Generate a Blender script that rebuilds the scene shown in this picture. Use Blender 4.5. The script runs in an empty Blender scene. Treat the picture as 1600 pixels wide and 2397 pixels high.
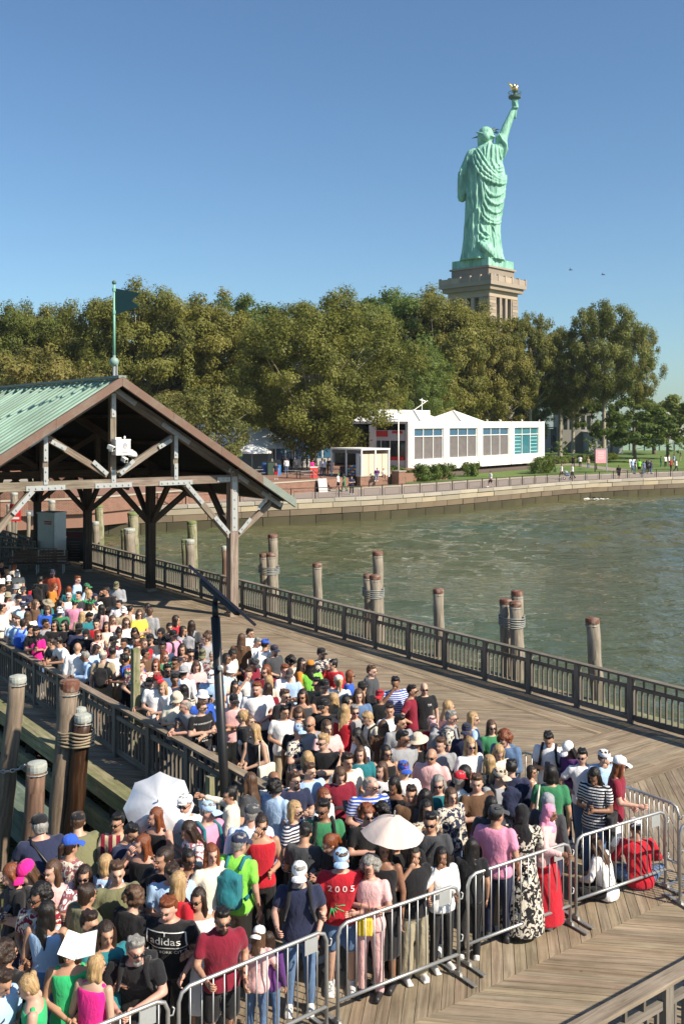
import bpy, math, random, bmesh
import numpy as np
from mathutils import Vector, Matrix, noise
from mathutils.bvhtree import BVHTree
R = math.radians
random.seed(7); np.random.seed(7)
scene = bpy.context.scene
C = scene.collection
# ------------------------------------------------------------------ camera
FPX, HY, CX = 2317.0, 988.0, 800.0          # focal length, horizon row and centre column of the photograph (1600 x 2397)
CAMZ = 6.6
cam_d = bpy.data.cameras.new('camera'); cam = bpy.data.objects.new('camera', cam_d); C.objects.link(cam)
cam.location = (0, 0, CAMZ); cam.rotation_euler = (R(90), 0, 0)
cam_d.sensor_fit = 'VERTICAL'; cam_d.sensor_height = 36; cam_d.sensor_width = 24
cam_d.lens = 36 * FPX / 2397; cam_d.shift_y = -(1198.5 - HY) / 2397
cam_d.clip_start = 0.1; cam_d.clip_end = 6000
scene.camera = cam
# ------------------------------------------------------------------ light
SUN_AZ = (0.86, -0.51)      # horizontal direction towards the sun
SUN_EL = 39.0
world = bpy.data.worlds.new('World'); scene.world = world; world.use_nodes = True
wn = world.node_tree.nodes; wl = world.node_tree.links
bg = wn['Background']; sky = wn.new('ShaderNodeTexSky'); sky.sky_type = 'NISHITA'; sky.sun_disc = False
sky.sun_elevation = R(SUN_EL); sky.sun_rotation = math.atan2(SUN_AZ[0], SUN_AZ[1])
sky.altitude = 0; sky.air_density = 1.0; sky.dust_density = 0.6; sky.ozone_density = 1.0
tint = wn.new('ShaderNodeMix'); tint.data_type = 'RGBA'; tint.blend_type = 'MULTIPLY'; tint.inputs[0].default_value = 1.0; tint.inputs[7].default_value = (.70, .93, 1.10, 1)
wl.new(sky.outputs[0], tint.inputs[6]); wl.new(tint.outputs[2], bg.inputs[0]); bg.inputs[1].default_value = 0.078
sd = bpy.data.lights.new('sun', 'SUN'); sun = bpy.data.objects.new('sun', sd); C.objects.link(sun)
sd.energy = 5.0; sd.angle = R(0.53); sd.color = (1.0, 0.885, 0.73)
sv = Vector((SUN_AZ[0] * math.cos(R(SUN_EL)), SUN_AZ[1] * math.cos(R(SUN_EL)), math.sin(R(SUN_EL))))
sun.rotation_euler = sv.to_track_quat('Z', 'Y').to_euler(); sun.location = sv * 60
scene.view_settings.view_transform = 'Standard'; scene.view_settings.look = 'None'
scene.view_settings.exposure = 0.68; scene.view_settings.gamma = 1; scene.view_settings.use_curve_mapping = False
scene.render.engine = 'CYCLES'
scene.cycles.max_bounces = 6; scene.cycles.diffuse_bounces = 3; scene.cycles.glossy_bounces = 3
scene.cycles.transmission_bounces = 3; scene.cycles.transparent_max_bounces = 6
scene.cycles.use_denoising = True

# ------------------------------------------------------------------ helpers
def G(x, y, z=0.0):
    """the place at height z that the photograph shows at pixel x, y"""
    D = FPX * (CAMZ - z) / (y - HY); return Vector(((x - CX) / FPX * D, D, z))
PO = Vector((-3.73, 33.75, 0)); US = Vector((-.6, .8, 0)); UT = Vector((-.8, -.6, 0))
def PL(s, t, z=0.0): return PO + US * s + UT * t + Vector((0, 0, z))
def s_at(x, t):              # how far along the pier the line at offset t is crossed by image column x
    r = (x - CX) / FPX
    return (PO.x - .8 * t - r * (PO.y - .6 * t)) / (.6 + .8 * r)

COL = dict(wh=(.80,.80,.80), cr=(.74,.68,.56), gy=(.30,.31,.33), dg=(.055,.058,.065), bk=(.013,.013,.015), nv=(.022,.028,.065),
 bl=(.03,.10,.48), lb=(.38,.55,.78), tl=(.02,.17,.20), gn=(.04,.20,.09), ol=(.17,.17,.09), lg=(.25,.72,.08), rd=(.46,.014,.028),
 mr=(.20,.012,.03), pk=(.75,.45,.44), hp=(.80,.02,.26), pu=(.10,.03,.16), yo=(.7,.5,.05), ye=(.82,.60,.08), bn=(.12,.065,.035), tn=(.34,.27,.18),
 kh=(.33,.29,.20), be=(.60,.52,.40), dn=(.10,.17,.30), rs=(.34,.06,.03), mp=(.72,.28,.42), gr=(.03,.42,.15))
COL['or'] = (.55, .20, .03)
CNAME = dict(wh='white', cr='cream', gy='grey', dg='charcoal', bk='black', nv='navy', bl='bright blue', lb='light blue', tl='teal',
 gn='dark green', ol='olive', lg='lime green', rd='red', mr='maroon', pk='pale pink', hp='hot pink', pu='purple', yo='mustard', ye='yellow',
 bn='brown', tn='tan', kh='khaki', be='beige', dn='denim blue', rs='rust red', mp='pink', gr='emerald green')
COL['or'] = (.55, .20, .03); CNAME['or'] = 'orange'

def newmat(name):
    m = bpy.data.materials.new(name); m.use_nodes = True
    return m, m.node_tree.nodes, m.node_tree.links, m.node_tree.nodes['Principled BSDF']
def ramp(n, stops):
    r = n.new('ShaderNodeValToRGB'); e = r.color_ramp.elements
    while len(e) < len(stops): e.new(0.5)
    for k, (p, c) in enumerate(stops): e[k].position = p; e[k].color = (*c, 1)
    return r
def mixc(n, l, fac, a, b, mode='MIX'):
    x = n.new('ShaderNodeMix'); x.data_type = 'RGBA'; x.blend_type = mode
    for sock, v in ((x.inputs[0], fac), (x.inputs[6], a), (x.inputs[7], b)):
        if hasattr(v, 'is_output'): l.new(v, sock)
        elif isinstance(v, (int, float)): sock.default_value = v
        else: sock.default_value = (*v, 1)
    return x.outputs[2]
def noise_n(n, l, vec, scale, detail=4, rough=.55, dist=0.0):
    t = n.new('ShaderNodeTexNoise'); t.inputs['Scale'].default_value = scale; t.inputs['Detail'].default_value = detail
    t.inputs['Roughness'].default_value = rough; t.inputs['Distortion'].default_value = dist
    if vec is not None: l.new(vec, t.inputs['Vector'])
    return t
def mapping(n, l, vec, sc=(1,1,1), rot=(0,0,0), loc=(0,0,0)):
    m = n.new('ShaderNodeMapping'); l.new(vec, m.inputs[0])
    m.inputs['Scale'].default_value = sc; m.inputs['Rotation'].default_value = rot; m.inputs['Location'].default_value = loc
    return m.outputs[0]
def bump(n, l, h, strength=.3, dist=.02):
    b = n.new('ShaderNodeBump'); b.inputs['Strength'].default_value = strength; b.inputs['Distance'].default_value = dist
    l.new(h, b.inputs['Height']); return b.outputs[0]
def coord(n, which='Object'): return n.new('ShaderNodeTexCoord').outputs[which]
MATS = {}
def plain(name, rgb, rough=.6, metal=0.0, var=.25, scale=6.0, bmp=.15, bdist=.01, spec=.5, dirt=None, dirtamt=.4, coordw='Object'):
    if name in MATS: return MATS[name]
    m, n, l, b = newmat(name)
    v = coord(n, coordw)
    t = noise_n(n, l, v, scale, 5, .6); t2 = noise_n(n, l, v, scale * 5.3, 3, .6)
    lo = tuple(c * (1 - var) for c in rgb); hi = tuple(min(1, c * (1 + var)) for c in rgb)
    col = mixc(n, l, t.outputs[0], lo, hi)
    col = mixc(n, l, .35, col, mixc(n, l, t2.outputs[0], lo, hi))
    if dirt:
        t3 = noise_n(n, l, v, scale * .4, 6, .7); rr = ramp(n, [(.48, (0,0,0)), (.68, (1,1,1))]); l.new(t3.outputs[0], rr.inputs[0])
        mu = n.new('ShaderNodeMath'); mu.operation = 'MULTIPLY'; l.new(rr.outputs[0], mu.inputs[0]); mu.inputs[1].default_value = dirtamt
        col = mixc(n, l, mu.outputs[0], col, dirt)
    l.new(col, b.inputs['Base Color'])
    b.inputs['Roughness'].default_value = rough; b.inputs['Metallic'].default_value = metal
    b.inputs['Specular IOR Level'].default_value = spec
    if bmp: l.new(bump(n, l, t2.outputs[0], bmp, bdist), b.inputs['Normal'])
    MATS[name] = m; return m

def wood(name, c1, c2, c3, uv=True, gs=(1.2, 26, 26), rough=.8, blotch=.5, rot=(0,0,0), green=None):
    """weathered timber: grain runs along the first texture axis"""
    if name in MATS: return MATS[name]
    m, n, l, b = newmat(name)
    v = coord(n, 'UV' if uv else 'Object')
    vv = mapping(n, l, v, gs, rot)
    t = noise_n(n, l, vv, 1.0, 6, .65, .6)
    r = ramp(n, [(.30, c1), (.52, c2), (.75, c3)]); l.new(t.outputs[0], r.inputs[0])
    t2 = noise_n(n, l, v, .9, 4, .6)
    col = mixc(n, l, .0, r.outputs[0], c1)
    at = n.new('ShaderNodeAttribute'); at.attribute_name = 'tone'
    oi = n.new('ShaderNodeObjectInfo')
    rr = ramp(n, [(.35, (.62,.58,.54)), (.7, (1.12,1.1,1.08))]); l.new(t2.outputs[0], rr.inputs[0])
    col = mixc(n, l, blotch, col, rr.outputs[0], 'MULTIPLY')
    if green:
        t4 = noise_n(n, l, v, 2.2, 5, .7); r4 = ramp(n, [(.42, (0,0,0)), (.62, (1,1,1))]); l.new(t4.outputs[0], r4.inputs[0])
        mu = n.new('ShaderNodeMath'); mu.operation = 'MULTIPLY'; l.new(r4.outputs[0], mu.inputs[0]); mu.inputs[1].default_value = .7
        col = mixc(n, l, mu.outputs[0], col, green)
    vs_ = n.new('ShaderNodeTexVoronoi'); vs_.inputs['Scale'].default_value = 2.3; l.new(v, vs_.inputs['Vector']); rs_ = ramp(n, [(.035,(.45,.42,.38)),(.06,(1,1,1))]); l.new(vs_.outputs['Distance'], rs_.inputs[0]); col = mixc(n, l, .7, col, rs_.outputs[0], 'MULTIPLY')
    t5 = noise_n(n, l, coord(n,'Object'), .55, 6, .7, .5); r5 = ramp(n, [(.36,(.70,.68,.64)),(.6,(1.06,1.05,1.03))]); l.new(t5.outputs[0], r5.inputs[0]); col = mixc(n, l, .75, col, r5.outputs[0], 'MULTIPLY')
    if uv: col = mixc(n, l, 1.0, col, at.outputs['Color'], 'MULTIPLY')
    l.new(col, b.inputs['Base Color']); b.inputs['Roughness'].default_value = rough; b.inputs['Specular IOR Level'].default_value = .25
    l.new(bump(n, l, t.outputs[0], .35, .006), b.inputs['Normal'])
    MATS[name] = m; return m

class MB:
    """collects solids and links them as one mesh"""
    def __init__(s): s.v = []; s.f = []; s.m = []; s.uv = []; s.tone = []
    def add(s, vs, fs, mi=0, uvs=None, tone=None):
        o = len(s.v); s.v.extend([tuple(p) for p in vs])
        for k, f in enumerate(fs):
            s.f.append(tuple(i + o for i in f)); s.m.append(mi)
            s.uv.append(uvs[k] if uvs else None); s.tone.append(tone)
        return s
    def box(s, c, d, rz=0, mi=0, M=None, tone=None, taper=1.0):
        x, y, z = d[0]/2, d[1]/2, d[2]/2
        P = [Vector((i*x*(taper if k > 0 else 1), j*y*(taper if k > 0 else 1), k*z)) for k in (-1,1) for j in (-1,1) for i in (-1,1)]
        MM = M if M is not None else Matrix.Translation(Vector(c)) @ Matrix.Rotation(rz, 4, 'Z')
        F = [(0,2,3,1),(4,5,7,6),(0,1,5,4),(2,6,7,3),(0,4,6,2),(1,3,7,5)]
        U = []
        L = sorted(range(3), key=lambda a: -d[a])
        off = random.random() * 40
        for f in F:
            U.append([(P[i][L[0]] + off, P[i][L[1]] + P[i][L[2]] + off * .37) for i in f])
        return s.add([MM @ p for p in P], F, mi, U, tone)
    def beam(s, a, b, w, h, mi=0, up=(0,0,1), tone=None, ext=0):
        """box with its long axis from a to b, w across, h along up"""
        a = Vector(a); b = Vector(b); d = b - a; L = d.length; x = d / L
        u = Vector(up); y = u.cross(x)
        if y.length < 1e-4: y = Vector((0,1,0)).cross(x)
        y.normalize(); z = x.cross(y)
        M = Matrix((x, y, z)).transposed().to_4x4(); M.translation = (a + b) / 2
        return s.box(None, (L + ext*2, w, h), 0, mi, M, tone)
    def tube(s, path, rad, n=10, mi=0, caps=True, closed=False):
        path = [Vector(p) for p in path]
        if not hasattr(rad, '__len__'): rad = [rad] * len(path)
        vs = []; prev = None
        for i, p in enumerate(path):
            if closed: d = path[(i+1) % len(path)] - path[i-1]
            else: d = path[min(i+1, len(path)-1)] - path[max(i-1, 0)]
            if d.length < 1e-9: d = Vector((0,0,1))
            d.normalize()
            if prev is None:
                u = d.orthogonal().normalized()
            else:
                u = prev - d * prev.dot(d)
                if u.length < 1e-5: u = d.orthogonal()
                u.normalize()
            prev = u; w = d.cross(u)
            for k in range(n):
                a = 2*math.pi*k/n; vs.append(p + (u*math.cos(a) + w*math.sin(a)) * rad[i])
        fs = []; L = len(path)
        U = []
        acc = 0
        for i in range(L if closed else L-1):
            j = (i+1) % L; sl = (path[j]-path[i]).length
            for k in range(n):
                k2 = (k+1) % n
                fs.append((i*n+k, i*n+k2, j*n+k2, j*n+k))
                r = max(rad[i], .001) * 6.28
                U.append([(acc, k/n*r), (acc, (k+1)/n*r), (acc+sl, (k+1)/n*r), (acc+sl, k/n*r)])
            acc += sl
        if caps and not closed:
            fs.append(tuple(range(n))[::-1]); fs.append(tuple((L-1)*n+k for k in range(n)))
            U.append([(math.cos(k), math.sin(k)) for k in range(n)]); U.append([(math.cos(k), math.sin(k)) for k in range(n)])
        return s.add(vs, fs, mi, U)
    def lathe(s, prof, c=(0,0,0), n=16, mi=0, M=None):
        """prof: (radius, z) from bottom to top"""
        MM = M if M is not None else Matrix.Translation(Vector(c))
        vs = []; fs = []
        for r, z in prof:
            for k in range(n):
                a = 2*math.pi*k/n; vs.append(MM @ Vector((r*math.cos(a), r*math.sin(a), z)))
        for i in range(len(prof)-1):
            for k in range(n):
                k2 = (k+1) % n; fs.append((i*n+k, i*n+k2, (i+1)*n+k2, (i+1)*n+k))
        fs.append(tuple(range(n))[::-1]); fs.append(tuple((len(prof)-1)*n+k for k in range(n)))
        return s.add(vs, fs, mi)
    def ell(s, c, r, M=None, n=14, m=8, mi=0):
        """ellipsoid"""
        MM = (M if M is not None else Matrix.Identity(4)) @ Matrix.Translation(Vector(c))
        vs = [MM @ Vector((0,0,-r[2]))]; fs = []
        for i in range(1, m):
            t = -math.pi/2 + math.pi*i/m
            for k in range(n):
                a = 2*math.pi*k/n; vs.append(MM @ Vector((r[0]*math.cos(t)*math.cos(a), r[1]*math.cos(t)*math.sin(a), r[2]*math.sin(t))))
        vs.append(MM @ Vector((0,0,r[2])))
        for k in range(n): fs.append((0, 1+(k+1)%n, 1+k))
        for i in range(m-2):
            for k in range(n):
                k2 = (k+1)%n; fs.append((1+i*n+k, 1+i*n+k2, 1+(i+1)*n+k2, 1+(i+1)*n+k))
        t = len(vs)-1; b = 1+(m-2)*n
        for k in range(n): fs.append((b+k, b+(k+1)%n, t))
        return s.add(vs, fs, mi)
    def cap(s, a, b, ra, rb, n=12, mi=0):
        """tapered limb with round ends"""
        a = Vector(a); b = Vector(b); d = (b-a)
        if d.length < 1e-6: d = Vector((0,0,1e-4))
        d.normalize(); P = []; Rr = []
        for q in (-1, -.8, -.45): P.append(a + d*q*ra); Rr.append(ra*math.sqrt(max(0, 1-q*q))+1e-4)
        P.append(a); Rr.append(ra); P.append((a+b)/2); Rr.append((ra+rb)/2); P.append(b); Rr.append(rb)
        for q in (.45, .8, 1): P.append(b + d*q*rb); Rr.append(rb*math.sqrt(max(0, 1-q*q))+1e-4)
        return s.tube(P, Rr, n, mi)
    def prism(s, poly, z0, z1, mi=0, uvd=None, tone=None):
        """poly: list of (x, y) counter-clockwise or not"""
        A = sum(poly[i][0]*poly[(i+1)%len(poly)][1] - poly[(i+1)%len(poly)][0]*poly[i][1] for i in range(len(poly)))
        if A < 0: poly = poly[::-1]
        k = len(poly); vs = [(x, y, z0) for x, y in poly] + [(x, y, z1) for x, y in poly]
        fs = [tuple(range(k))[::-1], tuple(range(k, 2*k))] + [(i, (i+1)%k, k+(i+1)%k, k+i) for i in range(k)]
        U = None
        if uvd is not None:
            ux, uy = uvd; off = random.random()*60
            g = lambda i: (vs[i][0]*ux+vs[i][1]*uy+off, -vs[i][0]*uy+vs[i][1]*ux+vs[i][2]+off*.31)
            U = [[g(i) for i in f] for f in fs]
        return s.add(vs, fs, mi, U, tone)
    def mesh(s, name, mats, smooth=False):
        me = bpy.data.meshes.new(name); me.from_pydata(s.v, [], s.f)
        for m in (mats if isinstance(mats, (list, tuple)) else [mats]): me.materials.append(m)
        me.polygons.foreach_set('material_index', s.m)
        if any(u is not None for u in s.uv):
            uvl = me.uv_layers.new(name='uv'); flat = []
            for f, u in zip(s.f, s.uv):
                if u is None: flat.extend([0.0]*(2*len(f)))
                else:
                    for q in u: flat.extend(q)
            uvl.data.foreach_set('uv', flat)
            ca = me.color_attributes.new('tone', 'FLOAT_COLOR', 'CORNER'); fl = []
            for f, t in zip(s.f, s.tone):
                t = t if t is not None else (1,1,1)
                fl.extend([t[0], t[1], t[2], 1.0]*len(f))
            ca.data.foreach_set('color', fl)
        me.polygons.foreach_set('use_smooth', [smooth]*len(me.polygons))
        me.update(); return me
    def obj(s, name, mats, parent=None, smooth=False, **tags):
        return link(name, s.mesh(name, mats, smooth), parent, **tags)
def link(name, me, parent=None, **tags):
    o = bpy.data.objects.new(name, me); C.objects.link(o)
    if parent is not None: o.parent = parent
    for k, v in tags.items(): o[k] = v
    return o
def thing(name, label, cat, loc=(0,0,0), rz=0, group=None, scale=None):
    o = bpy.data.objects.new(name, None); o.empty_display_size = .2; C.objects.link(o); o.location = loc; o.rotation_euler = (0,0,rz)
    if scale: o.scale = (scale,)*3 if not hasattr(scale, '__len__') else scale
    o['label'] = label; o['category'] = cat
    if group: o['group'] = group
    return o
def copy_tree(o, parent=None, **tags):
    c = o.copy(); C.objects.link(c); c.parent = parent
    for k, v in tags.items(): c[k] = v
    for ch in o.children: copy_tree(ch, c)
    return c
def tone(a=.85, b=1.15, tint=.04):
    k = random.uniform(a, b); return (k*(1+random.uniform(-tint, tint)), k, k*(1+random.uniform(-tint, tint)))
def remesh(mb, voxel, sm=3, fac=.5, mats=None, adapt=0):
    me = bpy.data.meshes.new('raw'); me.from_pydata(mb.v, [], mb.f); ob = bpy.data.objects.new('raw', me); C.objects.link(ob)
    r = ob.modifiers.new('r', 'REMESH'); r.mode = 'VOXEL'; r.voxel_size = voxel; r.adaptivity = adapt; r.use_smooth_shade = True
    if sm:
        q = ob.modifiers.new('s', 'SMOOTH'); q.factor = fac; q.iterations = sm
    dg = bpy.context.evaluated_depsgraph_get()
    out = bpy.data.meshes.new_from_object(ob.evaluated_get(dg)); bpy.data.objects.remove(ob); bpy.data.meshes.remove(me)
    for m in (mats or []): out.materials.append(m)
    return out
def co_get(me):
    a = np.empty(len(me.vertices)*3); me.vertices.foreach_get('co', a); return a.reshape(-1, 3)
def co_set(me, a): me.vertices.foreach_set('co', np.ascontiguousarray(a).ravel()); me.update()
def nrm_get(me):
    a = np.empty(len(me.vertices)*3, dtype=np.float32); me.vertex_normals.foreach_get('vector', a); return a.reshape(-1, 3)

# ------------------------------------------------------------------ materials
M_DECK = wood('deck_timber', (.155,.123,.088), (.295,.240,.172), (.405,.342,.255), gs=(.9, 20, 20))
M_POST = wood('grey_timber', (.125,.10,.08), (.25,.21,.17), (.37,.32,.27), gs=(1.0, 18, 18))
M_RAIL = wood('rail_timber', (.10,.090,.077), (.19,.174,.150), (.285,.262,.225), gs=(1.5, 22, 22))
M_CAP  = wood('cap_timber', (.17,.135,.10), (.30,.25,.195), (.42,.36,.30), gs=(1.2, 20, 20))
M_PILE = wood('pile_timber', (.15,.127,.10), (.28,.25,.205), (.41,.375,.32), gs=(1.2, 14, 14))
M_PILEL = wood('slip_pile_timber', (.12,.09,.068), (.24,.19,.145), (.35,.295,.235), gs=(1.2, 14, 14))
M_PILEB = wood('brown_pile_timber', (.09,.05,.035), (.20,.125,.09), (.30,.21,.16), gs=(1.2, 14, 14))
M_PILEG = wood('green_pile_timber', (.16,.15,.10), (.33,.31,.22), (.48,.45,.34), gs=(1.2, 14, 14), green=(.10,.13,.035))
M_TAR = wood('tarred_timber', (.015,.009,.006), (.05,.025,.014), (.16,.09,.055), gs=(.7, 12, 12), rough=.35)
M_FEND = wood('fender_timber', (.12,.12,.07), (.28,.27,.17), (.42,.39,.27), gs=(1.0, 14, 14), green=(.15,.19,.08))
M_TEAL = wood('teal_fender', (.07,.10,.08), (.13,.18,.145), (.19,.24,.19), gs=(1.0, 10, 10))
M_SHADEW = wood('shaded_truss_timber', (.035,.026,.020), (.07,.052,.04), (.115,.09,.07), gs=(1.0, 16, 16))  # timber darkened so the shade under the canopy is in the colour
M_SOFF = wood('shaded_soffit_timber', (.012,.009,.007), (.022,.016,.012), (.035,.026,.02), gs=(1.0, 16, 16))  # shade of the roof underside put into the near-black board colour
M_GALV = plain('galvanised_steel', (.42,.43,.425), .45, .7, .12, 9, .1, .003, dirt=(.30,.28,.25), dirtamt=.4)
M_PLATE = plain('painted_plate', (.38,.40,.40), .5, .25, .12, 5, .1, .004, dirt=(.30,.27,.22), dirtamt=.35)
M_BLACK = plain('black_metal', (.022,.022,.023), .4, .3, .2, 8, .05)
M_BRONZE = plain('bronze_rail', (.06,.045,.035), .5, .4, .2, 8, .05)
M_RUST = plain('rusty_cap', (.15,.058,.034), .75, .1, .4, 14, .5, .01, dirt=(.36,.33,.28), dirtamt=.6)
M_LEADCAP = plain('grey_cap', (.40,.42,.38), .7, .1, .3, 12, .5, .01, dirt=(.22,.24,.18), dirtamt=.6)
M_ROPE = plain('wire_rope', (.30,.24,.16), .7, .2, .3, 40, .5, .004)
M_WIRE = plain('grey_wire', (.26,.27,.25), .6, .4, .3, 40, .5, .004)
M_WHITE = plain('white_paint', (.78,.78,.74), .45, 0, .06, 2, .05)
M_WHITEB = plain('white_cladding', (.80,.79,.74), .5, 0, .05, .5, .05, .01, dirt=(.60,.58,.52), dirtamt=.25)
M_COPG = None
def copper():
    m, n, l, b = newmat('green_copper_roof')
    v = coord(n, 'UV'); v2 = coord(n, 'Object')
    t = noise_n(n, l, mapping(n, l, v, (.7, 7, 7)), 1, 6, .65, .3); t2 = noise_n(n, l, v2, .5, 5, .6)
    r = ramp(n, [(.25, (.17,.27,.22)), (.5, (.28,.43,.355)), (.78, (.40,.55,.475))]); l.new(t.outputs[0], r.inputs[0])
    r2 = ramp(n, [(.3, (.62,.58,.52)), (.65, (1.08,1.05,1.0))]); l.new(t2.outputs[0], r2.inputs[0])
    c = mixc(n, l, .75, r.outputs[0], r2.outputs[0], 'MULTIPLY'); at = n.new('ShaderNodeAttribute'); at.attribute_name = 'tone'
    c = mixc(n, l, 1.0, c, at.outputs['Color'], 'MULTIPLY')
    l.new(c, b.inputs['Base Color']); b.inputs['Roughness'].default_value = .62; b.inputs['Metallic'].default_value = .0
    l.new(bump(n, l, t.outputs[0], .2, .006), b.inputs['Normal']); return m
M_COPG = copper()
M_COPB = plain('brown_copper', (.165,.098,.07), .55, .2, .3, 3, .2, .01, dirt=(.22,.30,.25), dirtamt=.35)
M_COPF = plain('weathered_copper_edge', (.20,.235,.20), .6, .1, .3, 4, .2, .01, dirt=(.22,.16,.11), dirtamt=.5)

def statue_mat():
    m, n, l, b = newmat('verdigris_copper')
    v = coord(n, 'Object')
    t = noise_n(n, l, mapping(n, l, v, (1,1,.35)), .55, 7, .65, .4); t2 = noise_n(n, l, mapping(n, l, v, (1,1,.12)), 2.2, 5, .6)
    r = ramp(n, [(.30, (.075,.215,.17)), (.44, (.185,.42,.33)), (.58, (.29,.57,.45)), (.80, (.42,.66,.53))]); l.new(t.outputs[0], r.inputs[0])
    r2 = ramp(n, [(.35, (.72,.78,.74)), (.62, (1.1,1.08,1.0))]); l.new(t2.outputs[0], r2.inputs[0])
    c = mixc(n, l, .7, r.outputs[0], r2.outputs[0], 'MULTIPLY'); l.new(c, b.inputs['Base Color']); b.inputs['Roughness'].default_value = .6
    l.new(bump(n, l, t2.outputs[0], .3, .12), b.inputs['Normal']); return m
M_STAT = statue_mat()
M_STATD = plain('dark_verdigris', (.07,.13,.10), .6, .1, .3, .8, .2, .1)
M_GOLD = plain('gold_leaf', (.95,.62,.20), .25, 1.0, .1, .6, .1, .1)

def stone(name, c1, c2, sc=.8, rough=.85, joint=None, bs=.4):
    m, n, l, b = newmat(name); v = coord(n, 'Object')
    t = noise_n(n, l, v, sc, 6, .65); t2 = noise_n(n, l, v, sc*9, 4, .6)
    c = mixc(n, l, t.outputs[0], c1, c2); oi = n.new('ShaderNodeObjectInfo')
    r2 = ramp(n, [(0, (.72,.70,.67)), (.5, (1,1,1)), (1, (1.18,1.12,1.0))]); l.new(oi.outputs['Random'], r2.inputs[0])
    c = mixc(n, l, .8, c, r2.outputs[0], 'MULTIPLY')
    l.new(c, b.inputs['Base Color']); b.inputs['Roughness'].default_value = rough; b.inputs['Specular IOR Level'].default_value = .3
    l.new(bump(n, l, t2.outputs[0], bs, .03), b.inputs['Normal']); return m
M_ST1 = stone('coping_granite', (.27,.245,.20), (.43,.40,.33)); M_ST2 = stone('pale_granite', (.25,.215,.155), (.40,.355,.265))
M_ST3 = stone('damp_granite', (.10,.08,.055), (.19,.15,.105)); M_ST4 = stone('algae_granite', (.035,.033,.018), (.085,.075,.04))
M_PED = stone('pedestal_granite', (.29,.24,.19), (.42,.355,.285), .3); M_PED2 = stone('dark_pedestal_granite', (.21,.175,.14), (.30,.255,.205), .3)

def brick_mat():
    m, n, l, b = newmat('red_brick'); v = coord(n, 'UV')
    br = n.new('ShaderNodeTexBrick'); l.new(v, br.inputs['Vector']); br.inputs['Scale'].default_value = 1.0
    br.inputs['Color1'].default_value = (.23,.085,.050,1); br.inputs['Color2'].default_value = (.15,.052,.034,1); br.inputs['Mortar'].default_value = (.26,.22,.17,1)
    br.inputs['Mortar Size'].default_value = .012; br.inputs['Brick Width'].default_value = .24; br.inputs['Row Height'].default_value = .085
    br.inputs['Bias'].default_value = -.2
    t = noise_n(n, l, v, 1.3, 5, .6); r = ramp(n, [(.3, (.8,.78,.75)), (.7, (1.15,1.12,1.1))]); l.new(t.outputs[0], r.inputs[0])
    l.new(mixc(n, l, .8, br.outputs[0], r.outputs[0], 'MULTIPLY'), b.inputs['Base Color']); b.inputs['Roughness'].default_value = .85
    l.new(bump(n, l, br.outputs['Fac'], -.5, .01), b.inputs['Normal']); return m
M_BRICK = brick_mat()

def water_mat():
    m, n, l, b = newmat('harbour_water'); v = coord(n, 'Object')
    vr = mapping(n, l, v, (1,1,1), (0,0,R(18)))
    w1 = noise_n(n, l, mapping(n, l, vr, (.9,1.6,1)), 1, 3, .55, .5)
    w2 = noise_n(n, l, mapping(n, l, vr, (2.2,4.2,1)), 1, 3, .55, .6)
    w3 = noise_n(n, l, mapping(n, l, vr, (6,11.0,1)), 1, 2, .5, .3)
    def sc(o, k):
        q = n.new('ShaderNodeMath'); q.operation = 'MULTIPLY'; l.new(o, q.inputs[0]); q.inputs[1].default_value = k; return q.outputs[0]
    def add(a, c_):
        q = n.new('ShaderNodeMath'); q.operation = 'ADD'; l.new(a, q.inputs[0]); l.new(c_, q.inputs[1]); return q.outputs[0]
    h = add(add(sc(w1.outputs[0], 1.0), sc(w2.outputs[0], .36)), sc(w3.outputs[0], .085))
    big = noise_n(n, l, v, .035, 3, .5)
    r = ramp(n, [(.35, (.098,.092,.036)), (.52, (.078,.090,.042)), (.66, (.052,.080,.048))]); l.new(big.outputs[0], r.inputs[0])
    l.new(r.outputs[0], b.inputs['Base Color']); b.inputs['Roughness'].default_value = .05; b.inputs['IOR'].default_value = 1.36
    b.inputs['Specular IOR Level'].default_value = .5
    bb = n.new('ShaderNodeBump'); bb.inputs['Strength'].default_value = 1.0; bb.inputs['Distance'].default_value = .16; l.new(h, bb.inputs['Height'])
    l.new(bb.outputs[0], b.inputs['Normal']); return m
M_WATER = water_mat()
def grass_mat():
    m, n, l, b = newmat('lawn_grass'); v = coord(n, 'Object')
    t = noise_n(n, l, v, .12, 5, .6); t2 = noise_n(n, l, v, 2.5, 5, .7)
    r = ramp(n, [(.3, (.075,.135,.018)), (.6, (.12,.185,.028)), (.8, (.18,.21,.05))]); l.new(t.outputs[0], r.inputs[0])
    r2 = ramp(n, [(.3, (.65,.65,.6)), (.7, (1.15,1.15,1.1))]); l.new(t2.outputs[0], r2.inputs[0])
    l.new(mixc(n, l, .8, r.outputs[0], r2.outputs[0], 'MULTIPLY'), b.inputs['Base Color']); b.inputs['Roughness'].default_value = .9
    l.new(bump(n, l, t2.outputs[0], .6, .06), b.inputs['Normal']); return m
M_GRASS = grass_mat()
M_PAVE = plain('promenade_paving', (.27,.22,.185), .85, 0, .14, 1.5, .1)
M_PAVER = plain('red_terrace_paving', (.24,.13,.09), .85, 0, .2, 2, .1)
M_SOIL = plain('soil', (.10,.07,.045), .95, 0, .3, 1, .4, .05)
M_SHADOWY = plain('dark_interior', (.02,.02,.02), .7)

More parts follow.
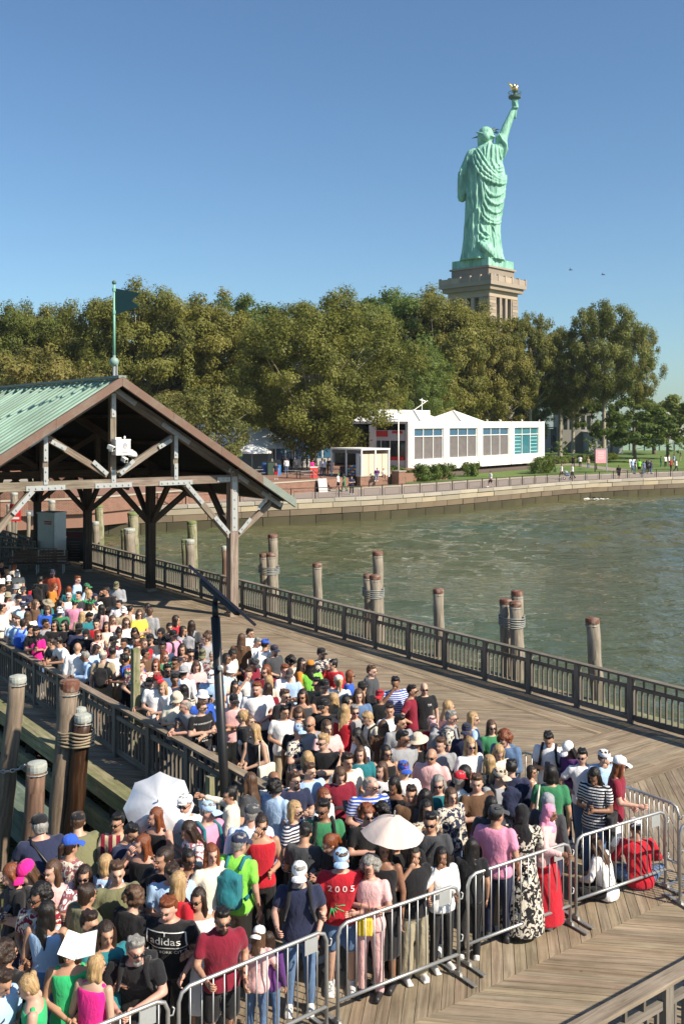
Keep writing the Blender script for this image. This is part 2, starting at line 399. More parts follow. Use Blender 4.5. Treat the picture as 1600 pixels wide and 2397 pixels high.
def glass(name, rgb, rough=.06, spec=.9):
    if name in MATS: return MATS[name]
    m, n, l, b = newmat(name); b.inputs['Base Color'].default_value = (*rgb, 1); b.inputs['Roughness'].default_value = rough
    b.inputs['Specular IOR Level'].default_value = spec; MATS[name] = m; return m
M_GLASS = glass('teal_window_glass', (.04,.16,.19)); M_GLASSB = glass('blue_window_glass', (.035,.10,.17)); M_GLASSD = glass('dark_window_glass', (.02,.03,.03))
def folds_(me):
    co = co_get(me); nr = nrm_get(me); o_ = np.array([noise.noise(Vector((c[0]*4, c[1]*4, c[2]*4))) for c in co]); co_set(me, co+nr*(o_*.12)[:,None]); return me
# ------------------------------------------------------------------ the setting: water, island, seawall
WZ = -1.8
def water():
    Ds = np.geomspace(11.0, 150.0, 640); As = np.linspace(-.56, .56, 360)
    D, A = np.meshgrid(Ds, As, indexing='ij'); X = D*np.tan(A); Y = D
    rng = np.random.RandomState(11); H = np.zeros_like(X)
    for k in range(54):
        wl_ = .55*(6/.55)**rng.rand(); th = R(258)+rng.normal()*.42; kx_ = 2*np.pi/wl_*math.cos(th); ky_ = 2*np.pi/wl_*math.sin(th); ph = rng.rand()*6.28
        amp = .0118*wl_**.60; cell = D*.004          # leave out what the grid cannot carry
        fade = np.clip((wl_-2.2*cell)/(2.2*cell), 0, 1)
        q = np.sin(kx_*X+ky_*Y+ph+.6*np.sin(X*.13+k)+.5*np.sin(Y*.11+k*2)); H += amp*fade*(q+.35*(q*q-.5))
    patch = .65+.5*np.sin(X*.09+1.3*np.sin(Y*.05))*np.sin(Y*.07+.8*np.sin(X*.06)+1); H *= patch
    nr, nc = X.shape; V = np.stack([X, Y, H+WZ], -1).reshape(-1,3)
    i = np.arange(nr*nc).reshape(nr,nc); F = np.stack([i[:-1,:-1], i[:-1,1:], i[1:,1:], i[1:,:-1]], -1).reshape(-1,4)
    me = bpy.data.meshes.new('water'); me.vertices.add(len(V)); me.vertices.foreach_set('co', V.ravel()); me.loops.add(F.size); me.loops.foreach_set('vertex_index', F.ravel())
    me.polygons.add(len(F)); me.polygons.foreach_set('loop_start', np.arange(len(F))*4); me.polygons.foreach_set('loop_total', np.full(len(F),4)); me.polygons.foreach_set('use_smooth', np.ones(len(F),bool)); me.update(calc_edges=True)
    me.materials.append(M_WATER); return link('water', me, None, kind='structure')
water(); MB().box((40, 180, WZ-.9), (1000, 860, .6)).obj('far_water', M_WATER, kind='structure')
SW = [(-75,44),(-40,61),(-20.2,72.6),(-6.9,79.9),(4.46,86.9),(14.5,96.3),(26.4,108),(40.2,116.5),(62,127),(95,140)]
def resample(P, step):
    P = [Vector((*p, 0)) for p in P]; out = [P[0]]; acc = 0
    # smooth the line first (Catmull-Rom)
    Q = []
    for i in range(len(P)-1):
        p0, p1, p2, p3 = P[max(i-1,0)], P[i], P[i+1], P[min(i+2, len(P)-1)]
        for k in range(20):
            t = k/20; Q.append(.5*((2*p1)+(-p0+p2)*t+(2*p0-5*p1+4*p2-p3)*t*t+(-p0+3*p1-3*p2+p3)*t**3))
    Q.append(P[-1]); last = Q[0]; out = [Q[0]]; need = step() if callable(step) else step
    for q in Q[1:]:
        while (q-last).length >= need:
            last = last + (q-last).normalized()*need; out.append(last.copy()); need = step() if callable(step) else step
    return out
SWL = resample(SW, 2.0)
def offs(line, d):
    out = []
    for i, p in enumerate(line):
        t = (line[min(i+1,len(line)-1)] - line[max(i-1,0)]).normalized(); out.append(p + Vector((-t.y, t.x, 0))*d)
    return out
def strip(a, b, z, name, mat, thick=.5, **tags):
    mb = MB(); n = len(a); vs = [(p.x,p.y,z) for p in a]+[(p.x,p.y,z) for p in b]+[(p.x,p.y,z-thick) for p in a]+[(p.x,p.y,z-thick) for p in b]
    fs = []
    for i in range(n-1):
        fs += [(i,i+1,n+i+1,n+i),(2*n+i,3*n+i,3*n+i+1,2*n+i+1),(i,2*n+i,2*n+i+1,i+1),(n+i,n+i+1,3*n+i+1,3*n+i)]
    fs += [(0,n,3*n,2*n),(n-1,3*n-1,4*n-1,2*n-1)]
    return mb.add(vs, fs).obj(name, mat, None, **tags)
strip(offs(SWL,.55), offs(SWL,9.5), .02, 'promenade', M_PAVE, kind='structure')
strip(offs(SWL,9.5), offs(SWL,10.0), .16, 'promenade_kerb', M_ST1, kind='structure')
far = [Vector((max(-430,min(500,p.x*4-20)), 560, 0)) for p in SWL]
sb_ = [q for q in offs(SWL,10.02) if 0 < q.x < 44]; sb2 = [q for q in offs(SWL,26) if 0 < q.x < 60][:len(sb_)]

strip(offs(SWL,10.0), far, .10, 'lawn_ground', M_GRASS, thick=2, kind='structure')
# seawall: four courses of blocks, each block its own part
wall = thing('seawall', 'long granite block seawall between the promenade and the water', 'seawall', (0,0,0))
wall['kind'] = 'structure'
strip(offs(SWL,.45), offs(SWL,1.2), -.02, 'wall_core', M_ST3, thick=2.4).parent = wall
for (z1, z0, mt, out_, ln) in ((.19,-.13,M_ST1,.0,(2.0,3.4)), (-.15,-.62,M_ST2,.07,(1.9,3.3)), (-.64,-1.14,M_ST3,.06,(1.7,2.9)), (-1.16,-2.0,M_ST4,-.08,(1.5,2.6))):
    pts = resample(SW, lambda: random.uniform(*ln))
    for a, b in zip(pts[:-1], pts[1:]):
        if a.x/a.y < -.5 or a.x/a.y > .42: continue
        t = (b-a).normalized(); nrm = Vector((-t.y, t.x, 0)); o = out_ + random.uniform(-.02,.03); L = (b-a).length
        c = (a+b)/2 + nrm*(o+.28)
        dz = random.uniform(-.012,.012)
        mb = MB(); mb.box((0,0,0), (L-.035, .56, z1-z0-.015))
        me = mb.mesh('block', mt)
        bm = bmesh.new(); bm.from_mesh(me); bmesh.ops.bevel(bm, geom=bm.edges[:], offset=.02, segments=1, affect='EDGES'); bm.to_mesh(me); bm.free()
        ob = link('block', me, wall); ob.location = (c.x, c.y, (z0+z1)/2+dz); ob.rotation_euler = (0,0,math.atan2(t.y,t.x))
# promenade railing
fence = thing('promenade_railing', 'bronze metal railing along the edge of the seawall promenade', 'railing')
rl = resample([(p.x,p.y) for p in offs(SWL,.8)], 2.3)
rl = [p for p in rl if -.42 < p.x/p.y < .40]
pm = MB().box((0,0,.55),(.09,.09,1.1)).mesh('post', M_BRONZE)
for i, p in enumerate(rl):
    o = link('post', pm, fence); o.location = (p.x,p.y,.0)
    if i+1 < len(rl):
        q = rl[i+1]; d = (q-p).normalized(); Z = Vector((0,0,1))
        MB().beam(p+Z*1.05, q+Z*1.05, .06, .06).obj('top_rail', M_BRONZE, fence)
        a = p+d*.28; b = q-d*.28; mb = MB()
        for u, v in ((a+Z*.2,b+Z*.2),(a+Z*.82,b+Z*.82)): mb.beam(u, v, .025, .03)
        for u in (a, b): mb.beam(u+Z*.22, u+Z*.80, .025, .025, up=(1,0,0))
        nb = 5
        mb.obj('panel_frame', M_BRONZE, fence)

# ------------------------------------------------------------------ white building with four window bays
BA = Vector((8.05,120.5,0)); BD = Vector((22.7,30,0)); BL = BD.length; bd = BD.normalized(); bn = Vector((-bd.y, bd.x, 0))   # bn points back-left
bld = thing('pavilion_building', 'long white flat-roofed building with four tall window bays above the promenade', 'building', BA, math.atan2(bd.y, bd.x))
def kx(xz):   # image column of zoom -> metres along the front
    r = (600 + xz/1.568 - CX)/FPX; return (BA.x - r*BA.y)/(r*bd.y - bd.x)
DEP = 16.0
ZB, ZT = .55, 6.68
wins = [(kx(a), kx(b)) for a, b in ((579,687),(708,810),(830,927),(946,1037))]
WT, WB = 5.82, 1.85
# local frame: x along the front, y into the building
def L(name, mb, mat, sm=False, parent=None, **t): return mb.obj(name, mat, parent or bld, sm, **t)
L('roof', MB().box((BL/2, DEP/2, ZT-.15), (BL, DEP, .3)), M_WHITEB)
L('floor_slab', MB().box((BL/2, DEP/2, ZB+.2), (BL-.02, DEP-.02, .4)), M_WHITEB)
mb = MB(); xs = [0]+[v for w in wins for v in w]+[BL]
mb.box((BL/2,.2,(WT+ZT-.3)/2+0),(BL,.4,ZT-.3-WT)); mb.box((BL/2,.2,(WB+ZB+.4)/2),(BL,.4,WB-ZB-.4))
for a, b in zip(xs[0::2], xs[1::2]): mb.box(((a+b)/2,.2,(WT+WB)/2),(b-a,.4,WT-WB))
L('front_wall', mb, M_WHITEB)
MB().prism([tuple((BA+bd*a_+bn*b_)[:2]) for a_,b_ in ((-1.5,-4.5),(BL*.78,-4.5),(BL+.5,-1.2),(BL+.5,6),(-1.5,6))], -.4, .125).obj('planting_bed', M_SOIL, None, kind='structure')
# thin panel joints as raised battens on the piers
for a, b in zip(xs[0::2], xs[1::2]):
    L('pilaster', MB().box(((a+b)/2,-.05,(ZT+ZB)/2),((b-a)*.42,.12,ZT-ZB-.02)), M_WHITEB)
L('back_wall', MB().box((BL/2,DEP-.2,(ZT+ZB)/2),(BL,.4,ZT-ZB-.7)), M_WHITEB)
L('right_wall', MB().box((BL-.2,DEP/2,(ZT+ZB)/2+.05),(.4,DEP-.8,ZT-ZB-.7)), M_WHITEB)
M_LOUV = plain('louvre_grey', (.50,.46,.445), .5, .0, .12, 3, .1, dirt=(.30,.22,.18), dirtamt=.5)
M_BLADE = plain('louvre_dark', (.34,.30,.28), .55, .0, .1, 3, .1)
for wi, (a, b) in enumerate(wins):
    w = L('window', MB().box(((a+b)/2,.36,(WT+WB)/2),(b-a,.04,WT-WB)), M_GLASSD)
    mb = MB(); TR = WT-1.0
    for k in range(4): mb.box((a+(b-a)*k/3+(.06 if k==0 else -.06 if k==3 else 0),.16,(WT+WB)/2),(.12,.16,WT-WB))
    for z in (WT-.05, TR, WB+.05): mb.box(((a+b)/2,.15,z),(b-a-.01,.155,.1))
    L('frame', mb, M_WHITE, parent=w); w.location.y = .09
    for k in range(3):
        x0 = a+(b-a)*k/3+.07; x1 = a+(b-a)*(k+1)/3-.07
        L('pane', MB().box(((x0+x1)/2,.22,(WT-.1+TR+.05)/2),(x1-x0,.03,WT-TR-.16)), M_GLASSB if wi < 3 else M_GLASS, parent=w)
        if wi < 3:
            mb = MB(); nz = 26
            for q in range(nz):
                z = WB+.14+(TR-WB-.2)*q/nz
                M = Matrix.Translation(((x0+x1)/2,.17,z+.05)) @ Matrix.Rotation(R(-40),4,'X'); mb.box(None,(x1-x0,.11,.012),M=M,mi=0)
            L('louvre', mb, M_LOUV, parent=w, kind='stuff')
            L('louvre_backing', MB().box(((x0+x1)/2,.245,(TR+WB)/2),(x1-x0,.03,TR-WB-.1)), M_BLADE, parent=w)
        else:
            L('pane', MB().box(((x0+x1)/2,.22,(TR+WB)/2),(x1-x0,.03,TR-WB-.16)), M_GLASS, parent=w)
            if k != 1:
                for q in range(5): L('shelf', MB().box(((x0+x1)/2,.195,WB+.5+q*.52),(x1-x0-.25,.02,.09)), plain('pale_teal',(.30,.62,.60),.5), parent=w)
for k in range(13): L('panel_joint', MB().box((1.4+k*(BL-2.8)/12,-.004,(WT+ZT)/2+.02),(.035,.02,ZT-WT-.1)), plain('joint_grey',(.45,.44,.41),.7))
for k in range(13): L('panel_joint', MB().box((1.4+k*(BL-2.8)/12,-.004,(WB+ZB)/2),(.035,.02,WB-ZB-.1)), plain('joint_grey',(.45,.44,.41),.7))
# left end: recessed glazed wall with the red and white banner bands
M_REDP = plain('red_panel', (.62,.03,.03), .5, 0, .08, 1, .05); M_GREYP = plain('pale_panel', (.60,.62,.66), .5, 0, .08, 1, .05)
L('corner_column', MB().box((.25,5.45,(ZT+ZB)/2-.2),(.5,.8,ZT-ZB-.5)), M_WHITEB)
L('side_wall', MB().box((.5,2.7+.4,1.15),(.2,4.7,1.15)), M_GREYP)
L('side_glazing', MB().box((.55,2.9,3.1),(.08,4.3,2.7)), M_GLASSD)
L('red_band', MB().box((.42,4.2,5.15),(.06,1.8,.75)), M_REDP); L('red_band', MB().box((.40,1.9,5.35),(.06,1.5,.3)), M_REDP)
L('pale_band', MB().box((.46,2.9,4.95),(.04,4.3,1.3)), M_GREYP)
L('red_band', MB().box((.38,3.0,2.1),(.06,4.3,.45)), M_REDP); L('pale_band', MB().box((.41,2.9,1.5),(.05,4.3,.9)), M_GREYP); L('red_band', MB().box((.36,3.4,.95),(.05,2.6,.3)), M_REDP)
for q in range(3): L('mullion', MB().box((.40,1.6+q*1.35,3.1),(.09,.08,2.6)), M_WHITE)
L('rear_wing_wall', MB().box((-6.5,13.2,3.2),(13,4,4.9)), plain('wing_wall',(.30,.31,.30),.6)); L('rear_wing_glass', MB().box((-6.5,11.15,3.4),(11,.06,2.6)), M_GLASSB)
for q in range(7): L('mullion', MB().box((-11.8+q*1.8,11.08,3.4),(.12,.08,2.6)), M_WHITE)
# roof tent lights and plant block
def pyr(mb, cx, cy, w, d, z0, z1):
    mb.add([(cx-w/2,cy-d/2,z0),(cx+w/2,cy-d/2,z0),(cx+w/2,cy+d/2,z0),(cx-w/2,cy+d/2,z0),(cx,cy,z1)], [(0,1,4),(1,2,4),(2,3,4),(3,0,4),(3,2,1,0)])
    for a in ((-1,-1),(1,-1),(1,1),(-1,1)): mb.beam((cx+a[0]*w/2,cy+a[1]*d/2,z0+.03),(cx,cy,z1+.03),.12,.08)
for cx, cy in ((20.8,6.0),(10.5,6.0),(3.2,6.0)):
    mb = MB(); pyr(mb, cx, cy, 6.2, 6.2, ZT+.01, ZT+1.55); L('roof_pyramid', mb, M_WHITEB)
mb = MB()
for q in range(9): mb.box((15.5,12.5,ZT+.1+q*.18),(12.5,4,.16-.02*(q%2)))
L('plant_screen', mb, M_WHITEB)
mb = MB(); mb.beam((17.2,9,ZT+.0),(17.2,9,ZT+3.3),.09,.09,up=(1,0,0)); mb.beam((15.2,9.2,ZT+1.5),(18.4,8.8,ZT+3.0),.07,.07); mb.beam((16.7,9,ZT+3.1),(17.9,9,ZT+2.9),.3,.12); L('roof_antenna', mb, M_WHITE)
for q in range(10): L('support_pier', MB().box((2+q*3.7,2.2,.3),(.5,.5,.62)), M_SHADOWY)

# ------------------------------------------------------------------ terrace, brick walls, kiosk at the left of the building
TW = [G(-120,1215), G(200,1203), G(430,1180), G(560,1166), G(748,1151)]
ter = [(p.x,p.y) for p in TW]
def wallrun(name, label, pts, h, th, mat, cope=None, cat='wall', copeh=.1, z0=0):
    o = thing(name, label, cat)
    mb = MB(); mc = MB()
    for a, b in zip(pts[:-1], pts[1:]):
        a = Vector((a[0],a[1],0)); b = Vector((b[0],b[1],0)); t = (b-a).normalized(); nn = Vector((-t.y,t.x,0)); c = (a+b)/2+nn*th/2; Ln = (b-a).length
        M = Matrix.Translation((c.x,c.y,z0+h/2)) @ Matrix.Rotation(math.atan2(t.y,t.x),4,'Z'); mb.box(None,(Ln,th,h),M=M)
        M = Matrix.Translation((c.x,c.y,z0+h+copeh/2)) @ Matrix.Rotation(math.atan2(t.y,t.x),4,'Z'); mc.box(None,(Ln+.05,th+.12,copeh),M=M)
    mb.obj('brickwork', mat, o)
    if cope: mc.obj('coping', cope, o)
    return o
wallrun('terrace_wall', 'low red brick terrace wall with pale coping left of the kiosk steps', ter, 1.05, .4, M_BRICK, M_ST1)
tp = [(p.x,p.y) for p in TW]; tn = Vector((-.55,.83,0))
poly = tp + [(G(843,1141).x+.2, G(843,1141).y+2.5), (12,112), (2,135), (-60,130), (-70,80)]
MB().prism([(x-.0,y+.35) for x,y in poly], -1, 1.02).obj('terrace', M_PAVER, None, kind='structure')
kw = [(G(843,1143).x,G(843,1143).y),(G(921,1137).x,G(921,1137).y)]
wallrun('kiosk_wall', 'short red brick seat wall below the cream kiosk, two people sitting on it', kw, 1.12, .45, M_BRICK, M_ST1)
p = G(932,1138); o = thing('brick_pier', 'square red brick pier with stone cap at the end of the kiosk wall', 'pillar', (p.x,p.y,0), R(45))
MB().box((0,0,.75),(1.0,1.0,1.5)).obj('brickwork', M_BRICK, o); MB().box((0,0,1.56),(1.14,1.14,.12)).obj('cap', M_ST1, o)
p = G(790,1148); o = thing('terrace_steps', 'flight of brick steps up to the terrace beside the kiosk', 'steps', (p.x,p.y,0), R(33))
for k in range(6): MB().box((0,.2+k*.33,.08+k*.085),(3.2,.34,.17+k*.17)).obj('step', M_PAVER, o)
mb = MB()
for x in (-1.5,1.5): mb.tube([(x,0,.0),(x,0,.95),(x,2.1,1.95),(x,2.1,1.0)], .03, 6)
mb.obj('handrail', M_BLACK, o)
# brick gate building far left behind the canopy
o = thing('brick_gatehouse', 'red brick building with square pillars behind the canopy posts at the pier head', 'building', (0,0,0))
for (xa, xb, yb, h, dd) in ((-160,96,1208,2.3,3),(118,152,1203,2.9,.8),(-60,20,1200,3.2,4)):
    a = G(xa,yb); b = G(xb,yb); MB().box(((a.x+b.x)/2,(a.y+b.y)/2+dd/2,h/2),(b.x-a.x,dd,h)).obj('brick_wall', M_BRICK, o)
    MB().box(((a.x+b.x)/2,(a.y+b.y)/2+dd/2-.02,h+.09),(b.x-a.x+.2,dd+.2,.18)).obj('stone_band', M_ST1, o)
    MB().box(((a.x+b.x)/2,(a.y+b.y)/2+dd/2-.04,.2),(b.x-a.x+.06,dd+.06,.4)).obj('plinth', plain('grey_plinth',(.2,.21,.22),.8), o)
# kiosk
kc = Vector((1.95,99.3,1.02)); ko = thing('kiosk', 'cream panelled snack kiosk with open shaded side and flat white roof', 'kiosk', kc, R(37))
M_CREAM = plain('cream_panel', (.56,.50,.37), .6, 0, .08, 2, .08)
KW, KD, KH = 3.55, 5.0, 2.75
MB().box((KW/2,KD/2,KH+.08),(KW+.2,KD+.2,.16)).obj('roof', M_WHITEB, ko)
for k in range(4):
    x0 = .05+k*KW/4
    MB().box((x0+KW/8,0.06,KH/2-.15),(KW/4-.06,.06,KH-.5)).obj('panel', M_CREAM, ko)
for x, y in ((0,0),(KW/2,0),(KW,0),(0,KD),(KW,KD),(0,KD/2)): MB().box((x,y,KH/2),(.14,.14,KH)).obj('column', M_WHITEB, ko)
MB().box((KW-.1,KD/2,KH/2),(.06,KD-.2,KH-.1)).obj('rear_wall', M_CREAM, ko)
MB().box((.02,KD/2,KH-.2),(.1,KD-.1,.3)).obj('sign_board', plain('kiosk_fascia',(.10,.12,.11),.6), ko)
mb = MB(); pts = [(.0+.08*math.sin(k*1.3),.25+.07*k,0) for k in range(9)]
for a, b in zip(pts[:-1], pts[1:]): mb.beam(Vector(a)+Vector((0,0,1.25)), Vector(b)+Vector((0,0,1.25)), .03, 2.4)
mb.obj('curtain', plain('white_curtain',(.62,.62,.62),.8), ko)
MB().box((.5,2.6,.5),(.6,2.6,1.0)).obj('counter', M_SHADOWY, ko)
for k in range(4):
    for q in range(7):
        MB().box((.12+.02*q,1.2+.26*q,.25+k*.28),(.12,.2,.2)).obj('snack_pack', plain('snack_%d'%((q*3+k)%5), [(.5,.05,.05),(.05,.15,.5),(.6,.45,.05),(.05,.3,.4),(.5,.5,.5)][(q*3+k)%5], .5), ko)
# white flagstaff lamp in front of the building
p = G(932,1128); o = thing('lamp_post', 'slim white lamp post in front of the white building corner', 'lamp post', (p.x,p.y,0))
MB().tube([(0,0,0),(0,0,8.4-0.8)],[.09,.06],8).obj('pole', M_WHITE, o, True); MB().box((-.5,0,6.9),(.9,.12,.1)).box((-1.0,0,6.85),(.5,.3,.12)).obj('lamp_head', M_GALV, o)
# white marquee, umbrellas, tables, bins
p = G(535,1108,1.0); o = thing('white_marquee', 'large cream peaked marquee roof behind the terrace umbrellas', 'tent', (p.x,p.y+6,1.0), R(20))
mb = MB(); mb.add([(-6,-4,2.6),(6,-4,2.6),(6,4,2.6),(-6,4,2.6),(-5.0,0,5.4),(3.8,0,4.9)],[(0,1,5,4),(1,2,5),(2,3,4,5),(3,0,4),(3,2,1,0)]); mb.obj('canopy', M_WHITEB, o)
for x in (-5.8,5.8):
    for y in (-3.8,3.8): MB().tube([(x,y,0),(x,y,2.6)],.07,6).obj('leg', M_WHITE, o)
def patio_umbrella(x, y, lab, r=2.1, dirt=0):
    p = G(x, y, 1.02); o = thing('patio_umbrella', lab, 'umbrella', p, random.random(), 'umbrellas on the terrace')
    mb = MB(); n = 8; vs = [(0,0,3.25)]; 
    for k in range(n): a = 2*math.pi*k/n; vs.append((r*.5*math.cos(a), r*.5*math.sin(a), 2.95))
    for k in range(n): a = 2*math.pi*k/n; vs.append((r*math.cos(a), r*math.sin(a), 2.45))
    for k in range(n): a = 2*math.pi*k/n; vs.append((r*math.cos(a), r*math.sin(a), 2.25))
    fs = []
    for k in range(n):
        q = (k+1)%n; fs += [(0,1+k,1+q),(1+k,1+n+k,1+n+q,1+q),(1+n+k,1+2*n+k,1+2*n+q,1+n+q)]
    mb.add(vs, fs); mb.obj('canopy', M_WHITE if not dirt else plain('grey_canvas',(.42,.43,.44),.7), o)
    MB().tube([(0,0,0),(0,0,3.2)],.035,6).obj('pole', M_GALV, o); MB().lathe([(.35,0),(.35,.08),(.05,.12)],n=10).obj('base', M_BLACK, o)
patio_umbrella(590,1110,'white square terrace umbrella nearest the canopy eave'); patio_umbrella(556,1098,'grey terrace umbrella behind the white one by the marquee',2.2,1); patio_umbrella(617,1095,'white terrace umbrella behind the litter bins',2.0)
TABL = ['beside the eave of the canopy','in front of the white person','right of the blue bin','by the red sign board','under the plane tree trunk','near the kiosk opening']
for k, (x, y) in enumerate(((597,1117),(612,1110),(683,1119),(716,1120),(660,1104),(735,1106))):
    p = G(x, y, 1.02); o = thing('picnic_table', 'grey metal picnic table on the terrace '+TABL[k], 'table', p, random.random()*3, 'terrace picnic tables')
    MB().box((0,0,.74),(1.7,.8,.05)).obj('table_top', M_GALV, o); MB().box((0,.62,.44),(1.5,.25,.04)).obj('bench_seat', M_GALV, o); MB().box((0,-.62,.44),(1.5,.25,.04)).obj('bench_seat', M_GALV, o)
    for x_ in (-.7,.7): MB().beam((x_,0,0),(x_,0,.72),.06,.06,up=(1,0,0)).beam((x_,-.6,.4),(x_,.6,.4),.05,.05).obj('leg', M_BLACK, o)
for (x, y, c, w, h, lab, d) in ((622,1111,'blue_bin',.8,1.3,'blue litter bin left of the dark green bin on the terrace',(.03,.12,.35)),(635,1112,'green_bin',.9,1.35,'dark green litter bin between two blue bins on the terrace',(.03,.06,.04)),(651,1112,'cyan_bin',.5,1.1,'bright blue bin right of the dark green bin',(.03,.2,.5)),(734,1119,'red_board',.75,1.05,'red and white upright sign board on the terrace edge',(.55,.05,.04))):
    p = G(x,y,1.02); o = thing('litter_bin' if 'bin' in c else 'sign_board', lab, 'bin' if 'bin' in c else 'sign', p, .3)
    MB().box((0,0,h/2),(w,w*.8 if 'bin' in c else .12,h)).obj('body', plain(c,d,.5), o); MB().box((0,0,h+.04),(w+.05,w*.8+.05 if 'bin' in c else .16,.08)).obj('lid', M_BLACK if 'bin' in c else M_WHITE, o)
p = G(755,1152); o = thing('easel_board', 'grey A-frame notice board leaning at the end of the brick wall', 'sign', p, R(25))
MB().box(None,(.9,.05,1.3),M=Matrix.Translation((0,0,.64))@Matrix.Rotation(R(-14),4,'X')).obj('board', M_LOUV, o); MB().box(None,(.9,.04,1.3),M=Matrix.Translation((0,.32,.64))@Matrix.Rotation(R(14),4,'X')).obj('back_board', M_BLACK, o)
p = G(943,1135); o = thing('green_post', 'short dark green post box beside the brick pier', 'bin', p); MB().lathe([(.28,0),(.28,.75),(.32,.78),(.05,1.0)],n=12).obj('body', plain('green_metal',(.02,.09,.06),.4), o)
p = G(1396,1168,WZ); o = thing('rock', 'dark wet rock breaking the water with pale foam near the seawall', 'rock', p); mb = MB(); mb.ell((0,0,0),(1.1,.5,.22)); mb.ell((-.5,.1,.05),(.4,.3,.2)); link('stone', folds_(remesh(mb,.06,2,.5,[M_ST4])), o); mb = MB(); mb.ell((-1.2,-.1,.03),(.9,.25,.07)); mb.ell((.3,-.5,.03),(1.2,.12,.06)); link('foam', folds_(remesh(mb,.05,1,.5,[M_WHITE])), o)
# pink sign board on the lawn
p = G(1405,1107); o = thing('lawn_sign', 'pink notice board on two grey posts at the lawn edge', 'sign', p, R(12))
MB().box((0,0,2.15),(1.5,.06,1.75)).obj('board', plain('pink_print',(.72,.30,.33),.5), o); 
for x in (-.82,.82): MB().box((x,0,1.6),(.12,.12,3.2)).obj('post', M_BLACK if x < 0 else M_GALV, o)
MB().box((0,0,3.12),(1.76,.1,.1)).obj('top_rail', M_GALV, o)
for k in range(5): MB().box((0,-.04,2.7-k*.22),(1.0-.12*(k%3),.01,.05)).obj('print_line', M_WHITE, o)
p = G(1480,1102); o = thing('ticket_board', 'white slanted information panel beside the strolling group', 'sign', p); MB().box(None,(.9,.08,1.1),M=Matrix.Translation((0,0,1.0))@Matrix.Rotation(R(-20),4,'X')).obj('panel', M_WHITE, o); MB().box((0,.1,.5),(.2,.1,1.0)).obj('stand', M_BLACK, o)
# far buildings and fence on the right behind the lawn
for (x0, x1, y0, z1, D, lab, c) in ((1315,1390,930,0,210,'flat-roofed building with pale roof glimpsed between the tree crowns',(.26,.25,.23)),(1380,1460,1010,0,205,'grey low building behind the tree trunks on the lawn',(.30,.33,.33)),(1290,1345,1000,0,215,'dark grey low building behind the lawn trees',(.16,.18,.19)),(1545,1680,944,0,330,'distant pale flat building beyond the right-hand trees',(.50,.47,.42))):
    X0 = (x0-CX)/FPX*D; X1 = (x1-CX)/FPX*D; zt = CAMZ+(HY-y0)*D/FPX
    o = thing('low_building', lab, 'building', ((X0+X1)/2, D+5, 0)); mm = plain('wall_%d'%x0, c, .8)
    MB().box((0,0,zt/2-.2),(X1-X0,8,zt-.4)).obj('wall', mm, o); MB().box((0,0,zt-.1),(X1-X0+.8,8.8,.2)).obj('roof', M_WHITEB if x0 != 1290 else mm, o)
    for k in range(5): MB().box(((k-2)*(X1-X0)/5.5,-4.02,zt*.55),((X1-X0)/9,.06,zt*.25)).obj('window', M_GLASSD, o)
ff = thing('chain_fence', 'pale green mesh fence far behind the lawn trees', 'fence')
for k in range(24):
    x = 62+k*3.4; MB().box((x,225,1.0),(.12,.12,2.4)).obj('post', M_GALV, ff)
MB().box((101,225.1,1.15),(80,.03,2.0)).obj('mesh_panel', plain('green_mesh',(.30,.42,.34),.8), ff)
# paths and hedges on the lawn
hp_ = [G(1270,1078), G(1400,1080), G(1600,1078)]
a = [G(1200,1096), G(1330,1088), G(1480,1103)]
strip([Vector((p.x,p.y,0)) for p in (G(1260,1088),G(1340,1091),G(1450,1107))], [Vector((p.x,p.y,0)) for p in (G(1260,1084),G(1345,1087),G(1490,1103))], .115, 'lawn_path', M_PAVE, thick=.2, kind='structure')

# ------------------------------------------------------------------ vegetation
def leaf_mat(name, cs, trans=.46):
    m, n, l, b = newmat(name); at = n.new('ShaderNodeAttribute'); at.attribute_name = 'leafcol'
    r = ramp(n, [(0, cs[0]), (.45, cs[1]), (.8, cs[2]), (1, cs[3])]); l.new(at.outputs['Fac'], r.inputs[0])
    oi = n.new('ShaderNodeObjectInfo'); rr = ramp(n, [(0, (.80,.90,.85)), (1, (1.15,1.05,1.0))]); l.new(oi.outputs['Random'], rr.inputs[0])
    c = mixc(n, l, 1.0, r.outputs[0], rr.outputs[0], 'MULTIPLY')
    l.new(c, b.inputs['Base Color']); b.inputs['Roughness'].default_value = .55; b.inputs['Specular IOR Level'].default_value = .35
    tr = n.new('ShaderNodeBsdfTranslucent'); l.new(c, tr.inputs[0]); mx = n.new('ShaderNodeMixShader'); mx.inputs[0].default_value = trans
    l.new(b.outputs[0], mx.inputs[1]); l.new(tr.outputs[0], mx.inputs[2]); l.new(mx.outputs[0], n['Material Output'].inputs[0]); return m
L_OLIVE = leaf_mat('plane_leaves', [(.105,.120,.024),(.180,.190,.036),(.245,.240,.050),(.33,.30,.085)])
L_YELL = leaf_mat('yellowing_leaves', [(.11,.12,.032),(.19,.19,.05),(.27,.25,.07),(.36,.31,.11)])
L_GREEN = leaf_mat('green_leaves', [(.075,.115,.022),(.13,.18,.034),(.18,.225,.044),(.24,.26,.065)])
M_BARK = plain('pale_bark', (.30,.27,.20), .85, 0, .45, 1.2, .4, .05, dirt=(.13,.10,.07), dirtamt=.8)
M_BARKD = plain('grey_bark', (.13,.105,.08), .9, 0, .35, 2, .4, .05)
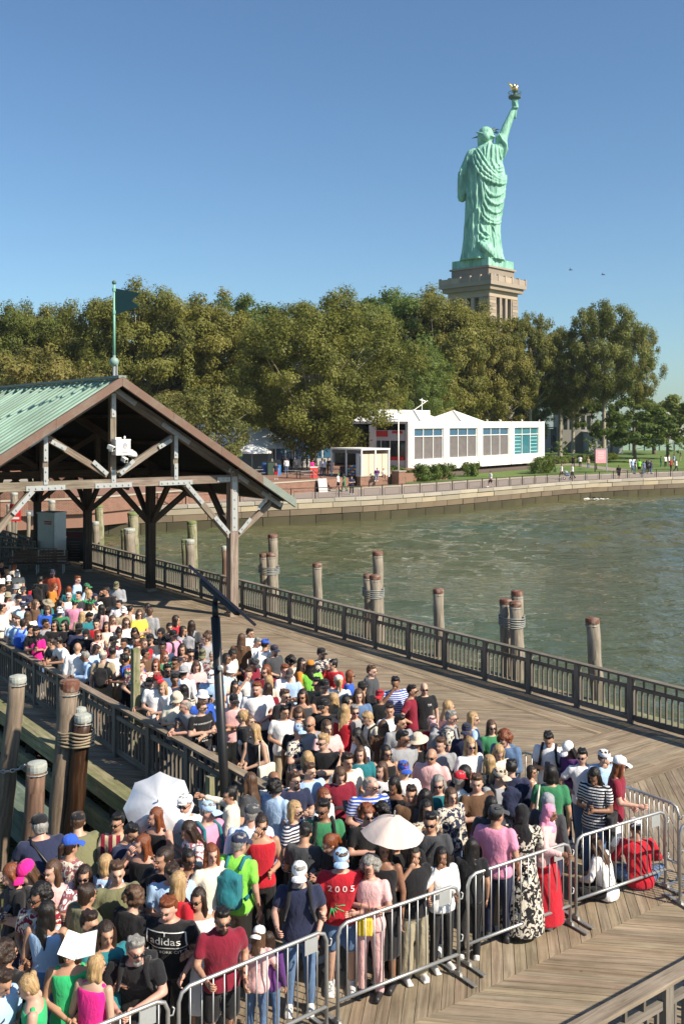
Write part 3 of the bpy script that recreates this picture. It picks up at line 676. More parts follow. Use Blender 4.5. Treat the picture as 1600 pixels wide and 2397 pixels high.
def leaves(name, centers, radii, per, size, cols, seed=1, flat=.75):
    rng = np.random.RandomState(seed); V = []; Cc = []; zm = float(np.mean([c[2] for c in centers]))
    for c, r, k, cl in zip(centers, radii, per, cols):
        d = rng.normal(size=(k,3)); d /= np.linalg.norm(d, axis=1)[:,None]; rad = r*(rng.rand(k,1)**.45)
        lump = 1+.25*np.sin(d[:,:1]*5+c[0])*np.cos(d[:,1:2]*4+c[1])
        p = np.array(c) + d*rad*lump*np.array([1,1,flat])
        od = np.array([c[0],c[1],(c[2]-zm)*.8]); od = od/(np.linalg.norm(od)+1e-6); nn = d*.75 + od*.55 + rng.normal(size=(k,3))*.45 + np.array([0,0,.35]); nn /= np.linalg.norm(nn, axis=1)[:,None]
        a = np.cross(nn, rng.normal(size=(k,3))); a /= np.linalg.norm(a, axis=1)[:,None]; b = np.cross(nn, a)
        s = size*(.6+.8*rng.rand(k,1)); w = s*(.45+.3*rng.rand(k,1))
        q = np.stack([p-a*s, p-b*w+nn*s*.15, p+a*s, p+b*w+nn*s*.15], 1); V.append(q)
        Cc.append(np.clip(cl + rng.normal(size=k)*.16, 0, 1))
    V = np.concatenate(V).reshape(-1,3); Cc = np.concatenate(Cc); n = len(Cc)
    me = bpy.data.meshes.new(name); me.vertices.add(n*4); me.vertices.foreach_set('co', V.ravel())
    me.loops.add(n*4); me.loops.foreach_set('vertex_index', np.arange(n*4)); me.polygons.add(n)
    me.polygons.foreach_set('loop_start', np.arange(n)*4); me.polygons.foreach_set('loop_total', np.full(n,4))
    at = me.attributes.new('leafcol', 'FLOAT', 'FACE'); at.data.foreach_set('value', Cc)
    me.update(calc_edges=True); return me
def tree_proto(seed, H, RX, base, nclump, per, size, mat_l, mat_b, trunk_r=.45, open_=.2):
    rng = random.Random(seed); cs = []; rs = []; ks = []; cl = []
    ctr = Vector((0,0,(H+base)/2)); hh = (H-base)/2
    lob = [(rng.uniform(0,6.28), rng.uniform(.75,1.12)) for _ in range(5)]
    while len(cs) < nclump:
        a = rng.uniform(0, 2*math.pi); z = rng.uniform(-1, 1); rr = math.sqrt(max(0,1-abs(z)**2.8))
        k = rng.random()**.42
        wob = 1 + .18*math.sin(3*a+seed) + .13*math.sin(5*a+z*3+seed*2); ztop = 1 - (.13*(1+math.sin(2*a+seed*1.7)) + .08*(1+math.sin(5*a+seed)))*max(0,z)
        x = math.cos(a)*rr*k*RX*wob; y = math.sin(a)*rr*k*RX*wob; zz = ctr.z + z*hh*(k*.35+.65)*ztop
        if rng.random() < open_*.5 and k > .8: continue
        cs.append((x,y,zz)); r = rng.uniform(.7,1.5)*RX/8.0; rs.append(r); ks.append(int(per*r*r*rng.uniform(.7,1.2))); cl.append(rng.uniform(.18,.72))
    me = leaves('crown', cs, rs, ks, size, cl, seed)
    me.materials.append(mat_l)
    mb = MB(); top = Vector((rng.uniform(-.6,.6), rng.uniform(-.6,.6), base+hh*1.2))
    mb.tube([(0,0,-.3),(0,0,.3),(top.x*.2,top.y*.2,base*.7),(top.x*.5,top.y*.5,base+hh*.5),tuple(top)], [trunk_r*1.5,trunk_r,trunk_r*.8,trunk_r*.55,trunk_r*.2], 10)
    tr = mb.mesh('trunk', mat_b, True)
    lim = MB()
    for c, r in zip(cs, rs):
        if rng.random() < .22:
            c = Vector(c); f = rng.uniform(.25,.8); st = Vector((top.x*f*.5, top.y*f*.5, base*.75+(c.z-base*.75)*f*.6)); mid = st.lerp(c,.5)+Vector((rng.uniform(-.6,.6),rng.uniform(-.6,.6),rng.uniform(-.2,.8)))
            w = trunk_r*rng.uniform(.09,.2); lim.tube([st,mid,c,c+(c-mid)*.18], [w,w*.7,w*.35,w*.1], 5)
    lm = lim.mesh('limbs', mat_b, True)
    return (me, tr, lm)
PROT = {
 'a': tree_proto(1, 24, 9.0, 4.0, 330, 135, .165, L_OLIVE, M_BARK, .5),
 'b': tree_proto(2, 24, 8.6, 4.5, 310, 140, .165, L_OLIVE, M_BARK, .5, .3),
 'c': tree_proto(3, 24, 10.0, 4.0, 340, 130, .17, L_OLIVE, M_BARK, .55),
 'g': tree_proto(4, 24, 9.0, 4.5, 320, 135, .165, L_GREEN, M_BARKD, .5),
 'h': tree_proto(14, 24, 8.8, 9.0, 260, 140, .165, L_OLIVE, M_BARK, .55, .2),
 'y': tree_proto(5, 12, 6.5, 3.0, 120, 150, .14, L_YELL, M_BARK, .28, .5),
 's': tree_proto(6, 9, 5.0, 2.6, 60, 260, .20, L_GREEN, M_BARKD, .25),
 'f': tree_proto(8, 22, 9.5, 3.2, 330, 175, .14, L_OLIVE, M_BARK, .5, .2),
 'q': tree_proto(9, 3.2, .8, .9, 16, 900, .10, L_GREEN, M_BARKD, .04, .2)}
def tree(kind, x, D, ytop, lab, wscale=1.0, zg=.1, group='trees on the island'):
    me, tr, lm = PROT[kind]; H0 = {'a':24,'b':24,'c':24,'g':24,'h':24,'y':12,'s':9,'f':22,'q':3.2}[kind]
    zt = CAMZ + (HY-ytop)*D/FPX; sc = (zt-zg)/(H0*1.0)
    o = thing('tree', lab, 'tree', ((x-CX)/FPX*D, D, zg), random.random()*6.28, group, (sc*wscale, sc*wscale, sc))
    link('crown', me, o, kind='stuff'); link('trunk', tr, o); link('limbs', lm, o); return o
TREES = [('b',-60,150,705,'partly cut-off plane tree at the left picture edge',1.1),('c',28,140,712,'plane tree behind the copper roof, first dark crown from the left',.9),('a',120,150,690,'tall dark plane tree between the left edge and the roof pennant',.8),
 ('g',205,165,735,'lower green tree in the dip left of the pennant pole',.9),('c',320,140,658,'tallest crown just right of the roof pennant',.85),('a',400,150,672,'broad olive crown right behind the canopy rafters',.9),('b',480,145,675,'olive plane tree above the canopy eave',.95),
 ('g',575,160,672,'darker tree whose pointed top stands behind the front plane tree',.9),('f',735,112,682,'big front plane tree whose crown reaches down to the kiosk roof',1.06),('c',800,150,676,'crown right behind the big front plane tree',.9),
 ('g',915,165,662,'dark green tree left of the stone pedestal, the higher of two',.9),('c',1010,165,672,'olive tree straight left of the stone pedestal balcony',.9),('a',1075,170,690,'broad crown in front of the left face of the pedestal',.8),('b',1150,168,745,'olive crown covering the foot of the pedestal columns',.72),
 ('g',960,150,790,'mid-height dark tree behind the white roof pyramids',.9),('a',1100,172,800,'lower crown behind the middle of the white building',.9),
 ('h',1240,172,722,'plane tree standing right of the pedestal with pale trunk',.62),('h',1310,180,760,'slim olive tree in the gap right of the pedestal',.8),('h',1412,170,694,'large plane tree on the lawn with a thick pale trunk',.66),('h',1482,190,745,'rounded crown behind the lawn tree, last tall one before the sky',.52),
 ('a',250,135,800,'low crown directly behind the round pole ball',.8),('c',610,140,830,'dark low crown behind the front plane tree on its left side',.9),('a',880,140,820,'dark crown between the front plane tree and the white roof',.7),
 ('h',1340,205,830,'dark green tree in shade behind the lawn trunks',.9),('g',1240,180,850,'dark shaded tree right behind the building corner',.8)]
for k, x, D, yt, lab, ws in TREES: tree(k, x, D, yt, lab, ws)
for x, D, yt, lab, ws in ((1485,160,955,'small round green tree on the lawn beside the walkers',1.25),(1562,175,935,'small green tree nearest the right picture edge',1.1),(1530,200,925,'small brownish green tree behind the two lawn trees',1.3),(1430,178,930,'small green tree behind the thick pale trunk',.9)):
    tree('s', x, D, yt, lab, ws, group='small trees on the lawn')
tree('y', 478, 92, 892, 'yellowing sparse tree behind the canopy eave', .95); tree('y', 90, 110, 800, 'pale yellow-green tree just above the copper roof, left part', 1.0); tree('y', 395, 105, 905, 'yellow-green low tree between the rafters and the eave', .8)
for x, D, yt, lab in ((1300,128,1018,'thin young tree staked on the lawn by the building corner'),(1395,135,1012,'thin young tree beside the pink notice board'),(1580,150,1010,'thin young tree beside the path at the right edge')):
    tree('q', x, D, yt, lab, 1.3, group='young trees on the lawn')
def bush(x, y, w, h, lab, seed, name='bush', mat=None, D=None):
    p = G(x, y); rng = random.Random(seed); cs = []; 
    for k in range(int(10*w)): cs.append((rng.uniform(-w/2,w/2), rng.uniform(-.7,.7), rng.uniform(.3,h-.35)))
    me = leaves('foliage', cs, [rng.uniform(.4,.6) for _ in cs], [110]*len(cs), .10, [rng.uniform(.2,.7) for _ in cs], seed, .9); me.materials.append(mat or L_GREEN)
    o = thing(name, lab, 'bush', (p.x,p.y,.1), math.atan2(bd.y,bd.x)); link('foliage', me, o, kind='stuff')
    mb = MB()
    for c in cs[::2]: mb.tube([(c[0]*.3,0,0),(c[0],c[1],c[2])],[.03,.01],4)
    mb.obj('stems', M_BARKD, o)
bush(1015,1126,6.5,2.0,'long rounded dark green bush under the first window bay',1); bush(1103,1117,2.6,1.8,'pair of round bushes under the second window bay',2); bush(1268,1110,4.6,2.2,'large round bush at the right corner of the white building',3)
bush(921,1122,3.0,1.5,'bush between the lamp post and the building corner',4); bush(965,1128,1.4,1.3,'small round bush at the left building corner',5)
bush(1370,1082,26,1.1,'long low clipped hedge along the lawn',6,'hedge')
# ------------------------------------------------------------------ statue on its pedestal
SD = 251.0; SX = (1133-CX)/FPX*SD; SZ = CAMZ+(HY-609)*SD/FPX
ZP = 36.1                                     # zoomed pixels per metre on the figure
def sx(x): return (x-520)/ZP
def sz(y): return (1795-y)/ZP
stt = thing('statue', 'huge green copper robed figure raising a gilded torch above the trees', 'statue', (SX, SD, SZ))
sec = [(1800,303,702),(1760,312,688),(1700,322,676),(1600,333,666),(1480,336,664),(1400,340,676),(1300,345,690),(1200,352,706),(1100,356,714),(1040,350,716),(980,345,704),(920,358,688),(870,372,686),(830,392,690),(800,412,700),(775,430,690),(755,462,640),(730,478,585),(700,485,575)]
def body_at(zy):
    for a, b in zip(sec[:-1], sec[1:]):
        if a[0] >= zy >= b[0]:
            k = (a[0]-zy)/(a[0]-b[0]); l = a[1]+(b[1]-a[1])*k; r = a[2]+(b[2]-a[2])*k; return sx((l+r)/2), (r-l)/2/ZP
    return (0, 1)
mb = MB(); n = 72; ys = np.linspace(1800, 700, 90); vs = []
for zy in ys:
    xc, hw = body_at(zy); hd = hw*.80
    for k in range(n):
        a = 2*math.pi*k/n; low = max(0, (zy-1380)/420)
        f = .16*math.sin(9*a+zy*.006)+.10*math.sin(17*a-zy*.004+1)
        f2 = (.20*math.sin(13*a+math.sin(zy*.004)*.8)+.14*math.sin(23*a+1.2))*low
        rr = 1 + (f*.28+f2)/max(hw,1.2)
        vs.append((xc+hw*math.cos(a)*rr, hd*math.sin(a)*rr, sz(zy)))
fs = []
for i in range(len(ys)-1):
    for k in range(n): fs.append((i*n+k, i*n+(k+1)%n, (i+1)*n+(k+1)%n, (i+1)*n+k))
fs += [tuple(range(n))[::-1], tuple((len(ys)-1)*n+k for k in range(n))]
mb.add(vs, fs)
def on(xz, yz, out=.0):
    xc, hw = body_at(min(1795,max(705,yz))); x = sx(xz); q = max(0, 1-((x-xc)/hw)**2); return (x, -hw*.80*math.sqrt(q)-out, sz(yz))
def rope(P, r, o=.05):
    Q = []
    for i in range(len(P)-1):
        p0, p1, p2, p3 = P[max(i-1,0)], P[i], P[i+1], P[min(i+2,len(P)-1)]
        for k in range(5):
            t = k/5; Q.append(tuple(.5*((2*p1[j])+(-p0[j]+p2[j])*t+(2*p0[j]-5*p1[j]+4*p2[j]-p3[j])*t*t+(-p0[j]+3*p1[j]-3*p2[j]+p3[j])*t**3) for j in (0,1)))
    Q.append(P[-1]); m = len(Q)
    mb.tube([on(x,y,o) for x,y in Q], [max(.06, r*min(1, .35+2.2*min(i, m-1-i)/m)) for i in range(m)], 8)
# the cloak: from the left shoulder across the back to the right hip
for i, (dx, dy, r) in enumerate(((0,0,.46),(-22,28,.40),(-42,58,.42),(24,-26,.30))):
    rope([(428+dx*.6,800+dy*.4),(455+dx,885+dy),(510+dx,990+dy),(585+dx*.7,1060+dy*.8),(655+dx*.3,1088+dy*.6),(705,1070+dy*.5),(722,1020+dy*.3)], r, .22)
for P, r in (([(560,720),(535,800),(520,900)],.26),([(585,720),(572,820),(570,930)],.26),([(608,735),(612,840),(620,930),(650,960)],.28),([(635,760),(650,860),(672,900)],.26),([(500,780),(505,840),(500,880)],.2),([(590,950),(620,1010),(680,1000)],.24),([(560,900),(600,985),(690,955)],.26),
 ([(382,860),(378,1000),(392,1200),(402,1375)],.42),([(352,1000),(362,1200),(384,1340)],.34),([(415,900),(425,1050),(432,1240),(425,1360)],.36),([(452,980),(470,1120),(486,1250),(478,1330)],.40),([(440,1340),(452,1400),(440,1455)],.30),([(398,1370),(402,1450),(388,1560)],.26),([(372,1390),(374,1480),(368,1560)],.22),
 ([(488,1090),(520,1190),(580,1235),(650,1215),(708,1150)],.40),([(492,1160),(530,1265),(600,1310),(665,1280),(702,1215)],.36),([(488,1240),(520,1340),(590,1385),(655,1360),(690,1290)],.34),([(480,1320),(510,1415),(580,1460),(640,1440),(675,1380)],.38),([(470,1380),(490,1440),(540,1475),(620,1478),(665,1450)],.42),
 ([(440,1490),(448,1560),(490,1610),(540,1620)],.36),([(470,1490),(490,1550),(550,1590)],.32),([(560,1480),(600,1560),(590,1640)],.3),([(630,1480),(640,1600),(655,1700)],.34),([(450,1560),(440,1640),(470,1680)],.30),
 ([(455,1665),(500,1650),(560,1700),(575,1770)],.5)):
    rope(P, r, .10)
for k in range(11):
    x0 = 345+k*9; rope([(x0+2,1520+18*(k%3)),(x0-4,1640),(x0-10-(5-k)*2,1785)], .2, .05)
for k in range(9):
    x0 = 590+k*10; rope([(x0-10,1560+25*(k%3)),(x0,1680),(x0+6+k*1.5,1785)], .2, .05)
for k in range(8): rope([(470+14*k, 1740-6*(k%3)),(462+17*k,1788)], .2, .05)
# heel of the raised foot
M = Matrix.Translation(on(515,1718,.35)) @ Matrix.Rotation(R(38),4,'Y'); mb.ell((0,0,0),(2.2,1.0,1.15),M); mb.cap(on(470,1680,.2), on(560,1760,.4), .9, .7)
# left arm under the cloak, holding the tablet away from us
mb.cap((sx(405),-.3,sz(840)),(sx(335),.2,sz(1010)),1.6,1.5); mb.cap((sx(332),.2,sz(1010)),(sx(322),.9,sz(1150)),1.5,1.35); mb.ell((sx(318),.9,sz(1200)),(1.15,1.3,1.6))
for k in range(6): mb.tube([(sx(300+k*8),-1.3+.2*k,sz(960+k*14)),(sx(288+k*11),-.9,sz(1080)),(sx(300+k*9),-.5,sz(1225-k*6))],[.1,.28,.1],6)
mb.ell((sx(560),.2,sz(800)),(3.9,2.4,1.9)); mb.ell((sx(430),0,sz(830)),(2.0,2.0,1.7))
# raised right arm and its sleeve
sh = Vector((sx(655),-.2,sz(765))); el = Vector((sx(722),.4,sz(575))); wr = Vector((sx(792),.8,sz(405)))
mb.cap(sh, el, 1.45, 1.12); mb.cap(el, wr, 1.12, .68); mb.ell((sx(806),.8,sz(378)),(.85,.8,1.15)); mb.cap((sx(812),.2,sz(385)),(sx(800),.0,sz(350)),.42,.3)
for q in range(4): mb.cap((sx(822),.1+.35*q,sz(395-14*q)),(sx(790),.0+.3*q,sz(398-14*q)),.3,.26)
mb.cap((sx(672),-.1,sz(690)),(sx(690),-.1,sz(770)),1.55,1.2); mb.cap((sx(668),0,sz(770)),(sx(650),0,sz(880)),1.35,1.0)
for k in range(7):
    mb.tube([(sx(640+8*k),-1.5+.12*k,sz(640+10*k)),(sx(668+7*k),-1.75,sz(700+8*k)),(sx(690+5*k),-1.5,sz(752+7*k)),(sx(676+2*k),-1.3,sz(800+14*k))],[.1,.24,.24,.1],6)
# head turned away, hair and bun
hx, hz = sx(532), sz(655)
mb.ell((hx,0.2,hz),(2.05,2.3,2.35)); mb.ell((sx(566),.9,sz(690)),(1.15,1.5,1.75)); mb.ell((sx(525),-1.75,sz(682)),(1.05,.9,1.1)); mb.cap((sx(478),-.4,sz(680)),(sx(472),-.3,sz(742)),.8,.45); mb.cap((sx(545),0,sz(720)),(sx(540),-.1,sz(790)),1.25,1.5)
for k in range(7): mb.tube([(sx(475+k*17),-.9-1.2*math.sin(k/6*3.14),sz(640)),(sx(490+k*11),-1.2-1.25*math.sin(k/6*3.14),sz(668)),(sx(508+k*6),-1.9,sz(690))],[.15,.22,.12],6)
mb.ell((sx(600),1.0,sz(668)),(.35,.5,.6))
me = remesh(mb, .13, 1, .5, [M_STAT]); co = co_get(me); nr = nrm_get(me); dd = np.empty(len(co))
for i_, c_ in enumerate(co):
    low_k = 1.0 if c_[2] < 26 else .25
    a_ = noise.noise(Vector((c_[0]*1.5, c_[1]*1.5, c_[2]*.22))); b_ = noise.noise(Vector((c_[0]*3.4+9, c_[1]*3.4, c_[2]*.5)))
    dd[i_] = (.15*(.5-abs(a_)*2.2)+.05*b_)*low_k
co_set(me, co+nr*dd[:,None]); me.polygons.foreach_set('use_smooth', [True]*len(me.polygons)); me.update(); link('figure', me, stt)
# crown, its rays, torch
mb = MB(); mb.tube([(hx+2.15*math.cos(a),.2+2.3*math.sin(a),hz+.35+.9*math.sin(a-.6)) for a in [2*math.pi*k/24 for k in range(24)]], .28, 6, closed=True); mb.obj('diadem', M_STAT, stt, True)
for (x0,y0,x1,y1,dy) in ((580,585,632,546,2.5),(592,592,655,560,2.8),(598,600,684,553,3),(602,606,690,588,3),(604,612,665,604,2.5),(470,655,412,664,.8),(560,580,600,556,2.2)):
    MB().tube([(sx(x0),.8,sz(y0)),(sx(x1),.8+dy,sz(y1))],[.26,.04],6).obj('crown_ray', M_STATD, stt, True)
tx = sx(808)
mb = MB(); mb.lathe([(.12,0),(.42,.3),(.5,1.2),(.62,2.6),(.85,4.0),(.75,4.9),(1.0,5.4)],(sx(802),.8,sz(492)),14); mb.obj('torch_handle', M_STAT, stt, True)
mb = MB(); mb.lathe([(.6,0),(1.15,.35),(1.55,.55),(1.62,.95),(1.5,1.0),(1.5,1.05),(.9,1.1)],(tx-.2,.8,sz(322)),20)
mb.obj('torch_gallery', M_STATD, stt)
mb = MB(); mb.tube([(tx-.2+1.58*math.cos(a),.8+1.58*math.sin(a),sz(250)) for a in [2*math.pi*k/24 for k in range(24)]],.07,5,closed=True)
for k in range(16): a = 2*math.pi*k/16; mb.tube([(tx-.2+1.55*math.cos(a),.8+1.55*math.sin(a),sz(287)),(tx-.2+1.58*math.cos(a),.8+1.58*math.sin(a),sz(250))],.05,4)
mb.lathe([(.55,0),(.5,.9),(.8,1.3)],(tx-.1,.8,sz(290)),12); mb.obj('gallery_railing', M_STATD, stt)
mb = MB(); mb.ell((sx(805),.8,sz(215)),(.80,.75,.80)); mb.ell((sx(820),.8,sz(205)),(.38,.5,.85)); mb.ell((sx(795),.6,sz(198)),(.36,.4,.85)); mb.cap((sx(785),.8,sz(225)),(sx(765),.8,sz(185)),.42,.25); mb.cap((sx(765),.8,sz(185)),(sx(741),.8,sz(160)),.25,.12); mb.cap((sx(741),.8,sz(160)),(sx(737),.8,sz(150)),.13,.05); mb.cap((sx(775),.8,sz(195)),(sx(750),.6,sz(178)),.2,.1)
link('flame', remesh(mb, .09, 2, .5, [M_GOLD]), stt)
# pedestal, turned 45 degrees
ped = thing('pedestal', 'tall stone pedestal with balcony and column loggia under the green figure', 'pedestal', (SX, SD, SZ), R(45+2))
ped.location.y = SD+3
def pb(name, w, z0, z1, mat, par=ped, bev=0):
    return MB().box((0,0,(z0+z1)/2),(w,w,z1-z0)).obj(name, mat, par)
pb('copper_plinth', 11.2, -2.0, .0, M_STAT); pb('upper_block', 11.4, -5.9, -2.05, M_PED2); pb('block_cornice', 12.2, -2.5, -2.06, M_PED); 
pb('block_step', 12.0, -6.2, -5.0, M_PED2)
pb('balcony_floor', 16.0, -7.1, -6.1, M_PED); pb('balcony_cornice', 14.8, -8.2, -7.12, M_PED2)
for a in range(4):
    M0 = Matrix.Rotation(a*math.pi/2, 4, 'Z')
    for k in range(5):
        MB().box(None,(3.0,.35,1.3),M=M0@Matrix.Translation((-6.2+k*3.1,-7.75,-5.45))).obj('parapet_panel', M_PED, ped)
    for k in range(6): MB().box(None,(.5,.6,1.6),M=M0@Matrix.Translation((-7.75+k*3.1,-7.75,-5.3))).obj('parapet_post', M_PED, ped)
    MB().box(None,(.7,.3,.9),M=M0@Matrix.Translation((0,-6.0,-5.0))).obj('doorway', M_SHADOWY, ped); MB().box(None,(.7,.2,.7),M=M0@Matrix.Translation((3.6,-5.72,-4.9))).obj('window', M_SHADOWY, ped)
    # loggia: entablature, columns, dark recess
    MB().box(None,(12.6,1.0,1.6),M=M0@Matrix.Translation((0,-5.9,-9.0))).obj('entablature', M_PED, ped)
    for k in range(4): MB().box(None,(.95,.9,9.5),M=M0@Matrix.Translation((-3.75+k*2.5,-5.9,-14.6))).obj('column', M_PED, ped)
    for q in range(12): MB().box(None,(2.6,1.1,.74),M=M0@Matrix.Translation((-5.0-.03*(q%2),-5.92-.06*(q%2),-10.3-q*.8))).obj('quoin_stone', M_PED if q%2 else M_PED2, ped); MB().box(None,(2.6,1.1,.74),M=M0@Matrix.Translation((5.0+.03*(q%2),-5.92-.06*(q%2),-10.3-q*.8))).obj('quoin_stone', M_PED if q%2 else M_PED2, ped)
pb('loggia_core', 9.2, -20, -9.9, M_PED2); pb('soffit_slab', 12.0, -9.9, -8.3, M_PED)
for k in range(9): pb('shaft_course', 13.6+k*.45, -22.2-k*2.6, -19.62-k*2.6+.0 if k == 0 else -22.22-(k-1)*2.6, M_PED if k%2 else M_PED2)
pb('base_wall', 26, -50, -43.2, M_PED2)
# visitors on the balcony: too small for parts
VU = ((-5,-7.2),(-3.4,-7.2),(-6.6,-7.2),(-7.2,2),(-7.2,4.5),(-7.2,5.6),(5.5,-7.2),(6.6,-7.2),(-7.2,-1),(4.6,-7.2))
sxk = [(u*math.cos(R(47))-w*math.sin(R(47))) for u, w in VU]; RK = [sorted(sxk).index(q) for q in sxk]
for k, (u, w) in enumerate(((-5,-7.2),(-3.4,-7.2),(-6.6,-7.2),(-7.2,2),(-7.2,4.5),(-7.2,5.6),(5.5,-7.2),(6.6,-7.2),(-7.2,-1),(4.6,-7.2))):
    p = Matrix.Translation(ped.location) @ Matrix.Rotation(R(47),4,'Z') @ Vector((u,w,-6.08)); mb = MB(); mb.cap((0,0,.8),(0,0,1.35),.17,.2,8); mb.ell((0,0,1.62),(.11,.12,.14)); mb.cap((-.09,0,.1),(-.09,0,.8),.08,.1,6); mb.cap((.09,0,.1),(.09,0,.8),.08,.1,6)
    o = mb.obj('person', plain('far_cloth_%d'%(k%4), [(.6,.6,.6),(.05,.05,.07),(.5,.3,.25),(.1,.15,.3)][k%4], .8), None, True, label='tiny visitor at the stone pedestal parapet, '+('leftmost','second','third','fourth','fifth','sixth','seventh','eighth','ninth','last')[RK[k]]+' counted from the left', category='person', group='visitors on the pedestal balcony'); o.location = p
# gulls
for (x, y, D, lab) in ((1334,632,170,'grey gull flying right of the pedestal, the left one of two'),(1410,643,170,'small gull flying right of the pedestal, the right one of two')):
    p = Vector(((x-CX)/FPX*D, D, CAMZ+(HY-y)*D/FPX)); mb = MB(); mb.cap((-.2,0,0),(.22,0,0),.09,.05,8); mb.ell((.27,0,.02),(.06,.05,.05))
    for s in (-1,1): mb.add([(-.08,0,.02),(.1,0,.02),(.12,s*.35,.22),(-.04,s*.35,.2),(-.1,s*.75,.08)],[(0,1,2,3),(3,2,4)] ); 
    o = mb.obj('gull', M_BLACK, None, label=lab, category='bird'); o.location = p; o.rotation_euler = (R(25),0,R(20))
for k, xk in enumerate((7.6,11.0,20.5,24.3,31.0,36.6)):
    p = BA + bd*xk + bn*.4; mb = MB(); mb.ell((0,0,.16),(.17,.09,.1)); mb.ell((.15,0,.27),(.06,.05,.055)); mb.tube([(0,0,0),(0,0,.1)],.02,4); mb.tube([(.2,0,.27),(.27,0,.26)],[.02,.005],4)
    o = mb.obj('gull', M_WHITE, None, True, label='white gull on the white building roof edge, '+('leftmost','second','third','fourth','fifth','rightmost')[k]+' of six', category='bird', group='gulls on the roof edge'); o.location = (p.x,p.y,ZT); o.rotation_euler = (0,0,k)
# ------------------------------------------------------------------ the pier: planks cut to their fields
deck = MB()
dkpoly = lambda s0, s1, t0, t1, z0, z1, mb: mb.prism([tuple(PL(s,t)[:2]) for s,t in ((s0,t0),(s1,t0),(s1,t1),(s0,t1))], z0, z1)
dkpoly(-17.6, 32, -1.05, 9.75, -.40, -.06, deck); dkpoly(-26, -17.6, -1.05, 22, -.401, -.061, deck)
deck_o = deck.obj('pier_deck', M_SHADEW, None, kind='structure')
def clip(poly, a, b, c):     # keep a*x+b*y <= c
    out = []
    for i in range(len(poly)):
        p, q = poly[i], poly[(i+1)%len(poly)]; dp = a*p[0]+b*p[1]-c; dq = a*q[0]+b*q[1]-c
        if dp <= 0: out.append(p)
        if dp*dq < 0: k = dp/(dp-dq); out.append((p[0]+(q[0]-p[0])*k, p[1]+(q[1]-p[1])*k))
    return out
planks = []
def field(s0, s1, t0, t1, ang, w=.142, gap=.007, ln=4.6):
    """planks in the rectangle s0..s1, t0..t1, laid at ang in pier coordinates"""
    ca, sa = math.cos(ang), math.sin(ang); cor = [(s0,t0),(s1,t0),(s1,t1),(s0,t1)]
    vs = [-sa*s+ca*t for s,t in cor]; us = [ca*s+sa*t for s,t in cor]
    v = min(vs)-random.random()*w
    while v < max(vs):
        P = clip(clip(cor, -(-sa), -ca, -(v+gap/2)), -sa, ca, v+w-gap/2)
        if len(P) >= 3:
            uu = [ca*s+sa*t for s,t in P]; u0 = min(uu); u1 = max(uu); cuts = [u0]
            c = u0+random.uniform(.3,1)*ln
            while c < u1-.8: cuts.append(c); c += ln
            cuts.append(u1)
            for a, b in zip(cuts[:-1], cuts[1:]):
                Q = clip(clip(P, -ca, -sa, -(a+.002)), ca, sa, b-.002)
                if len(Q) >= 3:
                    W = [tuple(PL(s,t)[:2]) for s,t in Q]; cx = sum(p[0] for p in W)/len(W); cy = sum(p[1] for p in W)/len(W)
                    d = US*ca+UT*sa; planks.append((cx, cy, W, (d.x,d.y)))
        v += w
A45 = math.pi/4
field(-15.7, 31, .42, 9.7, A45)                      # main field
field(-15.7, 31, -.98, .40, 0)                        # border along the water rail
field(-17.95, -15.72, -.98, 9.7, math.pi/2)           # cross band
field(-17.4, -15.72, 9.72, 9.74, math.pi/2)
field(-21.0, -17.97, -.98, 21, -A45)
field(-25.9, -21.02, -.98, 21, A45)
def seen(cx, cy):
    if cy < 2: return False
    x = CX+cx/cy*FPX; y = HY+CAMZ*FPX/cy; return -30 < x < 1630 and y < 2440
def vis_rank(cx, cy):         # the open deck shows largest; what the crowd covers comes later
    s = Vector((cx-PO.x, cy-PO.y)).dot(Vector((US.x,US.y))); t = Vector((cx-PO.x, cy-PO.y)).dot(Vector((UT.x,UT.y)))
    x = CX+cx/cy*FPX; y = HY+CAMZ*FPX/cy
    free = y > 2440-.62*(x-0)*.62 and x > 760
    return cy - (4 if free else 0)
planks.sort(key=lambda p: (not seen(p[0],p[1]), vis_rank(p[0],p[1]) if seen(p[0],p[1]) else 0))
rest = MB()
for i, (cx, cy, W, d) in enumerate(planks):
    dz = random.uniform(-.003,.003); tn_ = tone(.84,1.13,.04)
    if i < 299 and seen(cx, cy):
        MB().prism(W, -.058, dz, uvd=d, tone=tn_).obj('plank', M_DECK, deck_o)
    else: rest.prism(W, -.058, dz, uvd=d, tone=tn_)
rest.obj('planks', M_DECK, deck_o, kind='stuff')

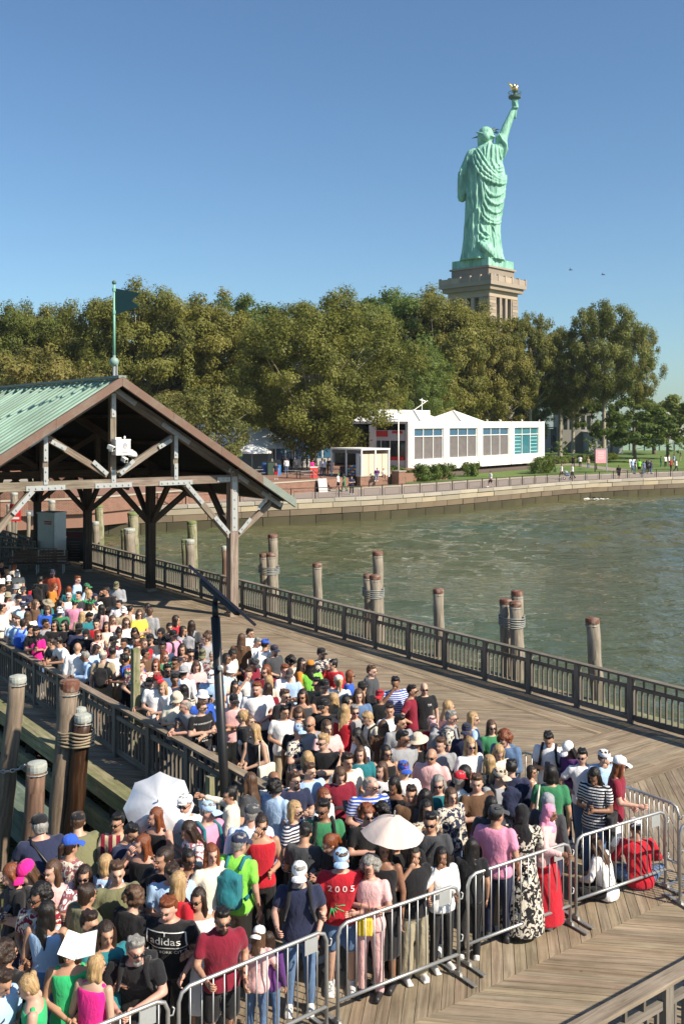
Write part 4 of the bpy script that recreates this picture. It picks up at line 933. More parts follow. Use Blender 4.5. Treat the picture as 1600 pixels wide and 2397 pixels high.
# ------------------------------------------------------------------ timber railings
BAL = {}
def railing(label, a, b, step=1.47, name='pier_railing', h=1.04, cap=None, cut=False, rail=None, nlow=9, nup=4):
    o = thing(name, label, 'railing'); a = Vector((*a[:2],0)); b = Vector((*b[:2],0)); d = b-a; Ln = d.length; d.normalize(); n = max(1, round(Ln/step)); st = Ln/n
    rz = math.atan2(d.y,d.x); Z = Vector((0,0,1)); rm = rail or M_RAIL
    if 'p' not in BAL:
        BAL['p'] = MB().box((0,0,(h-.05)/2),(.13,.11,h-.05)).mesh('post', M_RAIL); BAL['b'] = MB().box((0,0,0),(.036,.036,.60)).mesh('baluster', M_RAIL); BAL['s'] = MB().box((0,0,0),(.036,.036,.20)).mesh('short_baluster', M_RAIL)
    nb = 0
    for i in range(n+1):
        p = a+d*st*i; q = link('post', BAL['p'], o); q.location = p; q.rotation_euler = (0,0,rz)
    for i in range(n):
        p = a+d*(st*i+.065); q = a+d*(st*(i+1)-.065)
        MB().beam(p+Z*.13, q+Z*.13, .05, .12, tone=tone(.8,1.2)).obj('bottom_rail', rm, o); MB().beam(p+Z*.79, q+Z*.79, .05, .085, tone=tone(.8,1.2)).obj('middle_rail', rm, o)
        for k in range(nlow):
            c = a+d*(st*i+.065+(st-.13)*(k+.5)/nlow); 
            e = link('baluster', BAL['b'], o); e.location = c+Z*.468; e.rotation_euler = (0,0,rz)
        for k in range(nup):
            c = a+d*(st*i+.065+(st-.13)*(k+1)/(nup+1)); e = link('short_baluster', BAL['s'], o); e.location = c+Z*.90; e.rotation_euler = (0,0,rz)
    i = 0
    while i < n:
        j = min(n, i+2); MB().beam(a+d*(st*i-(0.07 if i==0 else -.003))+Z*(h-.022), a+d*(st*j+(.07 if j==n else -.003))+Z*(h-.022), .17, .045, tone=tone(.85,1.15)).obj('cap_rail', cap or M_CAP, o); i = j
    return o
railing('long weathered timber railing with balusters on the water side of the pier', PL(20.0,-.84), PL(-21.6,-.84), cap=M_RAIL)
railing('dark timber railing behind the waiting crowd beside the lower slip', PL(10.0,9.1), PL(-16.9,9.1), step=1.5)
railing('timber railing end with pale cap behind the silver umbrella at the crowd corner', PL(-17.0,9.5), PL(-17.0,17.5), step=1.5)
railing('close timber railing cut off by the bottom right corner', PL(-23.25,13.5), PL(-23.25,-.8), step=1.6, cap=M_CAP)
# far rails at the pier head
for k, (xa, ya, xb, yb, lab) in enumerate(((-60,1330,129,1339,'timber railing with the white notice at the pier head behind the bench'),(-40,1273,72,1310,'short dark railing slanting behind the pier head post'),(-30,1300,80,1318,'inner dark railing between the bench and the steel cabinet'))):
    railing(lab, G(xa,ya), G(xb,yb), step=1.5, nlow=8)
# bench
p = G(88,1343); o = thing('bench', 'brown slatted bench with white metal legs in the shade of the canopy', 'bench', p, R(8))
for k in range(4): MB().box((0,-.2+k*.13,.45),(2.5,.11,.035),tone=(1,1,1)).obj('seat_slat', M_PILEB, o)
for k in range(4): MB().box((0,.30+k*.02,.56+k*.12),(2.5,.03,.10),tone=(1,1,1)).obj('back_slat', M_PILEB, o)
for x in (-1.1,0,1.1): MB().beam((x,-.2,0),(x,-.2,.44),.05,.05,up=(1,0,0)).beam((x,.3,0),(x,.36,1.0),.05,.05,up=(1,0,0)).beam((x,-.2,.42),(x,.3,.42),.05,.04).obj('leg', M_PLATE, o)
# steel cabinet
p = G(122,1316); o = thing('steel_cabinet', 'tall grey steel cabinet with red warning label behind the bench', 'cabinet', p, R(-25))
MB().box((0,0,1.15),(1.0,.8,2.3)).obj('body', M_GALV, o); MB().box((0,0,2.34),(1.08,.88,.08)).obj('lid', M_GALV, o); MB().box((.12,-.41,1.9),(.42,.015,.16)).obj('warning_label', plain('label_red',(.5,.06,.05),.5), o); MB().box((0.0,-.405,1.2),(.9,.015,2.0)).obj('door', M_GALV, o)
MB().box((.12,-.42,1.9),(.36,.01,.035)).obj('label_print', M_WHITE, o)
# chalk sign
p = G(177,1330); o = thing('notice_stand', 'dark wheeled notice board with red heading beside the canopy post', 'sign', p, R(-8))
MB().box((0,0,.98),(.8,.08,1.35)).obj('panel', M_BLACK, o); MB().box((0,-.045,1.5),(.72,.01,.25)).obj('heading', plain('dull_red',(.10,.012,.015),.6), o)
for k in range(7): MB().box((0,-.05,1.2-k*.12),(.5-.1*(k%3),.006,.02)).obj('print_line', plain('dim_print',(.2,.08,.07),.6), o)
for x in (-.36,.36): MB().box((x,0,.16),(.06,.45,.08)).obj('foot', M_BLACK, o)
def txt(body, size, mat, parent, M, name='lettering', ext=.002):
    cu = bpy.data.curves.new('t', 'FONT'); cu.body = body; cu.size = size; cu.align_x = 'CENTER'; cu.align_y = 'CENTER'; cu.extrude = ext
    ob = bpy.data.objects.new('t', cu); C.objects.link(ob); dg = bpy.context.evaluated_depsgraph_get()
    me = bpy.data.meshes.new_from_object(ob.evaluated_get(dg)); bpy.data.objects.remove(ob); bpy.data.curves.remove(cu)
    me.materials.clear(); me.materials.append(mat); me.transform(M); return link(name, me, parent)
# red life ring sign at far left
p = G(37,1265); o = thing('life_ring_sign', 'small red sign with white ring symbol at the far left pier head', 'sign', p)
MB().box((0,0,.55),(.08,.08,1.1)).obj('post', M_PILE, o); MB().box((0,-.06,1.55),(.62,.05,.95)).obj('panel', M_REDP, o); MB().tube([(.17*math.cos(a),-.1,1.68+.17*math.sin(a)) for a in [k*.524 for k in range(12)]],.045,6,closed=True).obj('ring_symbol', M_WHITE, o); MB().box((0,-.09,1.25),(.45,.01,.12)).obj('print_line', M_WHITE, o)

# ------------------------------------------------------------------ open canopy building
can = thing('pier_canopy', 'open timber pier canopy with green standing seam roof and truss gable', 'canopy', (0,0,0))
TA, ZA = 4.36, 7.94; TE0, TE1, ZE = -2.0, 10.72, 3.92
def rz_(t): return ZA-(ZA-ZE)*abs(t-TA)/(TA-TE0)
S0, S1 = -.75, 27.0
u_ang = math.atan2(US.y, US.x)
def bolt_plate(a, b, w, n, side=-1, thick=.016, parent=None, off=.0):
    """steel plate with bolts lying on a gable-plane timber between a and b (points in s,t,z)"""
    A_, B_ = PL(*a), PL(*b); d = (B_-A_).normalized(); f = -US
    o = MB(); o.beam(A_, B_, w, thick, up=f); ob = o.obj('steel_plate', M_PLATE, parent or can)
    nb = MB(); Ln = (B_-A_).length
    for k in range(n):
        p = A_+d*Ln*(k+.5)/n+f*(thick*.5); nb.tube([p, p+f*.03], .028, 6)
    nb.obj('bolts', M_PLATE, ob); return ob
def gable(s, front=True, mat=None):
    m = mat or M_POST; f = s-.13      # face of the timbers
    mem = lambda name, a, b, w=.2, h=.2, ss=s: MB().beam(PL(ss,*a), PL(ss,*b), w, h, up=(0,0,1) if abs(a[0]-b[0]) > .01 else tuple(-US), tone=tone(.85,1.1)).obj(name, m, can)
    mem('tie_beam', (-.25,4.68), (4.35,4.68), .22, .26); mem('tie_beam', (4.37,4.68), (8.97,4.68), .22, .26)
    mem('king_post', (4.36,4.83), (4.36,7.55), .19, .19, s+.0)
    for t in (2.19,6.53): mem('queen_post', (t,4.83), (t,rz_(t)-.40), .17, .17)
    for sg in (-1,1):
        mem('rafter', (TA+sg*.02, ZA-.32), (TA+sg*6.2, rz_(TA+sg*6.2)-.28), .2, .26)
        mem('strut', (TA+sg*.18, 4.95), (TA+sg*2.08, rz_(TA+sg*2.1)-.50), .15, .19, s-.004)
        tp = 4.36+sg*4.36; 
        mem('knee_brace', (tp-sg*.12,2.72), (tp-sg*1.85,4.60), .15, .19, s-.006)
        mem('knee_brace', (tp+sg*.12,2.72), (tp+sg*1.55,rz_(tp+sg*1.55)-.42), .15, .19, s-.006)
    if front:
        fs_ = s-.125
        bolt_plate((fs_,3.75,4.62),(fs_,4.97,4.62),.15,6); bolt_plate((fs_-.003,4.36,4.70),(fs_-.003,4.36,5.1),.15,2); bolt_plate((fs_,4.36,6.75),(fs_,4.36,7.5),.14,3)
        for sg in (-1,1):
            t = TA+sg*2.17; bolt_plate((fs_,t-.6,4.62),(fs_,t+.6,4.62),.15,6); bolt_plate((fs_-.003,t,4.72),(fs_-.003,t,5.25),.13,2); bolt_plate((fs_,t,rz_(t)-1.15),(fs_,t,rz_(t)-.42),.13,3)
            bolt_plate((fs_-.006,t-.5*sg*-1,rz_(t-.5*sg*-1)-.34),(fs_-.006,t+.5*sg*-1,rz_(t+.5*sg*-1)-.34),.15,4)
            bolt_plate((fs_-.008,TA+sg*.22,4.98),(fs_-.008,TA+sg*.68,5.38),.13,2); bolt_plate((fs_-.008,TA+sg*1.55,rz_(TA+sg*1.55)-1.18),(fs_-.008,TA+sg*2.0,rz_(TA+sg*2.0)-.66),.13,2)
            tp = 4.36+sg*4.36
            bolt_plate((s-.155,tp,2.9 if sg<0 else 2.9),(s-.155,tp,4.75),.20,6); bolt_plate((fs_,tp-sg*.65,4.66),(fs_,tp-sg*.02,4.66),.15,4)
            bolt_plate((fs_-.01,tp-sg*.2,2.82),(fs_-.01,tp-sg*.75,3.42),.14,3); bolt_plate((fs_-.01,tp-sg*1.2,3.9),(fs_-.01,tp-sg*1.8,4.55),.14,3)
            bolt_plate((fs_-.01,tp+sg*.2,2.84),(fs_-.01,tp+sg*.65,3.28),.13,2); bolt_plate((fs_-.01,tp+sg*.95,3.6),(fs_-.01,tp+sg*1.45,4.1),.13,3); bolt_plate((fs_-.008,tp+sg*1.1,rz_(tp+sg*1.1)-.32),(fs_-.008,tp+sg*1.9,rz_(tp+sg*1.9)-.32),.14,4)
            bolt_plate((fs_-.008,tp-sg*.2,rz_(tp-sg*.2)-.32),(fs_-.008,tp+sg*.55,rz_(tp+sg*.55)-.32),.14,3)
        bolt_plate((fs_-.006,TA-.75,rz_(TA-.75)-.30),(fs_-.006,TA-.03,ZA-.30),.15,3); bolt_plate((fs_-.006,TA+.03,ZA-.30),(fs_-.006,TA+.75,rz_(TA+.75)-.30),.15,3)
gable(0); [gable(s, False, M_SHADEW) for s in (6.25,12.5,18.75,25)]  # inner trusses take the shade-darkened copy of the timber
for s in (0,6.25,12.5,18.75,25):
    for t in (0, 8.72):
        MB().beam(PL(s,t,.1), PL(s,t,4.55 if s else 5.0), .30, .30, up=tuple(US), tone=tone(.9,1.05)).obj('post', M_POST if s == 0 else M_SHADEW, can)
        MB().beam(PL(s,t,0), PL(s,t,.11), .40, .40, up=tuple(US), tone=(1.1,1.1,1.05)).obj('post_base', M_CAP, can)
        for sg in (-1,1):
            if (s == 0 and sg < 0): continue
            MB().beam(PL(s+sg*.12,t,2.75), PL(s+sg*1.75,t,4.45), .15, .19, tone=(1,1,1)).obj('knee_brace', M_SHADEW, can)
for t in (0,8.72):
    for i in range(4): MB().beam(PL(.16+i*6.25,t,4.62), PL(6.24+i*6.25,t,4.62), .22, .3, tone=tone()).obj('eave_beam', M_SHADEW, can)
for sg in (-1,1):
    for q in (1.5,3.0,4.9):
        MB().beam(PL(.15,TA+sg*q,rz_(TA+sg*q)-.19), PL(25,TA+sg*q,rz_(TA+sg*q)-.19), .14, .12, tone=(1,1,1)).obj('purlin', M_SHADEW, can)
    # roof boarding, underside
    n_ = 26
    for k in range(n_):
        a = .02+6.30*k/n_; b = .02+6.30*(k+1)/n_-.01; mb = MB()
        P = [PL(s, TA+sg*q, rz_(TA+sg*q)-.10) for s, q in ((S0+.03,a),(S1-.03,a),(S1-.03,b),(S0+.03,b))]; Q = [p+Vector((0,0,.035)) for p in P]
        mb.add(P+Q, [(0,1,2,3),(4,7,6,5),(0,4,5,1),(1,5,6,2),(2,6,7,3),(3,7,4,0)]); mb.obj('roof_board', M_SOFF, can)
    # copper panels
    s = S0; pw = .46; Lr = TA-TE0
    while s < S1-.1:
        e = min(S1, s+pw); mb = MB(); tn_ = tone(.93,1.07,.03)
        P = [PL(a, TA+sg*q, rz_(TA+sg*q)-.05) for a, q in ((s+.004,.0+.03),(e-.004,.03),(e-.004,Lr+.0),(s+.004,Lr))]; Q = [p+Vector((0,0,.05)) for p in P]
        sl = math.hypot(Lr, ZA-ZE); U = [[(0,0),(0,pw),(sl,pw),(sl,0)]]*6; off = random.random()*30
        U = [[(x+off,y+off) for x,y in U[0]]]*6
        mb.add(P+Q, [(0,1,2,3),(4,7,6,5),(0,4,5,1),(1,5,6,2),(2,6,7,3),(3,7,4,0)], 0, U, tn_)
        q0 = PL(s, TA+sg*.05, rz_(TA+sg*.05)+.02); q1 = PL(s, TA+sg*Lr, ZE+.02); mb.beam(q0, q1, .025, .06, tone=tuple(c*.9 for c in tn_))
        mb.obj('roof_panel', M_COPG, can); s = e
    # rake boards of copper at the gable, plus eave gutter edge
    cuts = [0,1.75,3.5,5.1,Lr+.1] if sg < 0 else [0,2.1,4.2,Lr+.1]
    for i, (a, b) in enumerate(zip(cuts[:-1], cuts[1:])):
        za, zb = rz_(TA+sg*a), rz_(TA+sg*b)
        mb = MB(); P = [PL(S0-.03, TA+sg*(a+.003), za-.22), PL(S0-.03, TA+sg*(b-.003), zb-.22), PL(S0-.03, TA+sg*(b-.003), zb+.07), PL(S0-.03, TA+sg*(a+.003), za+.07)]; Q = [p+US*.14 for p in P]
        mb.add(P+Q, [(0,1,2,3),(4,7,6,5),(0,4,5,1),(1,5,6,2),(2,6,7,3),(3,7,4,0)]); mb.obj('rake_board', M_COPF if i == len(cuts)-2 and sg < 0 else M_COPB, can)
    MB().beam(PL(S0, TA+sg*(Lr+.02), ZE-.03), PL(S1, TA+sg*(Lr+.02), ZE-.03), .08, .16).obj('eave_edge', M_COPF, can)
    for i in range(5): MB().beam(PL(i*6.25, TA+sg*5.9, rz_(TA+sg*5.9)-.42), PL(i*6.25, TA+sg*6.32, ZE-.30), .2, .24, tone=(1,1,1)).obj('rafter_tail', M_SHADEW, can)
MB().beam(PL(S0-.03,TA,ZA+.06), PL(S1,TA,ZA+.06), .26, .08).obj('ridge_cap', M_COPF, can)
for i in range(9): MB().box(PL(1.6+i*1.15, TA+3.3+.02*i, rz_(TA+3.3)+.08),(.3,.08,.1),u_ang).obj('snow_guard', M_STATD, can)
for i in range(16): MB().box(PL(.2+i*.95, TA+.35, rz_(TA+.35)+.05),(.12,.3,.05),u_ang+1.57).obj('ridge_vent', M_STATD, can)
# pole with ball and swallow-tailed pennant
fl = thing('roof_pennant', 'verdigris pole with two balls and swallow-tailed metal pennant on the roof ridge', 'weather vane', PL(-.15,4.36,ZA+.05))
MB().tube([(0,0,0),(0,0,.7)],.05,8).tube([(.1,0,0),(.1,0,.6)],.02,6).obj('base_pipe', M_PLATE, fl); MB().tube([(0,0,.45),(0,0,2.95)],[.045,.035],8).obj('pole', M_STAT, fl, True)
MB().ell((0,0,.50),(.145,.145,.145),n=18,m=12).obj('large_ball', plain('verdigris_ball',(.22,.33,.29),.6,0,.2,6), fl, True); MB().ell((0,0,2.98),(.07,.07,.07)).obj('small_ball', M_STATD, fl, True)
mb = MB(); o3 = [(.04,2.80),(.88,2.62),(.58,2.40),(.87,2.20),(.04,1.98)]; mb.add([(x,-.012,z) for x,z in o3]+[(x,.012,z) for x,z in o3], [(0,1,2),(0,2,4),(2,3,4),(7,6,5),(9,7,5),(9,8,7)]+[(i,(i+5),(i+1)%5+5,(i+1)%5) for i in range(5)]); mb.obj('pennant', plain('dark_copper',(.012,.05,.055),.5,.2,.3,3), fl)
for z in (2.75,2.05): MB().tube([(0,0,z-.05),(0,0,z+.05)],.06,8).obj('clamp', M_STAT, fl)
fl.rotation_euler = (0,0,R(-14))
# camera box on the king post
cb = thing('camera_box', 'white surveillance camera box with round crest on the gable king post', 'security camera', PL(-.30,4.30,5.55), math.atan2(-UT.y,-UT.x))
MB().box((0.08,-.05,.25),(.48,.34,.46)).obj('housing', M_WHITE, cb)
MB().box((0.08,-.05,.50),(.5,.36,.03)).obj('lid', M_WHITE, cb); MB().box((-.03,-.05,.54),(.2,.1,.06)).obj('antenna_mount', M_WHITE, cb); MB().ell((.2,-.05,.57),(.035,.035,.05)).obj('sensor_knob', M_WHITE, cb)
mb = MB(); mb.lathe([(.075,0),(.075,.004)],M=Matrix.Translation((.14,-.226,.32))@Matrix.Rotation(R(90),4,'X')@Matrix.Diagonal((1,1.25,1,1))); mb.obj('crest', plain('crest_blue',(.32,.36,.42),.5), cb)
MB().box((.14,-.232,.255),(.09,.004,.07)).obj('crest_shield', plain('crest_tan',(.62,.45,.34),.5), cb); MB().box((.14,-.226,.11),(.18,.004,.04)).obj('print_line', plain('grey_print',(.35,.36,.38),.5), cb)
for (x,y,z,rz) in ((-.30,-.18,.26,.5),(.12,-.22,-.12,.15)):
    M = Matrix.Translation((x,y,z))@Matrix.Rotation(rz,4,'Z')@Matrix.Rotation(R(18),4,'X'); q = MB().box(None,(.12,.22,.13),M=M).obj('bullet_camera', M_WHITE, cb); MB().box(None,(.08,.02,.08),M=M@Matrix.Translation((0,-.115,0))).obj('lens', M_BLACK, q)
MB().beam((-.15,-.05,.16),(-.34,-.12,.16),.05,.04).obj('bracket', M_WHITE, cb); MB().beam((.1,-.1,.02),(.1,-.15,-.1),.05,.05,up=(1,0,0)).obj('bracket', M_WHITE, cb); MB().beam((.3,-.05,.16),(.46,-.08,.16),.05,.05).obj('bracket', M_WHITE, cb)
MB().lathe([(.13,-.02),(.14,.04),(.10,.12),(.03,.17)],(.45,-.12,-.02),14).obj('dome_camera', M_WHITE, cb, True); MB().ell((.45,-.12,-.03),(.09,.09,.09)).obj('dome_glass', M_GLASSD, cb, True)

# ------------------------------------------------------------------ lower slip timbers and fenders
sl = thing('slip_fender', 'greenish timber fender beams and ledge below the crowd railing', 'fender')
for i in range(9):
    a = -17.3+i*3.2
    MB().beam(PL(a+.01,9.83,-.10), PL(a+3.19,9.83,-.10), .30, .30, tone=tone()).obj('edge_beam', M_FEND, sl)
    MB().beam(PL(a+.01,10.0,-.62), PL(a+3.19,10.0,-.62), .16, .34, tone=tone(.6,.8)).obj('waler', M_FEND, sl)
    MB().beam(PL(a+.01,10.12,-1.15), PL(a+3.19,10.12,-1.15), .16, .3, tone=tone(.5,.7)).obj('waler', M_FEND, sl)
for i in range(20): MB().beam(PL(-17+i*1.45,9.86,-2.4), PL(-17+i*1.45,9.86,-.26), .2, .2, up=(1,0,0), tone=tone(.4,.6)).obj('upright', M_SHADEW, sl)
for i in range(26):
    a = -17.3+i*.56+.0; 
sw_ = thing('floating_camel', 'teal green floating timber beam with chain beside the slip piles', 'fender')
for i in range(4): MB().beam(PL(-15.4+i*2.9,10.62,-1.10), PL(-12.52+i*2.9,10.62,-1.10), .55, .62, tone=tone(.9,1.1)).obj('beam', M_TEAL, sw_)
for i in range(7): MB().beam(PL(-15+i*1.8,10.1,-1.0), PL(-15+i*1.8,10.34,-1.0), .3, .2, tone=(1,1,1)).obj('spacer', M_PILEB, sw_)
wf = thing('water_fender', 'pale greenish fender timbers running along the water side of the pier', 'fender')
for i in range(16):
    a = -21.5+i*2.6
    MB().beam(PL(a+.01,-1.30,-.16), PL(a+2.59,-1.30,-.16), .30, .30, tone=tone()).obj('edge_beam', M_FEND, wf)
    MB().beam(PL(a+.01,-1.98,-.30), PL(a+2.59,-1.98,-.30), .28, .28, tone=tone()).obj('outer_beam', M_FEND, wf)
    MB().beam(PL(a+1.3,-1.48,-.32), PL(a+1.3,-1.82,-.32), .2, .2, tone=tone()).obj('spacer', M_PILEB, wf)
# ------------------------------------------------------------------ piles
def pile(x, ytop, t, lab, w, mat=M_PILE, capm=M_RUST, lean=0, ybot=None, s=None, D=None, grp='mooring piles', zb=-2.6, caph=.10):
    if D is None:
        s = s_at(x, t); b = PL(s, t)
    else: b = Vector(((x-CX)/FPX*D, D, 0))
    r = w*b.y/FPX/2; zt = CAMZ-(ytop-HY)*b.y/FPX
    o = thing('pile', lab, 'pile', (b.x, b.y, zb), random.random()*6, grp); o.rotation_euler = (0,0,0)
    H = zt-zb; lx = lean*H
    n = 9; pth = [(lx*(k/n-1)+.012*math.sin(k*2.1+x), 0, H*k/n) for k in range(n+1)]; rr = [r*(1.10-.10*k/n)*(1+.02*math.sin(k*3+x)) for k in range(n+1)]
    MB().tube(pth, rr, 14).obj('shaft', mat, o, True)
    M = Matrix.Translation((0,0,H-.01))
    MB().lathe([(r*1.03,-caph),(r*1.07,-caph*.6),(r*1.06,-.01),(r*.98,.03),(r*.4,.055)],M=M,n=16).obj('cap', capm, o)
    MB().tube([(r*1.05*math.cos(a),r*1.05*math.sin(a),H-caph*1.5) for a in [k*.393 for k in range(16)]],.012,5,closed=True).obj('band', M_WIRE, o)
    return o, r, H
pl = []
for (x, yt, t, lab, w) in ((638,1252,-2.36,'tallest pile of the triple cluster nearest the canopy post',22),(617,1297,-2.1,'left short pile of the triple cluster nearest the canopy post',19),(634,1296,-2.0,'middle short pile of the triple cluster nearest the canopy post',21),(742,1320,-2.1,'single grey pile between the two rusty-capped clusters',21),
 (883,1292,-2.38,'tallest pile of the middle triple cluster behind the long railing',24),(860,1345,-2.12,'darker left pile of the middle triple cluster',20),(877,1348,-2.0,'front pile of the middle triple cluster',25),(1025,1380,-2.1,'single knotty grey pile right of the middle cluster',24),
 (1209,1385,-2.38,'rear pile of the right-hand triple cluster',27),(1183,1404,-2.12,'dark left pile of the right-hand triple cluster',29),(1205,1410,-2.0,'front pile of the right-hand triple cluster',27),(1385,1449,-2.1,'single leaning pile farthest right behind the railing',31)):
    o, r, H = pile(x, yt, t, lab, w, lean=(-.02 if x != 1385 else -.07)); pl.append((x,o,r,H))
def lash(objs, label, dz=.42, turns=5, mat=M_WIRE, extra=.0):
    P = []
    for o, r, H in objs: P.append((o.location, r, H))
    cx = sum(p[0].x for p in P)/len(P); cy = sum(p[0].y for p in P)/len(P); zt = min(p[0].z+p[2] for p in P)-dz
    o = thing('rope_lashing', label, 'rope', (0,0,0)); mb = MB()
    for k in range(turns):
        ring = []
        for q in range(28):
            a = 2*math.pi*q/28; best = max((p[0].x-cx)*math.cos(a)+(p[0].y-cy)*math.sin(a)+p[1]*1.06 for p in P); ring.append((cx+math.cos(a)*(best+extra), cy+math.sin(a)*(best+extra), zt-k*.055+.012*math.sin(3*a+k)))
        mb.tube(ring, .02, 5, closed=True)
    mb.obj('wire_turns', mat, o, True); return o
D_ = {x:(o,r,H) for x,o,r,H in pl}
lash([D_[617],D_[634],D_[638]], 'grey wire lashing round the pile cluster nearest the canopy'); lash([D_[860],D_[877],D_[883]], 'grey wire lashing round the middle pile cluster'); lash([D_[1183],D_[1205],D_[1209]], 'wire lashing round the right-hand pile cluster')
gp = []
for (x, yt, t, lab, w, c) in ((311,1201,-3.3,'tall green-topped pile between the second and third canopy posts',24,M_PILEG),(292,1240,-2.6,'short green pile left of the tall one between the canopy posts',18,M_PILEG),(303,1238,-2.2,'front stained pile with wire between the canopy posts',26,M_PILE),
 (449,1221,-3.0,'tall green-topped pile right of the second canopy post',22,M_PILEG),(433,1264,-2.4,'short mossy pile left in the pair right of the second canopy post',17,M_PILEG),(444,1264,-2.1,'wire-bound pile right of the second canopy post',22,M_PILE),
 (232,1184,-3.0,'tall green-topped pile right of the third canopy post',19,M_PILEG),(224,1222,-2.3,'short wire-bound pile right of the third canopy post',16,M_PILE),(525,1280,-2.2,'thin dark pile half hidden by the front canopy post',13,M_PILEB)):
    pile(x, yt, t, lab, w, c, M_LEADCAP if c != M_PILEG else plain('mossy_cap',(.16,.19,.07),.9,0,.3,10), lean=-.03)
for (x, yt, D, lab, w) in ((122,1172,58,'leaning grey pile beyond the steel cabinet',15),(34,1154,60,'tall pale pile at the far left behind the canopy brace',16),(22,1182,56,'short dark pile at the far left edge',12),(68,1200,57,'thin mossy pile just left of the canopy corner post',9)):
    pile(x, yt, 0, lab, w, M_PILE, M_LEADCAP, D=D, lean=.02)
# slip piles, left
A1 = pile(42,1585,0,'leaning grey pile with pale cap and chain at the left edge',38,M_PILEL,M_LEADCAP,D=18.2,lean=.10,caph=.09)
B1 = pile(163,1595,0,'thick grey pile with rusty dished cap in front of the crowd rail',44,M_PILEL,M_RUST,D=17.0,lean=.08,caph=.14)
C1 = pile(189,1660,0,'pale capped pile hidden behind the tar-stained one',26,M_PILE,M_LEADCAP,D=17.9,lean=.08,caph=.08)
D1 = pile(196,1674,0,'tar-stained dark pile lashed to the rusty-capped one',41,M_TAR,M_LEADCAP,D=16.9,lean=.095,caph=.09)
E1 = pile(87,1788,0,'short brown pile with pale cap in the lower left slip',44,M_PILEB,M_LEADCAP,D=15.6,lean=.07,caph=.10)
lash([B1,D1], 'tan wire rope lashing binding the rusty-capped and tarred piles', .28, 5, M_ROPE, .01)
ch = thing('chain', 'heavy galvanised chain round the leaning pile at the left edge', 'chain', (A1[0].location.x-.1, A1[0].location.y, CAMZ-(1800-HY)*18.2/FPX))
for k in range(9):
    a = k*.35-1.4; M = Matrix.Translation((.24*math.sin(a), -.24*math.cos(a), .01*k))@Matrix.Rotation(a,4,'Z')@Matrix.Rotation(R(90*(k%2)),4,'X')
    MB().tube([M@Vector((.05*math.cos(q),.03*math.sin(q),0)) for q in [j*.785 for j in range(8)]],.012,5,closed=True).obj('link', M_GALV, ch, True)
# square post standing at the crowd rail
p = PL(-11.55,8.98); o = thing('square_post', 'square weathered post rising above the crowd at the slip railing', 'post', (p.x,p.y,0), u_ang)
q = G(313,1518,0); hz_ = CAMZ-(1518-HY)*p.y/FPX; MB().box((0,0,hz_/2),(.14,.14,hz_),tone=(1.05,1.05,1)).obj('shaft', M_PILEG, o)
# leaning black pole with its flat solar panel
bp = thing('solar_lamp_pole', 'leaning black steel pole carrying a thin tilted solar panel', 'lamp post', (0,0,0))
Dp = 15.75; pt = lambda x, y, D=Dp: Vector(((x-CX)/FPX*D, D, CAMZ-(y-HY)*D/FPX))
MB().tube([pt(529,1990),pt(527,1870),pt(504,1444)], .074, 18).obj('pole', M_BLACK, bp, True)
MB().tube([pt(504.5,1450),pt(503,1412)], .05, 12).tube([pt(503,1414),pt(504,1405),pt(512,1396)], .045, 10).obj('swivel_neck', M_BLACK, bp, True)
a_ = pt(452,1332,16.1); b_ = pt(589,1456,15.2)
MB().beam(a_, b_, .30, .045, up=(.67,.20,.74)).obj('solar_panel', glass('solar_cells',(.02,.022,.035),.35,.4), bp)
MB().beam(a_.lerp(b_,.17)-Vector((0,0,.06)), b_.lerp(a_,.22)-Vector((0,0,.06)), .12, .07, up=(.66,-.20,.74)).obj('light_bar', M_BLACK, bp)
MB().tube([pt(459,1345),pt(458,1375),pt(470,1400),pt(498,1410)], .008, 6).obj('cable', M_BLACK, bp)
MB().lathe([(.045,0),(.05,.03),(.03,.05)],M=Matrix.Translation(pt(518,1560)+Vector((0,-.08,0)))@Matrix.Rotation(R(90),4,'X'),n=14).obj('round_badge', M_PLATE, bp)
p = PL(-15.35,9.45); o = thing('utility_box', 'small white box on a short square post outside the slip railing', 'box', (p.x,p.y,0), u_ang)
MB().box((0,0,.3),(.14,.14,1.3),tone=(1,1,1)).obj('post', M_FEND, o); MB().box((.05,.12,.55),(.16,.08,.2)).obj('box', M_WHITE, o)

# ------------------------------------------------------------------ steel crowd barriers
def barrier(a, b, lab, plate=True, h=1.1):
    a = Vector((a.x,a.y,0)); b = Vector((b.x,b.y,0)); d = b-a; Ln = d.length
    o = thing('crowd_barrier', lab, 'barrier', a, math.atan2(d.y,d.x), 'steel crowd barriers round the queue')
    r = .12; pth = [(0,0,.06),(0,0,h-r),(r*.3,0,h-r*.3),(r,0,h),(Ln-r,0,h),(Ln-r*.3,0,h-r*.3),(Ln,0,h-r),(Ln,0,.06)]
    MB().tube(pth, .021, 10).tube([(0,0,.27),(Ln,0,.27)], .021, 8).obj('frame', M_GALV, o, True)
    n = 13
    if 'bar' not in BAL: BAL['bar'] = MB().tube([(0,0,.27),(0,0,1.09)], .0085, 6).mesh('bar', M_GALV, True); BAL['foot'] = MB().box((0,0,.03),(.05,.62,.012)).box((0,.0,.05),(.04,.1,.05)).mesh('foot', M_GALV)
    for k in range(n): q = link('bar', BAL['bar'], o); q.location = (Ln*(k+1)/(n+1),0,0)
    for x in (.0,Ln): q = link('foot', BAL['foot'], o); q.location = (x,0,0)
    for z in (.42,.92): MB().tube([(Ln,0,z),(Ln+.05,-.01,z),(Ln+.07,0,z+.05),(Ln+.05,.01,z+.07)], .01, 5).obj('hook', M_GALV, o, True)
    if plate: MB().box((Ln-.22,-.015,h-.10),(.17,.006,.16)).obj('plate', M_PLATE, o)
    return o
def BG(x, y): return G(x, y, 1.1)
